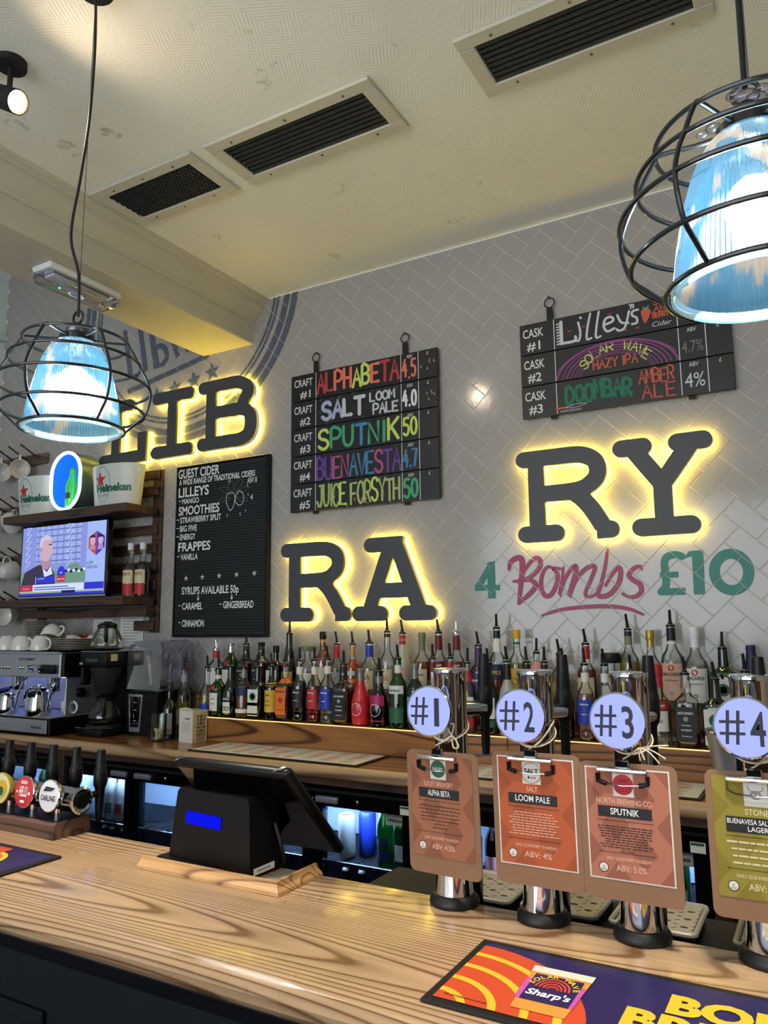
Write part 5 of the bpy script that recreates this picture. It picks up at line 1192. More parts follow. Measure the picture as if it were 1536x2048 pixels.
def television():
    x0, x1, z0, z1, y = -4.035, -3.305, Z1+.008, 2.218, -.205
    root = thing('television', ((x0+x1)/2, y, Z1), 'flat television showing a sports interview, on the dark slatted shelf', 'television')
    MB('black_gloss').rbox(x0, x1, y, y+.035, z0, z1, .004).build('casing', root)
    MB('cap_silver').rbox(x0+.002, x1-.002, y-.003, y+.002, z0, z0+.010, .001, 1).build('bottom_trim', root)
    for x in (x0+.15, x1-.15): MB('black').rbox(x-.03, x+.03, y-.01, y+.09, Z1+.0005, Z1+.009, .002, 1).build('foot', root)
    a, b, c, d = x0+.014, x1-.014, z0+.016, z1-.012; w, h = b-a, d-c
    cols = dict(tv_sky=(126, 140, 205), tv_bld=(150, 162, 214), tv_steel=(96, 112, 176), tv_skin=(190, 160, 178), tv_skin2=(164, 132, 156), tv_hair=(186, 184, 206), tv_coat=(58, 54, 74), tv_green=(104, 140, 116), tv_panel=(150, 172, 226), tv_blue=(48, 56, 190), tv_red=(172, 52, 74), tv_white=(196, 208, 246), tv_dark=(40, 40, 66), tv_orange=(176, 70, 76), tv_lime=(150, 160, 130))
    for k, v in cols.items():
        if k not in MATS: emis(k, v, .95)
    mb = MB('tv_sky')
    def L(k): return wall_M(a, y-.0006-.0002*k, c)
    def q(poly, m, k): mb.use(m).flat([(p[0]*w, p[1]*h) for p in poly], L(k))
    def rect(u0, u1, v0, v1, m, k): q([(u0, v0), (u1, v0), (u1, v1), (u0, v1)], m, k)
    rect(0, 1, 0, 1, 'tv_sky', 0); rect(.18, .72, .45, 1, 'tv_bld', 1)
    for i in range(7): rect(.2+i*.075, .225+i*.075, .45, 1, 'tv_sky', 2)
    for i in range(6): rect(.18, .72, .48+i*.09, .50+i*.09, 'tv_steel', 3)
    for x in (.05, .56):
        mb.use('tv_white')
        for s in range(6): ribbon(mb, [((x)*w, (.4+.1*s)*h), ((x+.06)*w, (.5+.1*s)*h), (x*w, (.5+.1*s)*h)], .004, L(4), False)
    rect(.0, .78, .17, .34, 'tv_green', 4); q([(.55, .30), (.60, .42), (.68, .44), (.74, .36), (.78, .28)], 'tv_green', 5)
    for i in range(9): q(circ(.53+.03*i, .32+.012*(i % 3), .018, 10, ry=.02), 'tv_dark' if i % 2 else 'tv_white', 6)
    # man in a dark coat
    q([(.0, .10), (.05, .34), (.18, .42), (.27, .46), (.37, .42), (.42, .30), (.44, .10)], 'tv_coat', 7)
    q([(.24, .46), (.27, .40), (.33, .36), (.37, .44), (.36, .52), (.26, .54)], 'tv_skin2', 8)
    q(circ(.305, .66, .082, 24, ry=.175), 'tv_skin', 9); q([(.225, .66), (.22, .76), (.245, .84), (.30, .875), (.36, .84), (.38, .78), (.33, .80), (.27, .79), (.25, .70)], 'tv_hair', 10)
    q([(.375, .70), (.40, .62), (.375, .60)], 'tv_skin', 10); rect(.335, .375, .72, .735, 'tv_dark', 11); q([(.345, .555), (.38, .56), (.375, .54)], 'tv_skin2', 11); q(circ(.245, .66, .016, 10, ry=.04), 'tv_skin2', 11)
    q([(.27, .40), (.33, .33), (.37, .42), (.40, .30), (.30, .26)], 'tv_white', 9)
    q(circ(.505, .295, .048, 20, ry=.11), 'tv_blue', 12); q([(.46, .18), (.55, .18), (.552, .27), (.458, .27)], 'tv_red', 13)
    # graphics panel and captions
    rect(.79, 1, .16, 1, 'tv_panel', 8); q([(.81, .62), (.81, .78), (.90, .86), (.90, .52)], 'tv_orange', 9); q([(.90, .52), (.90, .86), (.99, .78), (.99, .62)], 'tv_blue', 9)
    for cx in (.855, .945): q(circ(cx, .73, .03, 16, ry=.065), 'tv_skin', 10); q(circ(cx, .77, .03, 16, 0, PI, ry=.04), 'tv_dark', 11); q([(cx-.035, .60), (cx+.035, .60), (cx+.022, .68), (cx-.022, .68)], 'tv_skin2', 10)
    rect(.20, .43, .175, .265, 'tv_blue', 14); rect(.195, .20, .17, .27, 'tv_white', 15); rect(0, 1, .035, .155, 'tv_white', 14); rect(0, .165, .06, .155, 'tv_red', 15); rect(.78, 1, .06, .155, 'tv_blue', 15)
    rect(0, 1, .03, .055, 'tv_lime', 16); rect(0, 1, 0, .03, 'tv_blue', 16); rect(.52, .68, .02, .06, 'tv_dark', 17)
    mb.use('tv_white'); text(mb, 'Lee Clark', .22*w, .228*h, .010, L(16), align='l'); text(mb, 'sky', .505*w, .30*h, .012, L(16)); text(mb, 'sports', .505*w, .21*h, .012, L(16), width=.055); text(mb, 'This Is Now', .08*w, .09*h, .008, L(17))
    mb.use('tv_dark'); text(mb, 'AZIM', .80*w, .40*h, .018, L(16), align='l', width=.05); text(mb, 'FANYAN', .80*w, .34*h, .018, L(16), align='l', width=.085)
    mb.use('tv_steel')
    for i in range(2): rect(.18, .68-.08*i, .075+.032*i, .093+.032*i, 'tv_steel', 17)
    mb.build('screen', root, smooth=0)
television()
def tub(cx, label):
    pm('tub_white', (214, 214, 206), .35) if 'tub_white' not in MATS else None
    y, z, h = -.165, Z2+.0006, .222; root = thing('drinks_bucket', (cx, y, Z2), label, 'bucket', 'printed ice buckets on the top shelf')
    def ring(a, b, zz, n=40): return [(cx+a*math.cos(2*PI*k/n), y+b*math.sin(2*PI*k/n), z+zz) for k in range(n)]
    rows = [(.155, .075, 0), (.158, .078, .006), (.178, .096, h), (.174, .092, h), (.154, .074, .008)]
    vs = []; n = 40
    for a, b, zz in rows: vs += ring(a, b, zz)
    fs = [(i*n+k, i*n+(k+1) % n, (i+1)*n+(k+1) % n, (i+1)*n+k) for i in range(4) for k in range(n)]+[tuple(range(n-1, -1, -1)), tuple(4*n+k for k in range(n))]
    MB('tub_white').add(vs, fs).build('body', root, smooth=50)
    if 'print_green' not in MATS: pm('print_green', (24, 92, 64), .45); pm('print_red', (190, 34, 46), .45); pm('print_teal', (120, 186, 190), .45); pm('slot_blue_lit', (70, 170, 210), .4, em=(90, 200, 240), es=.6)  # blue light in the hand slot is painted as a glowing colour
    def fn(p, o=.0012):
        t = p[1]/h; a, b = .156+.021*t+o, .076+.020*t+o; th = p[0]/.13+.42; return (cx+a*math.sin(th), y-b*math.cos(th), z+p[1])
    def poly(P, m, o): mb.use(m).add([fn(p, o) for p in P], [tuple(range(len(P)))])
    mb = MB('print_green'); ox = -.075
    for k in range(32):
        e = lambda f, i: (ox+.048*f*math.cos(2*PI*i/32), .115+.100*f*math.sin(2*PI*i/32))
        mb.use('print_teal').add([fn(e(1, k)), fn(e(1, k+1)), fn(e(.92, k+1)), fn(e(.92, k))], [(0, 1, 2, 3)])
    st = [(ox-.012+(.040 if k % 2 == 0 else .016)*math.sin(k*PI/5), .140+(.046 if k % 2 == 0 else .018)*math.cos(k*PI/5)) for k in range(10)]
    for k in range(10): poly([(ox-.012, .140), st[(k+1) % 10], st[k]], 'print_red', .0016)
    mb.use('print_green'); text(mb, 'Heineken', -.015, .075, .040, None, width=.20, bold=.05, fn=lambda p: fn(p, .002))
    mb.use('label_grey'); text(mb, 'SILVER', ox, .048, .016, None, width=.07, fn=lambda p: fn(p, .002)); mb.build('printing', root)
    mb = MB('slot_blue_lit'); P = rrect(.118, .160, .178, .200, .010, 4); mb.add([fn(p, .0015) for p in P], [tuple(range(len(P)))]); mb.build('hand_slot', root)
tub(-3.935, 'white oval ice bucket with a red star, between the hanging cups and the neon oval')
tub(-3.288, 'white oval ice bucket with a red star, under the glowing letter L')
def neon_sign():
    cx, z, y = -3.628, Z2+.0006, -.235; w, h = .128, .335
    root = thing('neon_sign', (cx, y, Z2), 'upright oval neon sign with a blue inside and a green bottle', 'neon sign')
    def stad(ww, hh, n=14): r = ww; return [(cx+r*math.cos(a), z+hh-r*1.0+r*math.sin(a)-.0) for a in [PI*k/n for k in range(n+1)]]+[(cx+r*math.cos(a), z+(h-hh)+r+r*math.sin(a)) for a in [PI+PI*k/n for k in range(n+1)]]
    outer = stad(w, h); inner = stad(w-.014, h-.014)
    pm('sign_side', (110, 132, 120), .3, .5); pm('sign_blue', (24, 110, 214), .5, em=(30, 120, 230), es=.5)
    mb = MB('sign_side'); n = len(outer)
    mb.add([(p[0], y, p[1]) for p in outer]+[(p[0], -.10, p[1]) for p in outer]+[(p[0], y, p[1]) for p in inner]+[(p[0], -.115, p[1]) for p in inner],
           [(i, n+i, n+(i+1) % n, (i+1) % n) for i in range(n)]+[(i, (i+1) % n, 2*n+(i+1) % n, 2*n+i) for i in range(n)]+[(n+i, 3*n+i, 3*n+(i+1) % n, n+(i+1) % n) for i in range(n)])
    mb.build('housing', root)
    mb = MB('sign_blue'); mb.add([(p[0], y+.001, p[1]) for p in inner]+[(p[0], -.116, p[1]) for p in inner], [(i, (i+1) % n, n+(i+1) % n, n+i) for i in range(n)]+[tuple(range(n, 2*n))]); mb.build('blue_lining', root)
    MB('neon').tube([(p[0], y-.006, p[1]) for p in stad(w-.007, h-.007, 16)], .0085, 10, True).build('neon_tube', root)
    MB('acrylic').rbox(cx-.09, cx+.09, y-.01, -.12, Z2+.0003, Z2+.0055, .002, 1).build('base', root)
    pm('sign_green_lit', (60, 190, 70), .15, coat=.5, em=(60, 200, 80), es=.25)  # faint glow stands in for the neon light on the bottle
    b = beer_bottle(cx+.004, -.198, z+.022, 'sign_green_lit', [(.05, .085, .024, 'label_green')], 'green beer bottle standing inside the oval neon sign', h=.225, r=.034)
neon_sign()
for x, y, fr, lb in ((-3.215, -.125, True, 'clear vodka bottle with a red and white label beside the television'), (-3.135, -.115, False, 'dark spirit bottle with a red and white label at the end of the television shelf')):
    bottle(x, y, Z1+.0006, .262, .037, 'vod', 'glass_clear', 'liq_clear' if fr else 'liq_cola', .5 if fr else .7, ('cap_white', .026, 1.15), [], [(.05, .26, 1.2, 'label_red'), (.27, .54, 1.2, 'label_cream', (("GLEN'S", .43, .016, 'label_red', .06),)), (.27, .29, 1.21, 'label_white')], lb, 'bottles beside the television', name='vodka_bottle')

# ------------------------------------------------------------------ cup racks on the wall
def cup_mesh(mb, M, r=.055, h=.085):
    mb.lathe([(.001, 0), (r*.55, 0), (r*.62, .006), (r*.9, h*.35), (r*1.0, h*.75), (r, h), (r*.95, h), (r*.92, h*.75), (r*.8, h*.35), (r*.5, .010), (.001, .010)], 24, M, caps=False)
def cup_handle(mb, M, r=.055, h=.085):
    pts = [M @ Vector((r*.92+.036*math.sin(a), 0, h*.55+.028*math.cos(a))) for a in [PI*k/10 for k in range(11)]]; mb.tube(pts, .006, 8)
def cup(name, M, mat, label, group, r=.055, h=.085):
    p = M.translation; root = thing(name, p, label, 'cup', group)
    mb = MB(mat); cup_mesh(mb, M, r, h); mb.build('bowl', root, smooth=60)
    mb = MB(mat); cup_handle(mb, M, r, h); mb.build('handle', root, smooth=60)
pm('cup_inner', (70, 72, 72), .4)
def racks():
    spec = [(2.672, 'topmost'), (2.355, 'second'), (2.045, 'third'), (1.785, 'lowest')]; xr = [-4.092, -4.15, -4.15, -4.165]
    for (z, nm), x1 in zip(spec, xr):
        root = thing('cup_rack', (-4.35, -.02, z-.03), 'wooden wall rail with slanting pegs for cups, %s of the four rails' % nm, 'rack', 'cup rails on the wall')
        MB('wood_rail').rbox(-4.6, x1, -.036, -.0125, z-.032, z+.032, .003, 1).build('rail', root)
        for k in range(4):
            x = x1-.07-k*.115; mb = MB('wood_dark'); mb.cyl((x, -.030, z), (x, -.165, z+.065), .0055, seg=8); mb.build('peg', root)
    g = 'cups hanging on the wall pegs'
    def hang(x, z, label, mat='cup_white', face=(.85, -.5, -.1)):
        d = Vector(face).normalized(); q = d.to_track_quat('Z', 'Y').to_matrix().to_4x4()
        # cup axis along d (mouth), handle upwards on the peg
        up = Vector((0, 0, 1)); side = (up-d*up.dot(d)).normalized(); yv = d.cross(side)
        M = Matrix((side, yv, d)).transposed().to_4x4(); M.translation = Vector((x, -.105, z))-d*.045
        cup('hanging_cup', M, mat, label, g, .058, .095)
    hang(-4.245, 2.602, 'large white cup hanging on the top rail beside the ice bucket')
    hang(-4.43, 2.60, 'white cup on the top rail, cut by the frame')
    hang(-4.30, 2.285, 'white cup on the second rail, half hidden by the shelf end', face=(-.3, .7, -.5))
    hang(-4.43, 2.285, 'white cup on the second rail, cut by the frame', face=(-.2, -.9, -.1))
    hang(-4.30, 1.975, 'white cup hanging bottom outwards on the third rail beside the television', face=(-.1, .9, .2))
    hang(-4.425, 1.975, 'white cup hanging bottom outwards on the third rail, cut by the frame', face=(-.1, .9, .2))
    hang(-4.26, 1.715, 'white cup hanging mouth forward on the lowest rail', face=(.3, -.9, -.1))
    hang(-4.41, 1.715, 'grey-brown cup on the lowest rail', 'cup_brown', face=(.2, -.95, 0))
racks()
# paper notices taped to the tiles under the shelf
for x0, x1, z0, z1, l in ((-3.62, -3.46, 1.50, 1.68, 'typed white notice on the tiles behind the saucers'), (-3.40, -3.22, 1.53, 1.70, 'typed white notice on the tiles behind the upper coffee pot')):
    r = thing('paper_notice', ((x0+x1)/2, -.0135, z0), l, 'notice', 'typed notices on the tiles')
    MB('label_white').box(x0, x1, -.0145, -.0132, z0, z1).build('sheet', r, smooth=0)
    mb = MB('label_grey'); rnd = random.Random(x0)
    for k in range(9): mb.flat([(x0+.02, z1-.02-k*.016), (x0+.02+(x1-x0-.04)*rnd.uniform(.55, 1), z1-.02-k*.016), (x0+.02+(x1-x0-.04)*.9, z1-.016-k*.016), (x0+.02, z1-.016-k*.016)], wall_M(0, -.0148, 0))
    mb.build('typed_lines', r, smooth=0)

# ------------------------------------------------------------------ espresso machine
def espresso():
    x0, x1 = -4.32, -3.245
    root = thing('espresso_machine', (-3.8, -.33, ZK), 'steel and black espresso machine with knobs and cups piled on top', 'coffee machine')
    MB('steel').rbox(x0, x1-.004, -.505, -.49, 1.392, 1.514, .004, 1).build('front_panel', root)
    MB('black').rbox(x0, x1, -.489, -.10, 1.395, 1.512, .006, 1).build('upper_body', root)
    MB('chrome').rbox(x0, x1-.002, -.512, -.506, 1.505, 1.518, .002, 1).build('top_rail', root)
    MB('steel').rbox(x0, x1-.035, -.26, -.24, 1.21, 1.394, .003, 1).build('back_splash', root)
    MB('black').rbox(x0, x1, -.552, -.10, 1.128, 1.205, .006, 1).build('base', root)
    MB('steel').rbox(x0, x1-.012, -.560, -.5525, 1.136, 1.198, .002, 1).build('base_panel', root)
    MB('steel_tray').rbox(x0+.01, x1-.012, -.545, -.265, 1.2055, 1.209, .001, 1).build('drip_grid', root)
    MB('steel').rbox(x1-.035, x1-.022, -.45, -.241, 1.21, 1.394, .003, 1).build('side_splash', root)
    for x in (x0+.1, x1-.09): MB('black').cyl((x, -.48, ZK+.0005), (x, -.48, 1.13), .022, seg=16).build('foot', root)
    M = wall_M(0, -.5056, 0)
    mb = MB('label_navy'); text(mb, 'FUTURMAT', -3.50, 1.474, .012, M, width=.125, bold=.03); mb.build('name_plate', root, smooth=0)
    MB('black').rbox(-3.385, -3.262, -.53, -.506, 1.412, 1.456, .01).build('control_block', root)
    for x in (-3.445, -3.372): MB('chrome').cyl((x, -.506, 1.437), (x, -.548, 1.437), .019, .016, 20).build('knob', root)
    for x in (-3.69, -3.665, -3.64, -3.545, -3.52, -3.495): MB('chrome').sphere((x, -.508, 1.438), .0095, 12, 8).build('button', root)
    MB('black').cyl((x1-.035, -.37, 1.315), (x1+.0, -.37, 1.315), .026, .022, 20).build('side_knob', root)
    MB('machine_led').box(x0+.1, x1-.06, -.42, -.405, 1.388, 1.3915).build('work_light', root, smooth=0)
    for x in (-3.70, -3.42):
        mb = MB('chrome'); mb.cyl((x, -.40, 1.392), (x, -.40, 1.345), .036, .034, 24); g = mb.build('brew_group', root)
        mb = MB('chrome'); mb.cyl((x, -.40, 1.345), (x, -.40, 1.318), .034, .03, 24); mb.cyl((x, -.43, 1.332), (x+.01, -.47, 1.326), .009, seg=10); mb.tube([(x, -.40, 1.318), (x-.012, -.405, 1.300)], .007, 8); mb.build('portafilter', g)
        mb = MB('black'); mb.cyl((x+.01, -.47, 1.326), (x+.03, -.56, 1.312), .012, .014, 12); mb.build('portafilter_handle', g)
    for x in (-3.535, -3.29): MB('chrome').tube(smoothline([(x, -.47, 1.392), (x, -.50, 1.36), (x-.01, -.515, 1.30), (x-.02, -.52, 1.235)], 5), .0045, 8).build('steam_wand', root)
    mb = MB('label_navy'); text(mb, 'Rimini', -3.33, 1.158, .012, wall_M(0, -.5606, 0), width=.07, bold=.03); mb.build('model_script', root, smooth=0)
espresso()
def jug(x, y, r, h, label, spout):
    z = 1.2095; root = thing('milk_jug', (x, y, z), label, 'jug', 'steel jugs on the espresso machine'); T = Matrix.Translation((x, y, z))
    MB('chrome').lathe([(r*.98, 0), (r, .004), (r*.97, h*.5), (r*.82, h*.8), (r*.86, h), (r*.83, h), (r*.79, h*.8), (r*.94, h*.5), (r*.96, .006), (.001, .006)], 28, T, caps=False).build('body', root)
    if spout:
        MB('chrome').tube(smoothline([(x-r*.9, y-.01, z+h*.25), (x-r*1.35, y-.02, z+h*.65), (x-r*.9, y-.02, z+h*1.08), (x+.01, y-.01, z+h*1.16), (x+r*.7, y, z+h*1.02)], 5), .006, 8).build('handle', root)
        MB('chrome').lathe([(r*.84, h), (r*.6, h+.014), (r*.15, h+.02), (r*.15, h+.032), (.001, h+.034)], 24, T, caps=False).build('lid', root)
    else: MB('chrome').tube(smoothline([(x+r*.85, y, z+h*.85), (x+r*1.6, y-.01, z+h*.8), (x+r*1.55, y-.01, z+h*.3), (x+r*.95, y, z+h*.2)], 5), .005, 8).build('handle', root)
jug(-3.655, -.49, .050, .095, 'short open steel milk jug on the espresso machine tray', False)
jug(-3.415, -.49, .060, .115, 'lidded steel pot with a curved handle on the espresso machine tray', True)
jug(-3.80, -.47, .045, .09, 'small steel milk jug on the espresso machine tray, cut by the frame', False)
cup('tea_cup', Matrix.Translation((-3.31, -.40, 1.2095)), 'cup_white', 'small white cup on the espresso machine tray behind the lidded pot', 'cups on the espresso machine', .035, .065)
g = 'cups on the espresso machine'; zt = 1.5195
def inv(x, y, z, m, l, tx=180, ty=0, r=.055):
    M = Matrix.Translation((x, y, z)) @ Matrix.Rotation(R(tx), 4, 'X') @ Matrix.Rotation(R(ty), 4, 'Y') @ Matrix.Translation((0, 0, -.075)); cup('tea_cup', M, m, l, g, r, .075)
inv(-3.70, -.40, zt, 'cup_white', 'upturned white cup on the machine top in front of the grey-brown cup')
inv(-3.85, -.38, zt, 'cup_white', 'upturned white cup on the machine top, cut by the frame')
inv(-3.575, -.38, zt, 'cup_white', 'upturned white cup at the front of the machine top beside the plates', 180, 0, .05)
inv(-3.63, -.27, zt, 'cup_brown', 'tilted grey-brown cup leaning among the upturned cups', 150, 10)
inv(-3.645, -.27, zt+.058, 'cup_white', 'white cup stacked on the tilted grey-brown cup', 155, 12)
inv(-3.78, -.26, zt, 'cup_brown', 'grey-brown upturned cup behind the front white cups')
inv(-3.56, -.20, zt, 'cup_white', 'white cup behind the stacked saucers on the machine', 180, 0, .05)
inv(-3.42, -.17, zt, 'cup_white', 'upturned white cup behind the nearer stack of saucers', 180, 0, .05)
def plates(x, y, z, r, n, label, base=None):
    root = thing('saucer_stack', (x, y, z), label, 'plates', 'stacks of saucers on the coffee machine')
    for k in range(n):
        T = Matrix.Translation((x, y, z+k*.0085)); MB('plate').lathe([(r*.55, 0), (r*.6, .001), (r, .0068), (r, .0082), (r*.58, .004), (.001, .004)], 32, T, caps=False).build('saucer', root)
plates(-3.425, -.29, zt, .115, 7, 'stack of stoneware saucers on the espresso machine beside the coffee brewer')
MB('black').rbox(-4.02, -3.80, -.235, -.105, zt, zt+.062, .004).build('cup_box', label='low black box at the back of the machine top under the taller saucer stack', cat='box')
plates(-3.895, -.165, zt+.0625, .088, 11, 'taller stack of saucers on the low black box of the espresso machine')
MB('steel').lathe([(.034, 0), (.036, .004), (.036, .085), (.033, .085), (.033, .006), (.001, .006)], 18, Matrix.Translation((-3.74, -.155, zt)), caps=False).build('sugar_tin', label='shiny steel tin at the back of the machine top between the cups', cat='tin', smooth=50)
MB('label_red').rbox(-3.64, -3.50, -.135, -.105, zt, zt+.075, .004).build('tea_box', label='red box at the back of the machine top behind the cups', cat='box')

# ------------------------------------------------------------------ filter coffee brewer with two glass pots
def carafe(x, y, z, label, coffee):
    root = thing('coffee_pot', (x, y, z), label, 'coffee pot', 'glass filter coffee pots'); T = Matrix.Translation((x, y, z))
    MB('glass_clear').lathe([(.062, .001), (.078, .012), (.080, .035), (.060, .085), (.044, .110), (.042, .125)], 32, T).build('glass_bowl', root, smooth=60)
    MB('liq_dark' if coffee else 'black').lathe([(.060, .002), (.0765, .012), (.077, .03 if coffee else .014), (.05, .0305 if coffee else .0145)], 32, T).build('coffee' if coffee else 'heat_band', root)
    MB('black').lathe([(.046, .108), (.047, .124), (.040, .132), (.020, .136), (.018, .142), (.001, .143)], 28, T, caps=False).build('lid', root)
    MB('black').tube(smoothline([(x+.035, y-.03, z+.120), (x+.062, y-.06, z+.128), (x+.072, y-.068, z+.09), (x+.068, y-.064, z+.045)], 5), .0095, 10).build('handle', root)
def brewer():
    x0, x1, y0, y1 = -3.175, -2.988, -.46, -.16
    root = thing('coffee_brewer', (-3.03, -.31, ZK), 'black filter coffee brewer with a glass pot on top and one below', 'coffee machine')
    MB('black').rbox(x0+.004, x1-.004, y0, y1, ZK+.0005, 1.158, .006).build('base', root)
    MB('chrome').rbox(x0+.006, x1-.006, y0-.004, y0+.06, 1.1585, 1.163, .0015, 1).build('front_trim', root)
    MB('black_matt').lathe([(.085, 0), (.085, .012), (.078, .014)], 32, Matrix.Translation((-3.082, -.365, 1.1585))).build('hot_plate', root)
    MB('black').rbox(x0+.03, x1-.02, -.24, y1, 1.1585, 1.444, .006).build('column', root)
    MB('black').rbox(x0, x1, y0+.005, y1, 1.445, 1.516, .010).build('housing', root)
    MB('steel').rbox(x0+.004, x1-.004, y0+.009, y1-.004, 1.5165, 1.520, .001, 1).build('warming_top', root)
    MB('black_matt').lathe([(.040, 0), (.045, .004), (.078, .115), (.080, .128)], 28, Matrix.Translation((-3.082, -.365, 1.315))).build('filter_basket', root)
    MB('black').rbox(-3.145, -3.125, -.47, -.42, 1.36, 1.444, .006).build('basket_handle', root)
    mb = MB('steel_dark'); text(mb, 'novo', -3.085, 1.470, .022, wall_M(0, y0+.0045, 0), width=.082, bold=.04); mb.build('name_plate', root, smooth=0)
    MB('label_cream').box(x1-.001, x1+.0008, -.425, -.385, 1.474, 1.506).build('sticker', root, smooth=0)
    MB('label_grey').box(x0+.006, x0+.028, y0+.0030, y0+.0048, 1.456, 1.466).build('switch_plate', root, smooth=0)
brewer()
carafe(-3.082, -.365, 1.1735, 'glass coffee pot with a little coffee under the brewer basket', True)
carafe(-3.085, -.37, 1.5205, 'empty glass coffee pot on top of the black brewer', False)

# ------------------------------------------------------------------ bar blender under a clear sound hood
def blender():
    x0, x1, y0, y1 = -2.966, -2.766, -.33, -.12
    root = thing('bar_blender', (-2.88, -.23, ZK), 'black bar blender under a clear plastic sound hood', 'blender')
    mb = MB('black'); mb.prism([(x0, 0), (x1-.015, 0), (x1, .20), (x0-.012, .20)], y1-y0, plane_M((0, y1, ZK+.001), (1, 0, 0), (0, 0, 1))); mb.build('motor_base', root)
    MB('black_gloss').rbox(x0-.014, x1+.012, y0-.008, y1+.008, 1.3235, 1.338, .004).build('deck', root)
    MB('cap_silver').prism([(-.058, .0), (.010, .0), (.024, .175), (-.070, .175)], .004, plane_M((-2.888, y0-.0005, ZK+.018), (1, 0, 0), (0, 0, 1))).build('trim_frame', root)
    MB('black_gloss').prism([(-.050, .022), (.002, .022), (.014, .164), (-.060, .164)], .0055, plane_M((-2.888, y0-.0005, ZK+.018), (1, 0, 0), (0, 0, 1))).build('touch_panel', root)
    mb = MB('label_grey'); M = wall_M(-2.913, y0-.0068, ZK+.018)
    for zz in (.05, .10, .135): mb.flat([(-.006, zz), (.014, zz), (.014, zz+.004), (-.006, zz+.004)], M)
    mb.flat([(-.006, .064), (-.002, .064), (-.002, .085), (-.006, .085)], M); mb.build('panel_icons', root, smooth=0)
    # hood: an arched clear shell
    prof = [(x0-.008, 1.3385), (x0-.010, 1.44), (x0-.005, 1.52), (x0+.01, 1.552), (x0+.04, 1.566), (x1-.03, 1.570), (x1+.008, 1.560), (x1+.018, 1.53), (x1+.020, 1.42), (x1+.012, 1.3385)]
    n = len(prof); vs = [(p[0], y0-.004, p[1]) for p in prof]+[(p[0], y1, p[1]) for p in prof]
    MB('acrylic').add(vs, [(i, i+1, n+i+1, n+i) for i in range(n-1)]+[tuple(range(n)), tuple(range(2*n-1, n-1, -1))]).build('sound_hood', root, smooth=50)
    MB('glass_thin').lathe([(.045, 0), (.05, .01), (.068, .15), (.070, .155)], 24, Matrix.Translation((-2.866, -.225, 1.339)), caps=False).build('blending_jug', root)
    MB('black').lathe([(.052, 0), (.052, .012), (.02, .014)], 24, Matrix.Translation((-2.866, -.225, 1.3385))).build('drive_collar', root)
blender()
def tumbler():
    x, y = -2.682, -.405; root = thing('sugar_glass', (x, y, ZK), 'clear tumbler holding paper sugar sticks in front of the blender', 'glass'); T = Matrix.Translation((x, y, ZK+.0005))
    MB('glass_clear').lathe([(.034, 0), (.036, .003), (.040, .118), (.038, .118), (.0345, .008), (.001, .008)], 28, T, caps=False).build('tumbler', root, smooth=60)
    rnd = random.Random(4); mb = MB('label_cream')
    for k in range(9):
        a = rnd.random()*6.28; mb.tube([(x+.012*math.cos(a), y+.012*math.sin(a), ZK+.012), (x+.022*math.cos(a+.5), y+.022*math.sin(a+.5), ZK+.055)], .0045, 6)
    mb.build('sugar_sticks', root, kind='stuff')
tumbler()
bottle(-2.695, -.325, ZK+.0005, .225, .0325, 'std', 'glass_smoke', 'liq_dark', .3, ('label_black', .028, 1.3), [], [(.10, .52, 1.2, 'label_grey', (('disc', .24, .010, 'label_dkred'),))], 'dark syrup bottle with a black cap and grey label behind the tumbler', 'bottles on the counter by the shelf end', name='syrup_bottle')
def carton():
    N_ = Vector((-2.485, -.392, ZK+.0005)); s, h = .086, .138; a = R(4); u = Vector((-math.cos(a), math.sin(a), 0)); v = Vector((math.sin(a), math.cos(a), 0))
    pm('carton_kraft', (206, 190, 150), .6); pm('carton_white', (216, 210, 200), .6)
    root = thing('tea_carton', N_+u*s/2+v*s/2, 'white and kraft carton with a bamboo drawing standing beside the bottles', 'box')
    M = plane_M(N_, -u, v); mb = MB('carton_white'); mb.prism([(-s, 0), (0, 0), (0, s), (-s, s)], h, M); mb.use('carton_kraft').prism([(-s, 0), (-s/2, .0), (0, 0), (0, s), (-s, s)], .001, M @ Matrix.Translation((0, 0, h)))
    mb.prism([(0, 0), (s, 0), (s, .010), (s/2, .016), (0, .010)], s*.02, plane_M(N_+u*s+Vector((0, 0, h)), -u, (0, 0, 1))); mb.build('carton', root, smooth=0)
    F = plane_M(N_+u*s-v*.0006, -u, (0, 0, 1)); mb = MB('label_black'); text(mb, 'green', .052, .100, .010, F, width=.034, bold=.02)
    mb.use('label_grey')
    for k in range(6): mb.flat([(.02, .085-k*.008), (.07, .085-k*.008), (.07, .087-k*.008), (.02, .087-k*.008)], F)
    mb.build('front_print', root, smooth=0)
    Sd = plane_M(N_-u*.0006, v, (0, 0, 1)); mb = MB('carton_kraft').flat([(.003, .003), (s-.003, .003), (s-.003, h-.003), (.003, h-.003)], Sd); mb.use('label_black'); Sd = Matrix.Translation(-u*.0006) @ Sd; rnd = random.Random(9)
    for x in (.03, .043, .056, .066):
        ribbon(mb, [(x, .004), (x+rnd.uniform(-.004, .004), .07), (x+rnd.uniform(-.006, .006), .118)], .003, Sd)
        for k in range(6):
            zz = .03+k*.016; dx = rnd.choice((-1, 1))*.014; ribbon(mb, [(x, zz), (x+dx, zz+.008)], .004, Sd, False, lambda t: 1-.8*t)
    mb.build('bamboo_print', root, smooth=0)
carton()
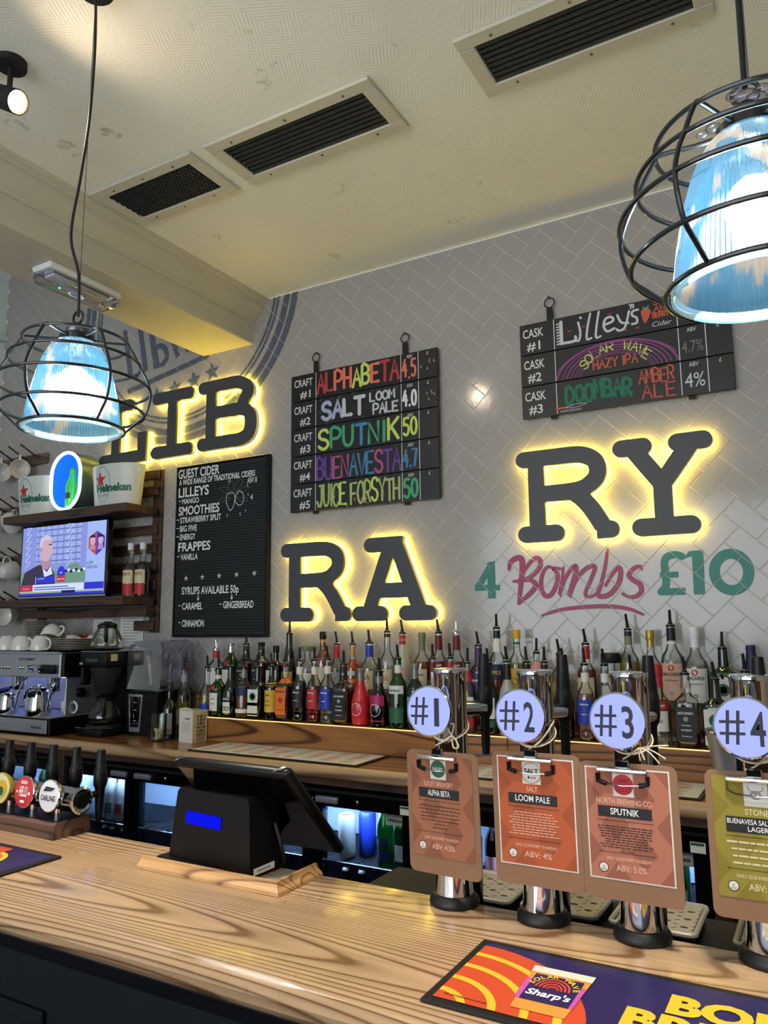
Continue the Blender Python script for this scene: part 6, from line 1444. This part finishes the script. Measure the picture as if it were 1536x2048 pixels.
# ------------------------------------------------------------------ craft taps with lit badges and clipboards
YC = -1.572
PAPER = [((160, 104, 78), (138, 88, 66)), ((182, 94, 58), (164, 84, 52)), ((178, 114, 92), (152, 94, 76)), ((146, 134, 54), (134, 120, 46))]
def tap_column(k, x, bx):
    nm = ('first', 'second', 'third', 'fourth')[k]
    root = thing('tap_column', (x, YC, ZB), 'chrome tap column with a lit round badge reading #%d' % (k+1), 'beer tap', 'chrome tap columns on the bar'); T = Matrix.Translation((x, YC, ZB))
    MB('rubber').lathe([(.047, .0005), (.0485, .004), (.047, .012), (.041, .020), (.034, .022)], 40, T).build('rubber_foot', root)
    MB('chrome').lathe([(.037, .0205), (.034, .06), (.0325, .10), (.0325, .432), (.0335, .434), (.0335, .441), (.0325, .444), (.001, .445)], 48, T, caps=False).build('column', root)
    MB('black_gloss').lathe([(.026, -.03), (.029, -.02), (.029, .10), (.024, .112)], 24, Matrix.Translation((x, YC+.068, ZB+.005))).build('line_cover', root)
    # spout to the bartender side with its black handle
    MB('chrome').cyl((x, YC+.030, 1.462), (x, -1.415, 1.452), .0165, .015, 24).build('spout_arm', root)
    hy = -1.395; H = Matrix.Translation((x, hy, 0))
    MB('black').lathe([(.0075, 1.352), (.0095, 1.37), (.0100, 1.43), (.0150, 1.438), (.0175, 1.452), (.0178, 1.478), (.0165, 1.490), (.0150, 1.494), (.0150, 1.50), (.0105, 1.566), (.0095, 1.5665)], 24, H).build('tap_handle', root)
    # badge
    B = Vector((bx, -1.648, 1.467))
    MB('chrome').cyl((x, YC-.030, 1.467), (bx, -1.634, 1.467), .016, .026, 24).build('badge_mount', root)
    Mb = plane_M(B, (1, 0, 0), (0, 0, 1))
    bd = MB('chrome'); bd.lathe([(.030, -.016), (.044, -.010), (.0478, -.002), (.0478, .003), (.0452, .0045), (.0445, .002)], 48, Mb, caps=False); bd = bd.build('badge_rim', root)
    mb = MB('badge_glow'); mb.lathe([(.0449, .0015), (.035, .0032), (.001, .0045)], 48, Mb, caps=False); mb.build('badge_face', bd)
    mb = MB('badge_ink'); F = Mb @ Matrix.Translation((0, 0, .0052))
    def bar(x0, y0, x1, y1, w): ribbon(mb, [(x0, y0), (x1, y1)], w, F, False)
    for dx in (-.0275, -.0125): bar(dx, -.026, dx+.0035, .026, .0050)
    for dz in (-.0100, .0080): bar(-.0375, dz, -.0005, dz+.001, .0046)
    text(mb, str(k+1), .0175, -.0260, .051, F, width=(.0105, .0195, .0195, .0220)[k], bold=.016); mb.build('badge_number', bd, smooth=0)
tap_column(0, -.670, -.679); tap_column(1, -.493, -.496); tap_column(2, -.319, -.324); tap_column(3, -.122, -.127)

def clipboard(k, x0, x1, z0, z1, rot, words):
    yc = -1.6215; w, h = x1-x0, z1-z0; cx = (x0+x1)/2; nm = words[1]
    root = thing('clipboard', (cx, yc, z0), words[0], 'clipboard', 'beer clipboards hung on the tap columns')
    RT = Matrix.Translation((cx, yc, z0)) @ Matrix.Rotation(R(rot), 4, 'Z') @ Matrix.Rotation(R(2.2), 4, 'X')
    def Mp(o): return RT @ plane_M((-w/2, -.0035-o, 0), (1, 0, 0), (0, 0, 1))
    MB('hardboard').prism(rrect(0, w, 0, h, .013, 5), .0035, RT @ plane_M((-w/2, 0, 0), (1, 0, 0), (0, 0, 1))).build('board', root)
    a, b = PAPER[k]; la, lb = 'paper_%d' % k, 'paper_dark_%d' % k
    if la not in MATS: pm(la, a, .65, spec=.25); pm(lb, b, .65, spec=.25)
    px0, px1, pz0, pz1 = .010, w-.012, h*.145, h*.965; bd = .0025 if k in (1, 2) else 0
    if k == 3: pz0 = h*.145
    mb = MB('label_white'); mb.flat([(px0, pz0), (px1, pz0), (px1, pz1), (px0, pz1)], Mp(.0006))
    P = (px0+bd, px1-bd, pz0+bd, pz1-bd)
    mb.use(la).flat([(P[0], P[2]), (P[1], P[2]), (P[1], P[3]), (P[0], P[3])], Mp(.0009))
    # argyle ground
    dw, dh = (P[1]-P[0])/3, (P[3]-P[2])/4
    for i in range(4):
        for j in range(6):
            cx_, cz_ = P[0]+i*dw, P[2]+j*dh
            if (i+j) % 2 == 0: continue
            q = [(cx_-dw*.5, cz_), (cx_, cz_-dh*.62), (cx_+dw*.5, cz_), (cx_, cz_+dh*.62)]
            for ax, lim, less in ((0, P[0], False), (0, P[1], True), (1, P[2], False), (1, P[3], True)):
                q = clip_poly(q, ax, lim, less)
                if len(q) < 3: break
            if len(q) >= 3: mb.use(lb).flat(q, Mp(.0011))
    mb.build('printed_sheet', root, smooth=0)
    mx = (P[0]+P[1])/2-.006; W_ = P[1]-P[0]; Hh = P[3]-P[2]; t = MB('label_white'); L = lambda n: Mp(.0012+.0002*n)
    s = min(.034, W_*.26)
    t.flat([(mx-s/2, P[3]-.006-s*1.12), (mx+s/2, P[3]-.006-s*1.12), (mx+s/2, P[3]-.006), (mx-s/2, P[3]-.006)], L(0))
    lx, lz = mx, P[3]-.006-s*.55
    if k == 0:
        t.use('label_green').flat(circ(lx, lz, s*.47, 24), L(1)); t.use('label_white'); text(t, 'ILKLEY', lx, lz-.002, .0050, L(2), width=.022, bold=.03)
    elif k == 1:
        t.use('label_black'); ribbon(t, circ(lx, lz, s*.52, 32, 0, 2*PI*.999), .0008, L(1), False); text(t, 'SALT', lx, lz-.001, .0085, L(2), width=.026, bold=.03)
        for i, m in enumerate(('label_black', 'label_grey', 'label_orange')): t.use(m).flat(circ(lx-.005+.0055*i, lz-.008, .0022, 10), L(2))
    elif k == 2:
        t.use('label_crimson').flat(circ(lx, lz, s*.50, 28), L(1)); t.use('label_black'); text(t, 'NORTH', lx, lz+.004, .0048, L(2), width=.015, bold=.02)
        for j in range(3):
            for i in range(5): t.flat([(lx-.012+i*.005, lz-.003-.004*j), (lx-.009+i*.005, lz-.0035-.004*j), (lx-.0085+i*.005, lz-.002-.004*j), (lx-.0115+i*.005, lz-.0015-.004*j)], L(2))
    else:
        t.use('label_grey')
        for sg in (-1, 1): ribbon(t, smoothline([(lx+sg*.003, lz+.004), (lx+sg*.009, lz+.005), (lx+sg*.011, lz+.011)], 4), .0016, L(1))
        t.flat(circ(lx, lz-.002, .0085, 16, ry=.007), L(1)); t.use('label_white').flat(circ(lx-.003, lz-.002, .002, 8), L(2)); t.flat(circ(lx+.003, lz-.002, .002, 8), L(2))
    t.use('label_peach' if k < 3 else 'label_cream'); zz = P[3]-.006-s*1.12-.013
    text(t, words[2], mx, zz, .0088, L(1), width=words[3], bold=.012)
    t.use('label_black'); bw = W_*.66; bh = .018 if len(words[1]) == 1 else .024; zb = zz-.004-bh
    t.flat([(mx-bw/2, zb), (mx+bw/2, zb), (mx+bw/2, zb+bh), (mx-bw/2, zb+bh)], L(1))
    t.use('white')
    if len(words[1]) == 1: text(t, words[1][0], mx, zb+.0045, .0105, L(2), width=words[4], bold=.015)
    else:
        text(t, words[1][0], mx, zb+.0135, .0075, L(2), width=bw*.96, bold=.01); text(t, words[1][1], mx, zb+.003, .0075, L(2), width=bw*.32, bold=.01)
    t.use('label_black'); zl = zb-.006; lw_ = W_*.69
    for z_ in (zl, P[2]+Hh*.235): t.flat([(mx-lw_/2, z_), (mx+lw_/2, z_), (mx+lw_/2, z_+.0009), (mx-lw_/2, z_+.0009)], L(1))
    rnd = random.Random(k+20); n = (7, 9, 9, 4)[k]; top = zl-.010; bot = P[2]+Hh*.235+.008; st = (top-bot)/max(1, n-1)
    t.use('label_black' if k in (0, 2) else ('label_peach' if k == 1 else 'label_cream')); th = .0016 if k != 3 else .0030
    for i in range(n):
        lw2 = lw_*rnd.uniform(.72, 1.0)*(.35 if (k == 0 and i > 4) else 1); xx = mx-lw2/2; zz = top-i*st
        while xx < mx+lw2/2:
            ww = rnd.uniform(.004, .010)*(1.6 if k == 3 else 1); t.flat([(xx, zz), (min(xx+ww, mx+lw2/2), zz), (min(xx+ww, mx+lw2/2), zz+th), (xx, zz+th)], L(1)); xx += ww+.0016
    t.use('label_peach' if k < 3 else 'label_cream')
    if k == 2: t.use('label_black'); text(t, 'VEGAN', mx, P[2]+Hh*.235+.0015, .0045, L(2)); t.use('label_peach')
    text(t, 'ONLY £3.50 EVERY THURSDAY', mx+.003, P[2]+Hh*.168, .0052, L(1), width=W_*.56, bold=.015); text(t, words[5], mx+.006, P[2]+Hh*.075, .0098, L(1), width=W_*.37, bold=.015)
    sx, sz = P[0]+W_*.16, P[2]+Hh*.095
    t.use('label_black').flat(circ(sx, sz, .0082, 20), L(1)); t.use('label_white').flat(circ(sx, sz, .0070, 20), L(2)); t.use('label_black'); text(t, '&', sx, sz-.0005, .0030, L(3)); text(t, 'LIBRARY', sx, sz-.0045, .0024, L(3), width=.0095)
    t.build('print', root, smooth=0)
    # sprung clip
    c = MB('chrome'); c.tube([Mp(.006) @ Vector((mx-.040, h-.011, 0)), Mp(.006) @ Vector((mx+.040, h-.011, 0))], .0048, 10)
    c.rbox(-.012, .012, -.004, .0, h-.008, h+.006, .002, 1, RT @ Matrix.Translation((mx-w/2, -.004, 0))); c = c.build('clip_bar', root)
    wr = MB('chrome'); wr.tube([Mp(.004) @ Vector(p) for p in ((mx-.040, h-.011, 0), (mx-.041, h-.028, .0), (mx-.03, h-.0335, .001), (mx, h-.036, .001), (mx+.03, h-.0335, .001), (mx+.041, h-.028, 0), (mx+.040, h-.011, 0))], .0011, 6); wr.build('clip_wire', c)
    if k != 3:
        for sg in (-1, 1): MB('black').tube([Mp(.0045) @ Vector(p) for p in ((mx+sg*.041, h-.018, 0), (mx+sg*.041, h-.0305, 0), (mx+sg*.027, h-.0345, 0))], .0040, 8).build('clip_foot', c)
    return root
clipboard(0, -.740, -.586, 1.164, 1.391, -4, ('brown clipboard with an orange ALPHA BETA sheet hung on the first tap', ('ALPHA BETA',), 'ILKLEY BREWERY', .062, .048, 'ABV: 4.5%'))
clipboard(1, -.560, -.396, 1.172, 1.402, 0, ('brown clipboard with a white-edged orange LOOM PALE sheet hung on the second tap', ('LOOM PALE',), 'SALT', .020, .064, 'ABV: 4%'))
clipboard(2, -.398, -.237, 1.172, 1.396, 1, ('brown clipboard with a salmon SPUTNIK sheet hung on the third tap', ('SPUTNIK',), 'NORTH BREWING CO.', .092, .047, 'ABV: 5.0%'))
clipboard(3, -.195, -.035, 1.174, 1.398, 2, ('brown clipboard with an olive yellow sheet hung on the fourth tap', ('BUENAVESA SALT & LIME', 'LAGER'), 'STONE', .034, .05, 'ABV: 4.7%'))
# twine ties
def twine(x, kind, label):
    root = thing('twine_tie', (x, -1.61, 1.40), label, 'string', 'twine loops tying the clipboards to the taps'); r = .0350
    z = 1.415; loop = [(x+r*math.cos(a), YC+r*math.sin(a), z+.018*math.sin(a)+.01) for a in [2*PI*k/24 for k in range(24)]]
    MB('twine').tube(loop, .0016, 6, True).build('loop', root)
    mb = MB('twine'); y = -1.612
    k0 = (x+.018, y+.004, 1.418)
    mb.tube(smoothline([(x-.004, y-.018, 1.402), (x+.006, y-.012, 1.408), k0], 4), .0016, 6)
    mb.build('knot_tail', root)
    if kind == 'bow':
        for pts in ([k0, (x+.010, y, 1.436), (x+.024, y, 1.440), k0], [k0, (x+.030, y-.004, 1.412), (x+.036, y-.006, 1.399), (x+.026, y-.006, 1.398), k0], [k0, (x+.010, y-.01, 1.41), (x-.008, y-.014, 1.400)]):
            MB('twine').tube(smoothline(pts, 6), .0017, 6).build('bow_loop', root)
    elif kind == 'ends':
        for dx, dz in ((.052, .010), (.046, -.012), (.036, -.020), (.012, -.016), (.005, -.018)):
            MB('twine').tube(smoothline([k0, (x+.018+dx*.5, y-.008, 1.418+dz*.3+.004), (x+.018+dx, y-.010, 1.418+dz)], 5), .0013, 6).build('loose_end', root)
    else:
        MB('twine').tube(smoothline([k0, (x+.030, y+.012, 1.435), (x+.035, YC-.004, 1.452)], 5), .0017, 6).build('slack_run', root)
twine(-.670, 'bow', 'pale twine tied in a bow on the first tap column')
twine(-.493, 'run', 'pale twine holding the LOOM PALE clipboard to the second tap column')
twine(-.319, 'ends', 'pale twine with loose ends on the third tap column')
twine(-.122, 'run', 'pale twine holding the yellow sheet clipboard to the fourth tap column')

# ------------------------------------------------------------------ lager font at the left
def lager_font():
    x1 = -1.742; y0, y1 = -1.655, -1.545
    root = thing('lager_font', (-2.2, -1.6, ZB), 'chrome T-bar lager font on a dark plinth with three round badges', 'beer tap')
    MB('copper_wood').prism([(y0, 0), (y1, 0), (y1+.004, .036), (y1, .041), (y0+.008, .041), (y0, .034)], .9, plane_M((x1-.9, 0, ZB+.0006), (0, 1, 0), (0, 0, 1))).build('plinth', root)
    MB('black').box(x1-.9, x1-.004, y0+.01, y1-.004, ZB+.042, ZB+.0435).build('plinth_top', root, smooth=0)
    MB('chrome').cyl((x1-.85, -1.588, 1.186), (x1+.012, -1.588, 1.186), .031, seg=36).build('cross_bar', root)
    E_ = plane_M((x1+.012, -1.588, 1.186), (0, 1, 0), (0, 0, 1))
    MB('chrome').lathe([(.031, -.004), (.0345, 0), (.0345, .005), (.029, .008), (.020, .006)], 36, E_, caps=False).build('end_cap', root)
    MB('black').lathe([(.021, .005), (.020, .0085), (.001, .0085)], 28, E_, caps=False).build('end_disc', root)
    for x in (-1.80, -1.90, -2.0): MB('chrome').cyl((x, -1.60, ZB+.043), (x, -1.60, 1.165), .011, seg=16).build('support', root)
    bad = [(-1.775, 'badge_white', 'CARLING'), (-1.876, 'badge_red', 'HELLS'), (-1.978, 'badge_cream', '')]
    pm('badge_white', (226, 228, 232), .3, coat=.5); pm('badge_red', (202, 44, 46), .3, coat=.5); pm('badge_cream', (206, 208, 150), .3, coat=.5)
    for x, m, s in bad:
        M = plane_M((x, -1.648, 1.205), (1, 0, 0), (0, 0, 1)) @ Matrix.Rotation(R(-6), 4, 'X')
        b = MB('chrome' if m != 'badge_cream' else 'cap_gold').lathe([(.022, -.03), (.034, -.016), (.0405, -.004), (.0405, .001), (.0385, .0025)], 40, M, caps=False).build('badge', root)
        mb = MB(m); mb.lathe([(.0385, .002), (.02, .0035), (.001, .004)], 40, M, caps=False); F = M @ Matrix.Translation((0, 0, .0046))
        if s == 'CARLING':
            mb.use('badge_ink'); text(mb, s, .0, -.012, .013, F, width=.056, bold=.015); mb.use('label_black').flat([(-.022, .010), (.010, .012), (.024, .020), (-.012, .022)], F); mb.use('label_grey'); text(mb, 'BLACK LABEL', .0, .0145, .0035, F @ Matrix.Translation((0, 0, .0003)), width=.022)
        elif s:
            mb.use('white'); text(mb, s, 0, -.010, .024, F, width=.032, bold=.03); mb.flat(rrect(-.013, .013, .020, .028, .003, 3), F); mb.flat(rrect(-.009, .009, -.027, -.020, .003, 3), F)
            mb.use('label_red'); text(mb, 'CAMDEN', 0, .0220, .0042, F @ Matrix.Translation((0, 0, .0003)), width=.021)
            mb.use('white'); mb.flat(circ(-.024, .0, .0035, 10), F); mb.flat(circ(.024, -.002, .0045, 10), F)
        else:
            mb.use('label_yellow').flat(circ(.008, 0, .022, 24), F); mb.use('label_green').flat(circ(.008, -.006, .012, 20), F @ Matrix.Translation((0, 0, .0003)))
        mb.build('badge_face', b)
    for x in (-1.756, -1.856, -1.955, -2.055, -2.155):
        h = MB('black').lathe([(.0075, 1.115), (.009, 1.13), (.0115, 1.165), (.013, 1.20), (.0165, 1.206), (.018, 1.218), (.018, 1.242), (.0155, 1.25), (.0145, 1.252), (.0110, 1.300), (.0100, 1.301)], 22, Matrix.Translation((x, -1.505, 0))).build('tap_handle', root)
        MB('black').cyl((x, -1.56, 1.186), (x, -1.505, 1.188), .0085, seg=12).build('spout', h)
lager_font()

# ------------------------------------------------------------------ till on its wooden tray
def till():
    root = thing('cash_register', (-1.23, -1.6, ZB), 'black touchscreen till seen from behind with a blue customer display', 'till')
    z0 = ZB+.004
    # pedestal
    pts = [(-.135, 0), (.135, 0), (.120, .148), (.112, .157), (-.112, .157), (-.120, .148)]
    A = Matrix.Translation((-1.235, -1.640, z0)) @ Matrix.Rotation(R(-7), 4, 'Z')
    mb = MB('black'); n = 6
    fr = [(p[0], -.012+.10*p[1] if False else -.005+.06*p[1], p[1]) for p in pts]; bk = [(p[0]*.96, .10-.05*p[1], p[1]) for p in pts]
    mb.add(fr+bk, [tuple(range(n)), tuple(range(2*n-1, n-1, -1))]+[((i+1) % n, i, n+i, n+(i+1) % n) for i in range(n)], A); mb.build('pedestal', root, smooth=0)
    MB('black').rbox(-.16, .06, -.02, .11, -.0035, .004, .002, 1, A).build('foot_plate', root)
    D = A @ plane_M((-.082, -.0012, .083), (1, 0, 0), (0, .06, 1))
    MB('till_blue').prism([(0, 0), (.118, 0), (.118, .027), (0, .027)], .0012, D).build('customer_display', root)
    mb = MB('label_white').flat([(0, .004), (.062, .004), (.062, .018), (0, .018)], A @ plane_M((.1362, .004, .0), (0, 1, .05), (0, 0, 1))); mb.use('label_grey').flat([(.01, .009), (.05, .009), (.05, .013), (.01, .013)], A @ plane_M((.1368, .004, .0), (0, 1, .05), (0, 0, 1))); mb.build('asset_label', root, smooth=0)
    # tilted screen, its back towards the customer
    u = Vector((1, -.02, .0)).normalized(); d = Vector((0, .212, -.213)).normalized(); w = u.cross(d).normalized()
    M = Matrix((u, d, w)).transposed().to_4x4(); M.translation = Vector((-1.358, -1.630, 1.327))
    MB('black').rbox(0, .340, 0, .300, -.012, .012, .010, 3, M).build('screen_shell', root)
    MB('black_gloss').rbox(.012, .328, .012, .288, -.0135, -.0121, .0005, 1, M).build('touch_glass', root)
    for a in (.008, .300): MB('chrome').tube([M @ Vector(p) for p in ((a, -.0015, -.006), (a+.014, -.004, 0), (a+.028, -.0015, .006))], .0016, 6).build('edge_clip', root)
    MB('black').prism([(-.05, 0), (.05, 0), (.045, .14), (-.045, .14)], .05, Matrix.Translation((-1.20, -1.50, 1.13)) @ Matrix.Rotation(R(62), 4, 'X')).build('neck', root)
    MB('cable').tube(smoothline([(-1.10, -1.58, 1.20), (-1.085, -1.575, 1.15), (-1.09, -1.56, 1.115), (-1.13, -1.555, 1.106)], 6), .004, 8).build('cable', root)
till()
def till_tray():
    root = thing('till_tray', (-1.2, -1.63, ZB), 'three-sided oak moulding frame around the foot of the till', 'tray')
    prof = [(0, 0), (.022, 0), (.020, .006), (.012, .012), (.008, .017), (.007, .0225), (.0, .0225)]       # (outward, up)
    P = [(-1.385, -1.690), (-1.010, -1.690), (-1.010, -1.556)]
    # front rail with mitred right end
    mb = MB('wood_tray'); vs = []
    for x_base, mit in ((-1.385, 0), (-1.010, 1)):
        for o, z in prof: vs.append((x_base+(o if mit else 0), -1.690-o, ZB+.0006+z))
    n = len(prof); mb.add(vs, [tuple(range(n)), tuple(range(2*n-1, n-1, -1))]+[(i, n+i, n+(i+1) % n, (i+1) % n) for i in range(n)]); mb.build('front_rail', root, smooth=0)
    mb = MB('wood_tray'); vs = []
    for y_base, mit in ((-1.690, 1), (-1.556, 0)):
        for o, z in prof: vs.append((-1.010+o, y_base-(o if mit else 0), ZB+.0006+z))
    mb.add(vs, [tuple(range(n)), tuple(range(2*n-1, n-1, -1))]+[(i, n+i, n+(i+1) % n, (i+1) % n) for i in range(n)]); mb.build('side_rail', root, smooth=0)
    MB('steel_tray').rbox(-1.075, -1.02, -1.675, -1.57, ZB+.0006, ZB+.006, .002, 1).build('keypad_mat', root)
till_tray()
# ------------------------------------------------------------------ caged pendant lamps
def shade_material():
    m, nt, b = new_mat('shade_glass'); N = nt.nodes.new; Lk = nt.links.new; nt.nodes.remove(b); out = nt.nodes['Material Output']
    tc = N('ShaderNodeTexCoord'); n = N('ShaderNodeTexNoise'); n.inputs['Scale'].default_value = 16; n.inputs['Detail'].default_value = 5; n.inputs['Roughness'].default_value = .6
    mp = N('ShaderNodeMapping'); mp.inputs['Scale'].default_value = (1, 1, .55); Lk(tc.outputs['Object'], mp.inputs[0]); Lk(mp.outputs[0], n.inputs['Vector'])
    rp = N('ShaderNodeMapRange'); rp.inputs[1].default_value = .54; rp.inputs[2].default_value = .58; Lk(n.outputs['Fac'], rp.inputs[0])
    mc = N('ShaderNodeMixRGB'); mc.inputs[1].default_value = (*[v*.13 for v in lin((104, 186, 240))], 1); mc.inputs[2].default_value = (*[v*.13 for v in lin((250, 236, 214))], 1); Lk(rp.outputs[0], mc.inputs[0])
    tr = N('ShaderNodeBsdfTransparent'); tl = N('ShaderNodeBsdfTranslucent'); df = N('ShaderNodeBsdfDiffuse'); gl = N('ShaderNodeBsdfGlossy'); gl.inputs['Roughness'].default_value = .12
    for q in (tl, df): Lk(mc.outputs[0], q.inputs[0])
    tr.inputs[0].default_value = (*lin((196, 224, 240)), 1)
    a = N('ShaderNodeMixShader'); a.inputs[0].default_value = .35; Lk(tl.outputs[0], a.inputs[1]); Lk(df.outputs[0], a.inputs[2])
    rf = N('ShaderNodeBsdfRefraction'); rf.inputs['Color'].default_value = (*lin((150, 206, 240)), 1); rf.inputs['Roughness'].default_value = .62; rf.inputs['IOR'].default_value = 1.3
    m1 = N('ShaderNodeMixShader'); m1.inputs[0].default_value = .5; Lk(tr.outputs[0], m1.inputs[1]); Lk(rf.outputs[0], m1.inputs[2])
    c = N('ShaderNodeMixShader'); c.inputs[0].default_value = .35; Lk(m1.outputs[0], c.inputs[1]); Lk(a.outputs[0], c.inputs[2])
    lw = N('ShaderNodeLayerWeight'); lw.inputs[0].default_value = .3; mu = N('ShaderNodeMath'); mu.operation = 'MULTIPLY'; mu.inputs[1].default_value = .35; Lk(lw.outputs['Fresnel'], mu.inputs[0])
    d = N('ShaderNodeMixShader'); Lk(mu.outputs[0], d.inputs[0]); Lk(c.outputs[0], d.inputs[1]); Lk(gl.outputs[0], d.inputs[2]); Lk(d.outputs[0], out.inputs[0])
shade_material()
pm('shade_rim', (214, 236, 240), .2, em=(200, 240, 255), es=.35) if False else glassy('shade_rim', (200, 230, 240), .8, .05, .22, (170, 216, 236))
pm('clear_tape', (206, 212, 212), .3)
def pendant(x, y, zb, label, ph, tape):
    KS = .957; ZE = zb+(ZCEIL-zb)/KS
    root = thing('pendant_lamp', (x, y, zb), label, 'pendant lamp', 'caged pendant lamps over the bar'); T = Matrix.Translation((x, y, zb))
    RG = [(.129, .229), (.159, .175), (.186, .111), (.173, .045), (.127, .0)]
    for r, z in RG: MB('black_wire').torus((x, y, zb+z), r, .0038, 64, 8).build('cage_ring', root)
    for k in range(6):
        a = ph+k*PI/3; c, s = math.cos(a), math.sin(a); prof = [(.030, .240), (.070, .236), (.118, .236), (.129, .229), (.145, .203), (.159, .175), (.175, .145), (.186, .111), (.184, .08), (.173, .045), (.150, .022), (.127, 0)]
        MB('black_wire').tube([(x+r*c, y+r*s, zb+z) for r, z in smoothline(prof, 3)], .0036, 8).build('cage_rib', root)
    MB('black_wire').lathe([(.036, .226), (.044, .228), (.044, .244), (.030, .250), (.026, .268), (.012, .272), (.010, .282)], 28, T).build('lamp_holder', root)
    MB('steel_dark').lathe([(.0285, .252), (.0295, .254), (.0295, .264), (.0275, .266)], 28, T).build('holder_collar', root)
    MB('black_wire').torus((x, y, zb+.298), .018, .0034, 24, 8, Matrix.Rotation(R(90), 4, 'X') @ Matrix.Identity(4)).build('hanging_loop', root)
    # ribbed glass shade: vertical flutes
    seg = 200; prof = [(.034, .236), (.048, .228), (.062, .214), (.074, .192), (.084, .166), (.093, .135), (.100, .105), (.107, .070), (.112, .035), (.1155, .008)]
    pr = [tuple(p) for p in smoothline(prof, 2)]; vs = []; n = len(pr)
    for r, z in pr:
        for k in range(seg):
            q = r*(1+(.016 if k % 2 else -.006)); a = 2*PI*k/seg; vs.append((x+q*math.cos(a), y+q*math.sin(a), zb+z))
    MB('shade_glass').add(vs, [(i*seg+k, i*seg+(k+1) % seg, (i+1)*seg+(k+1) % seg, (i+1)*seg+k) for i in range(n-1) for k in range(seg)]).build('glass_shade', root, smooth=25)
    MB('shade_rim').lathe([(.1155, .010), (.1195, .006), (.1200, -.004), (.116, -.008), (.112, -.004), (.112, .008)], 64, T, caps=False).build('glass_rim', root, smooth=60)
    bz = zb+.118
    MB('bulb_glow').sphere((x, y, bz), .040, 20, 14, (1, 1, 1.2)).build('bulb', root)
    MB('white').cyl((x, y, bz+.035), (x, y, zb+.226), .016, seg=16).build('bulb_cap', root)
    lamp('pendant_light', 'POINT', (0, 0, .113), 92, (1, .93, .84), .05, parent=root)
    if tape: 
        mb = MB('acrylic')
        for dx, dz, s in ((.0, .285, .016), (.014, .278, .013), (-.012, .292, .012), (-.045, .252, .010), (-.06, .246, .008), (.022, .29, .010), (-.02, .262, .009)): mb.sphere((x+dx, y-.012, zb+dz), s, 10, 6, (1.2, .7, .7))
        mb.build('wrapped_tape', root)
    z0 = zb+.31
    if not tape:
        pts = [(x, y, z0-.010), (x+.006, y-.01, z0+.10), (x-.030, y-.012, z0+.22), (x-.012, y-.006, z0+.38), (x+.004, y, z0+.55), (x+.012, y, z0+.75), (x+.004, y, ZE-.02)]
        MB('cable').tube(smoothline(pts, 8), .0038, 8).build('power_cable', root); MB('steel_dark').tube([(x, y, z0+.006), (x+.004, y, ZE-.02)], .0011, 6).build('suspension_wire', root)
    else:
        MB('cable').tube(smoothline([(x, y, z0-.004), (x+.002, y, z0+.3), (x-.003, y, z0+.6), (x, y, ZE-.02)], 6), .0042, 8).build('power_cable', root); MB('steel_dark').tube([(x+.006, y, z0), (x+.008, y, ZE-.02)], .0011, 6).build('suspension_wire', root)
    MB('black_wire').lathe([(.05, 0), (.05, .012), (.03, .019)], 28, Matrix.Translation((x, y, ZE-.020))).build('ceiling_rose', root)
    root.scale = (KS, KS, KS)
pendant(-1.556, -1.805, 2.1085, 'blue ribbed glass pendant lamp in a black wire cage in front of the letter L', R(-13), False)
pendant(-.0425, -1.899, 2.077, 'blue ribbed glass pendant lamp in a black cage with clear tape on top', R(4), True)
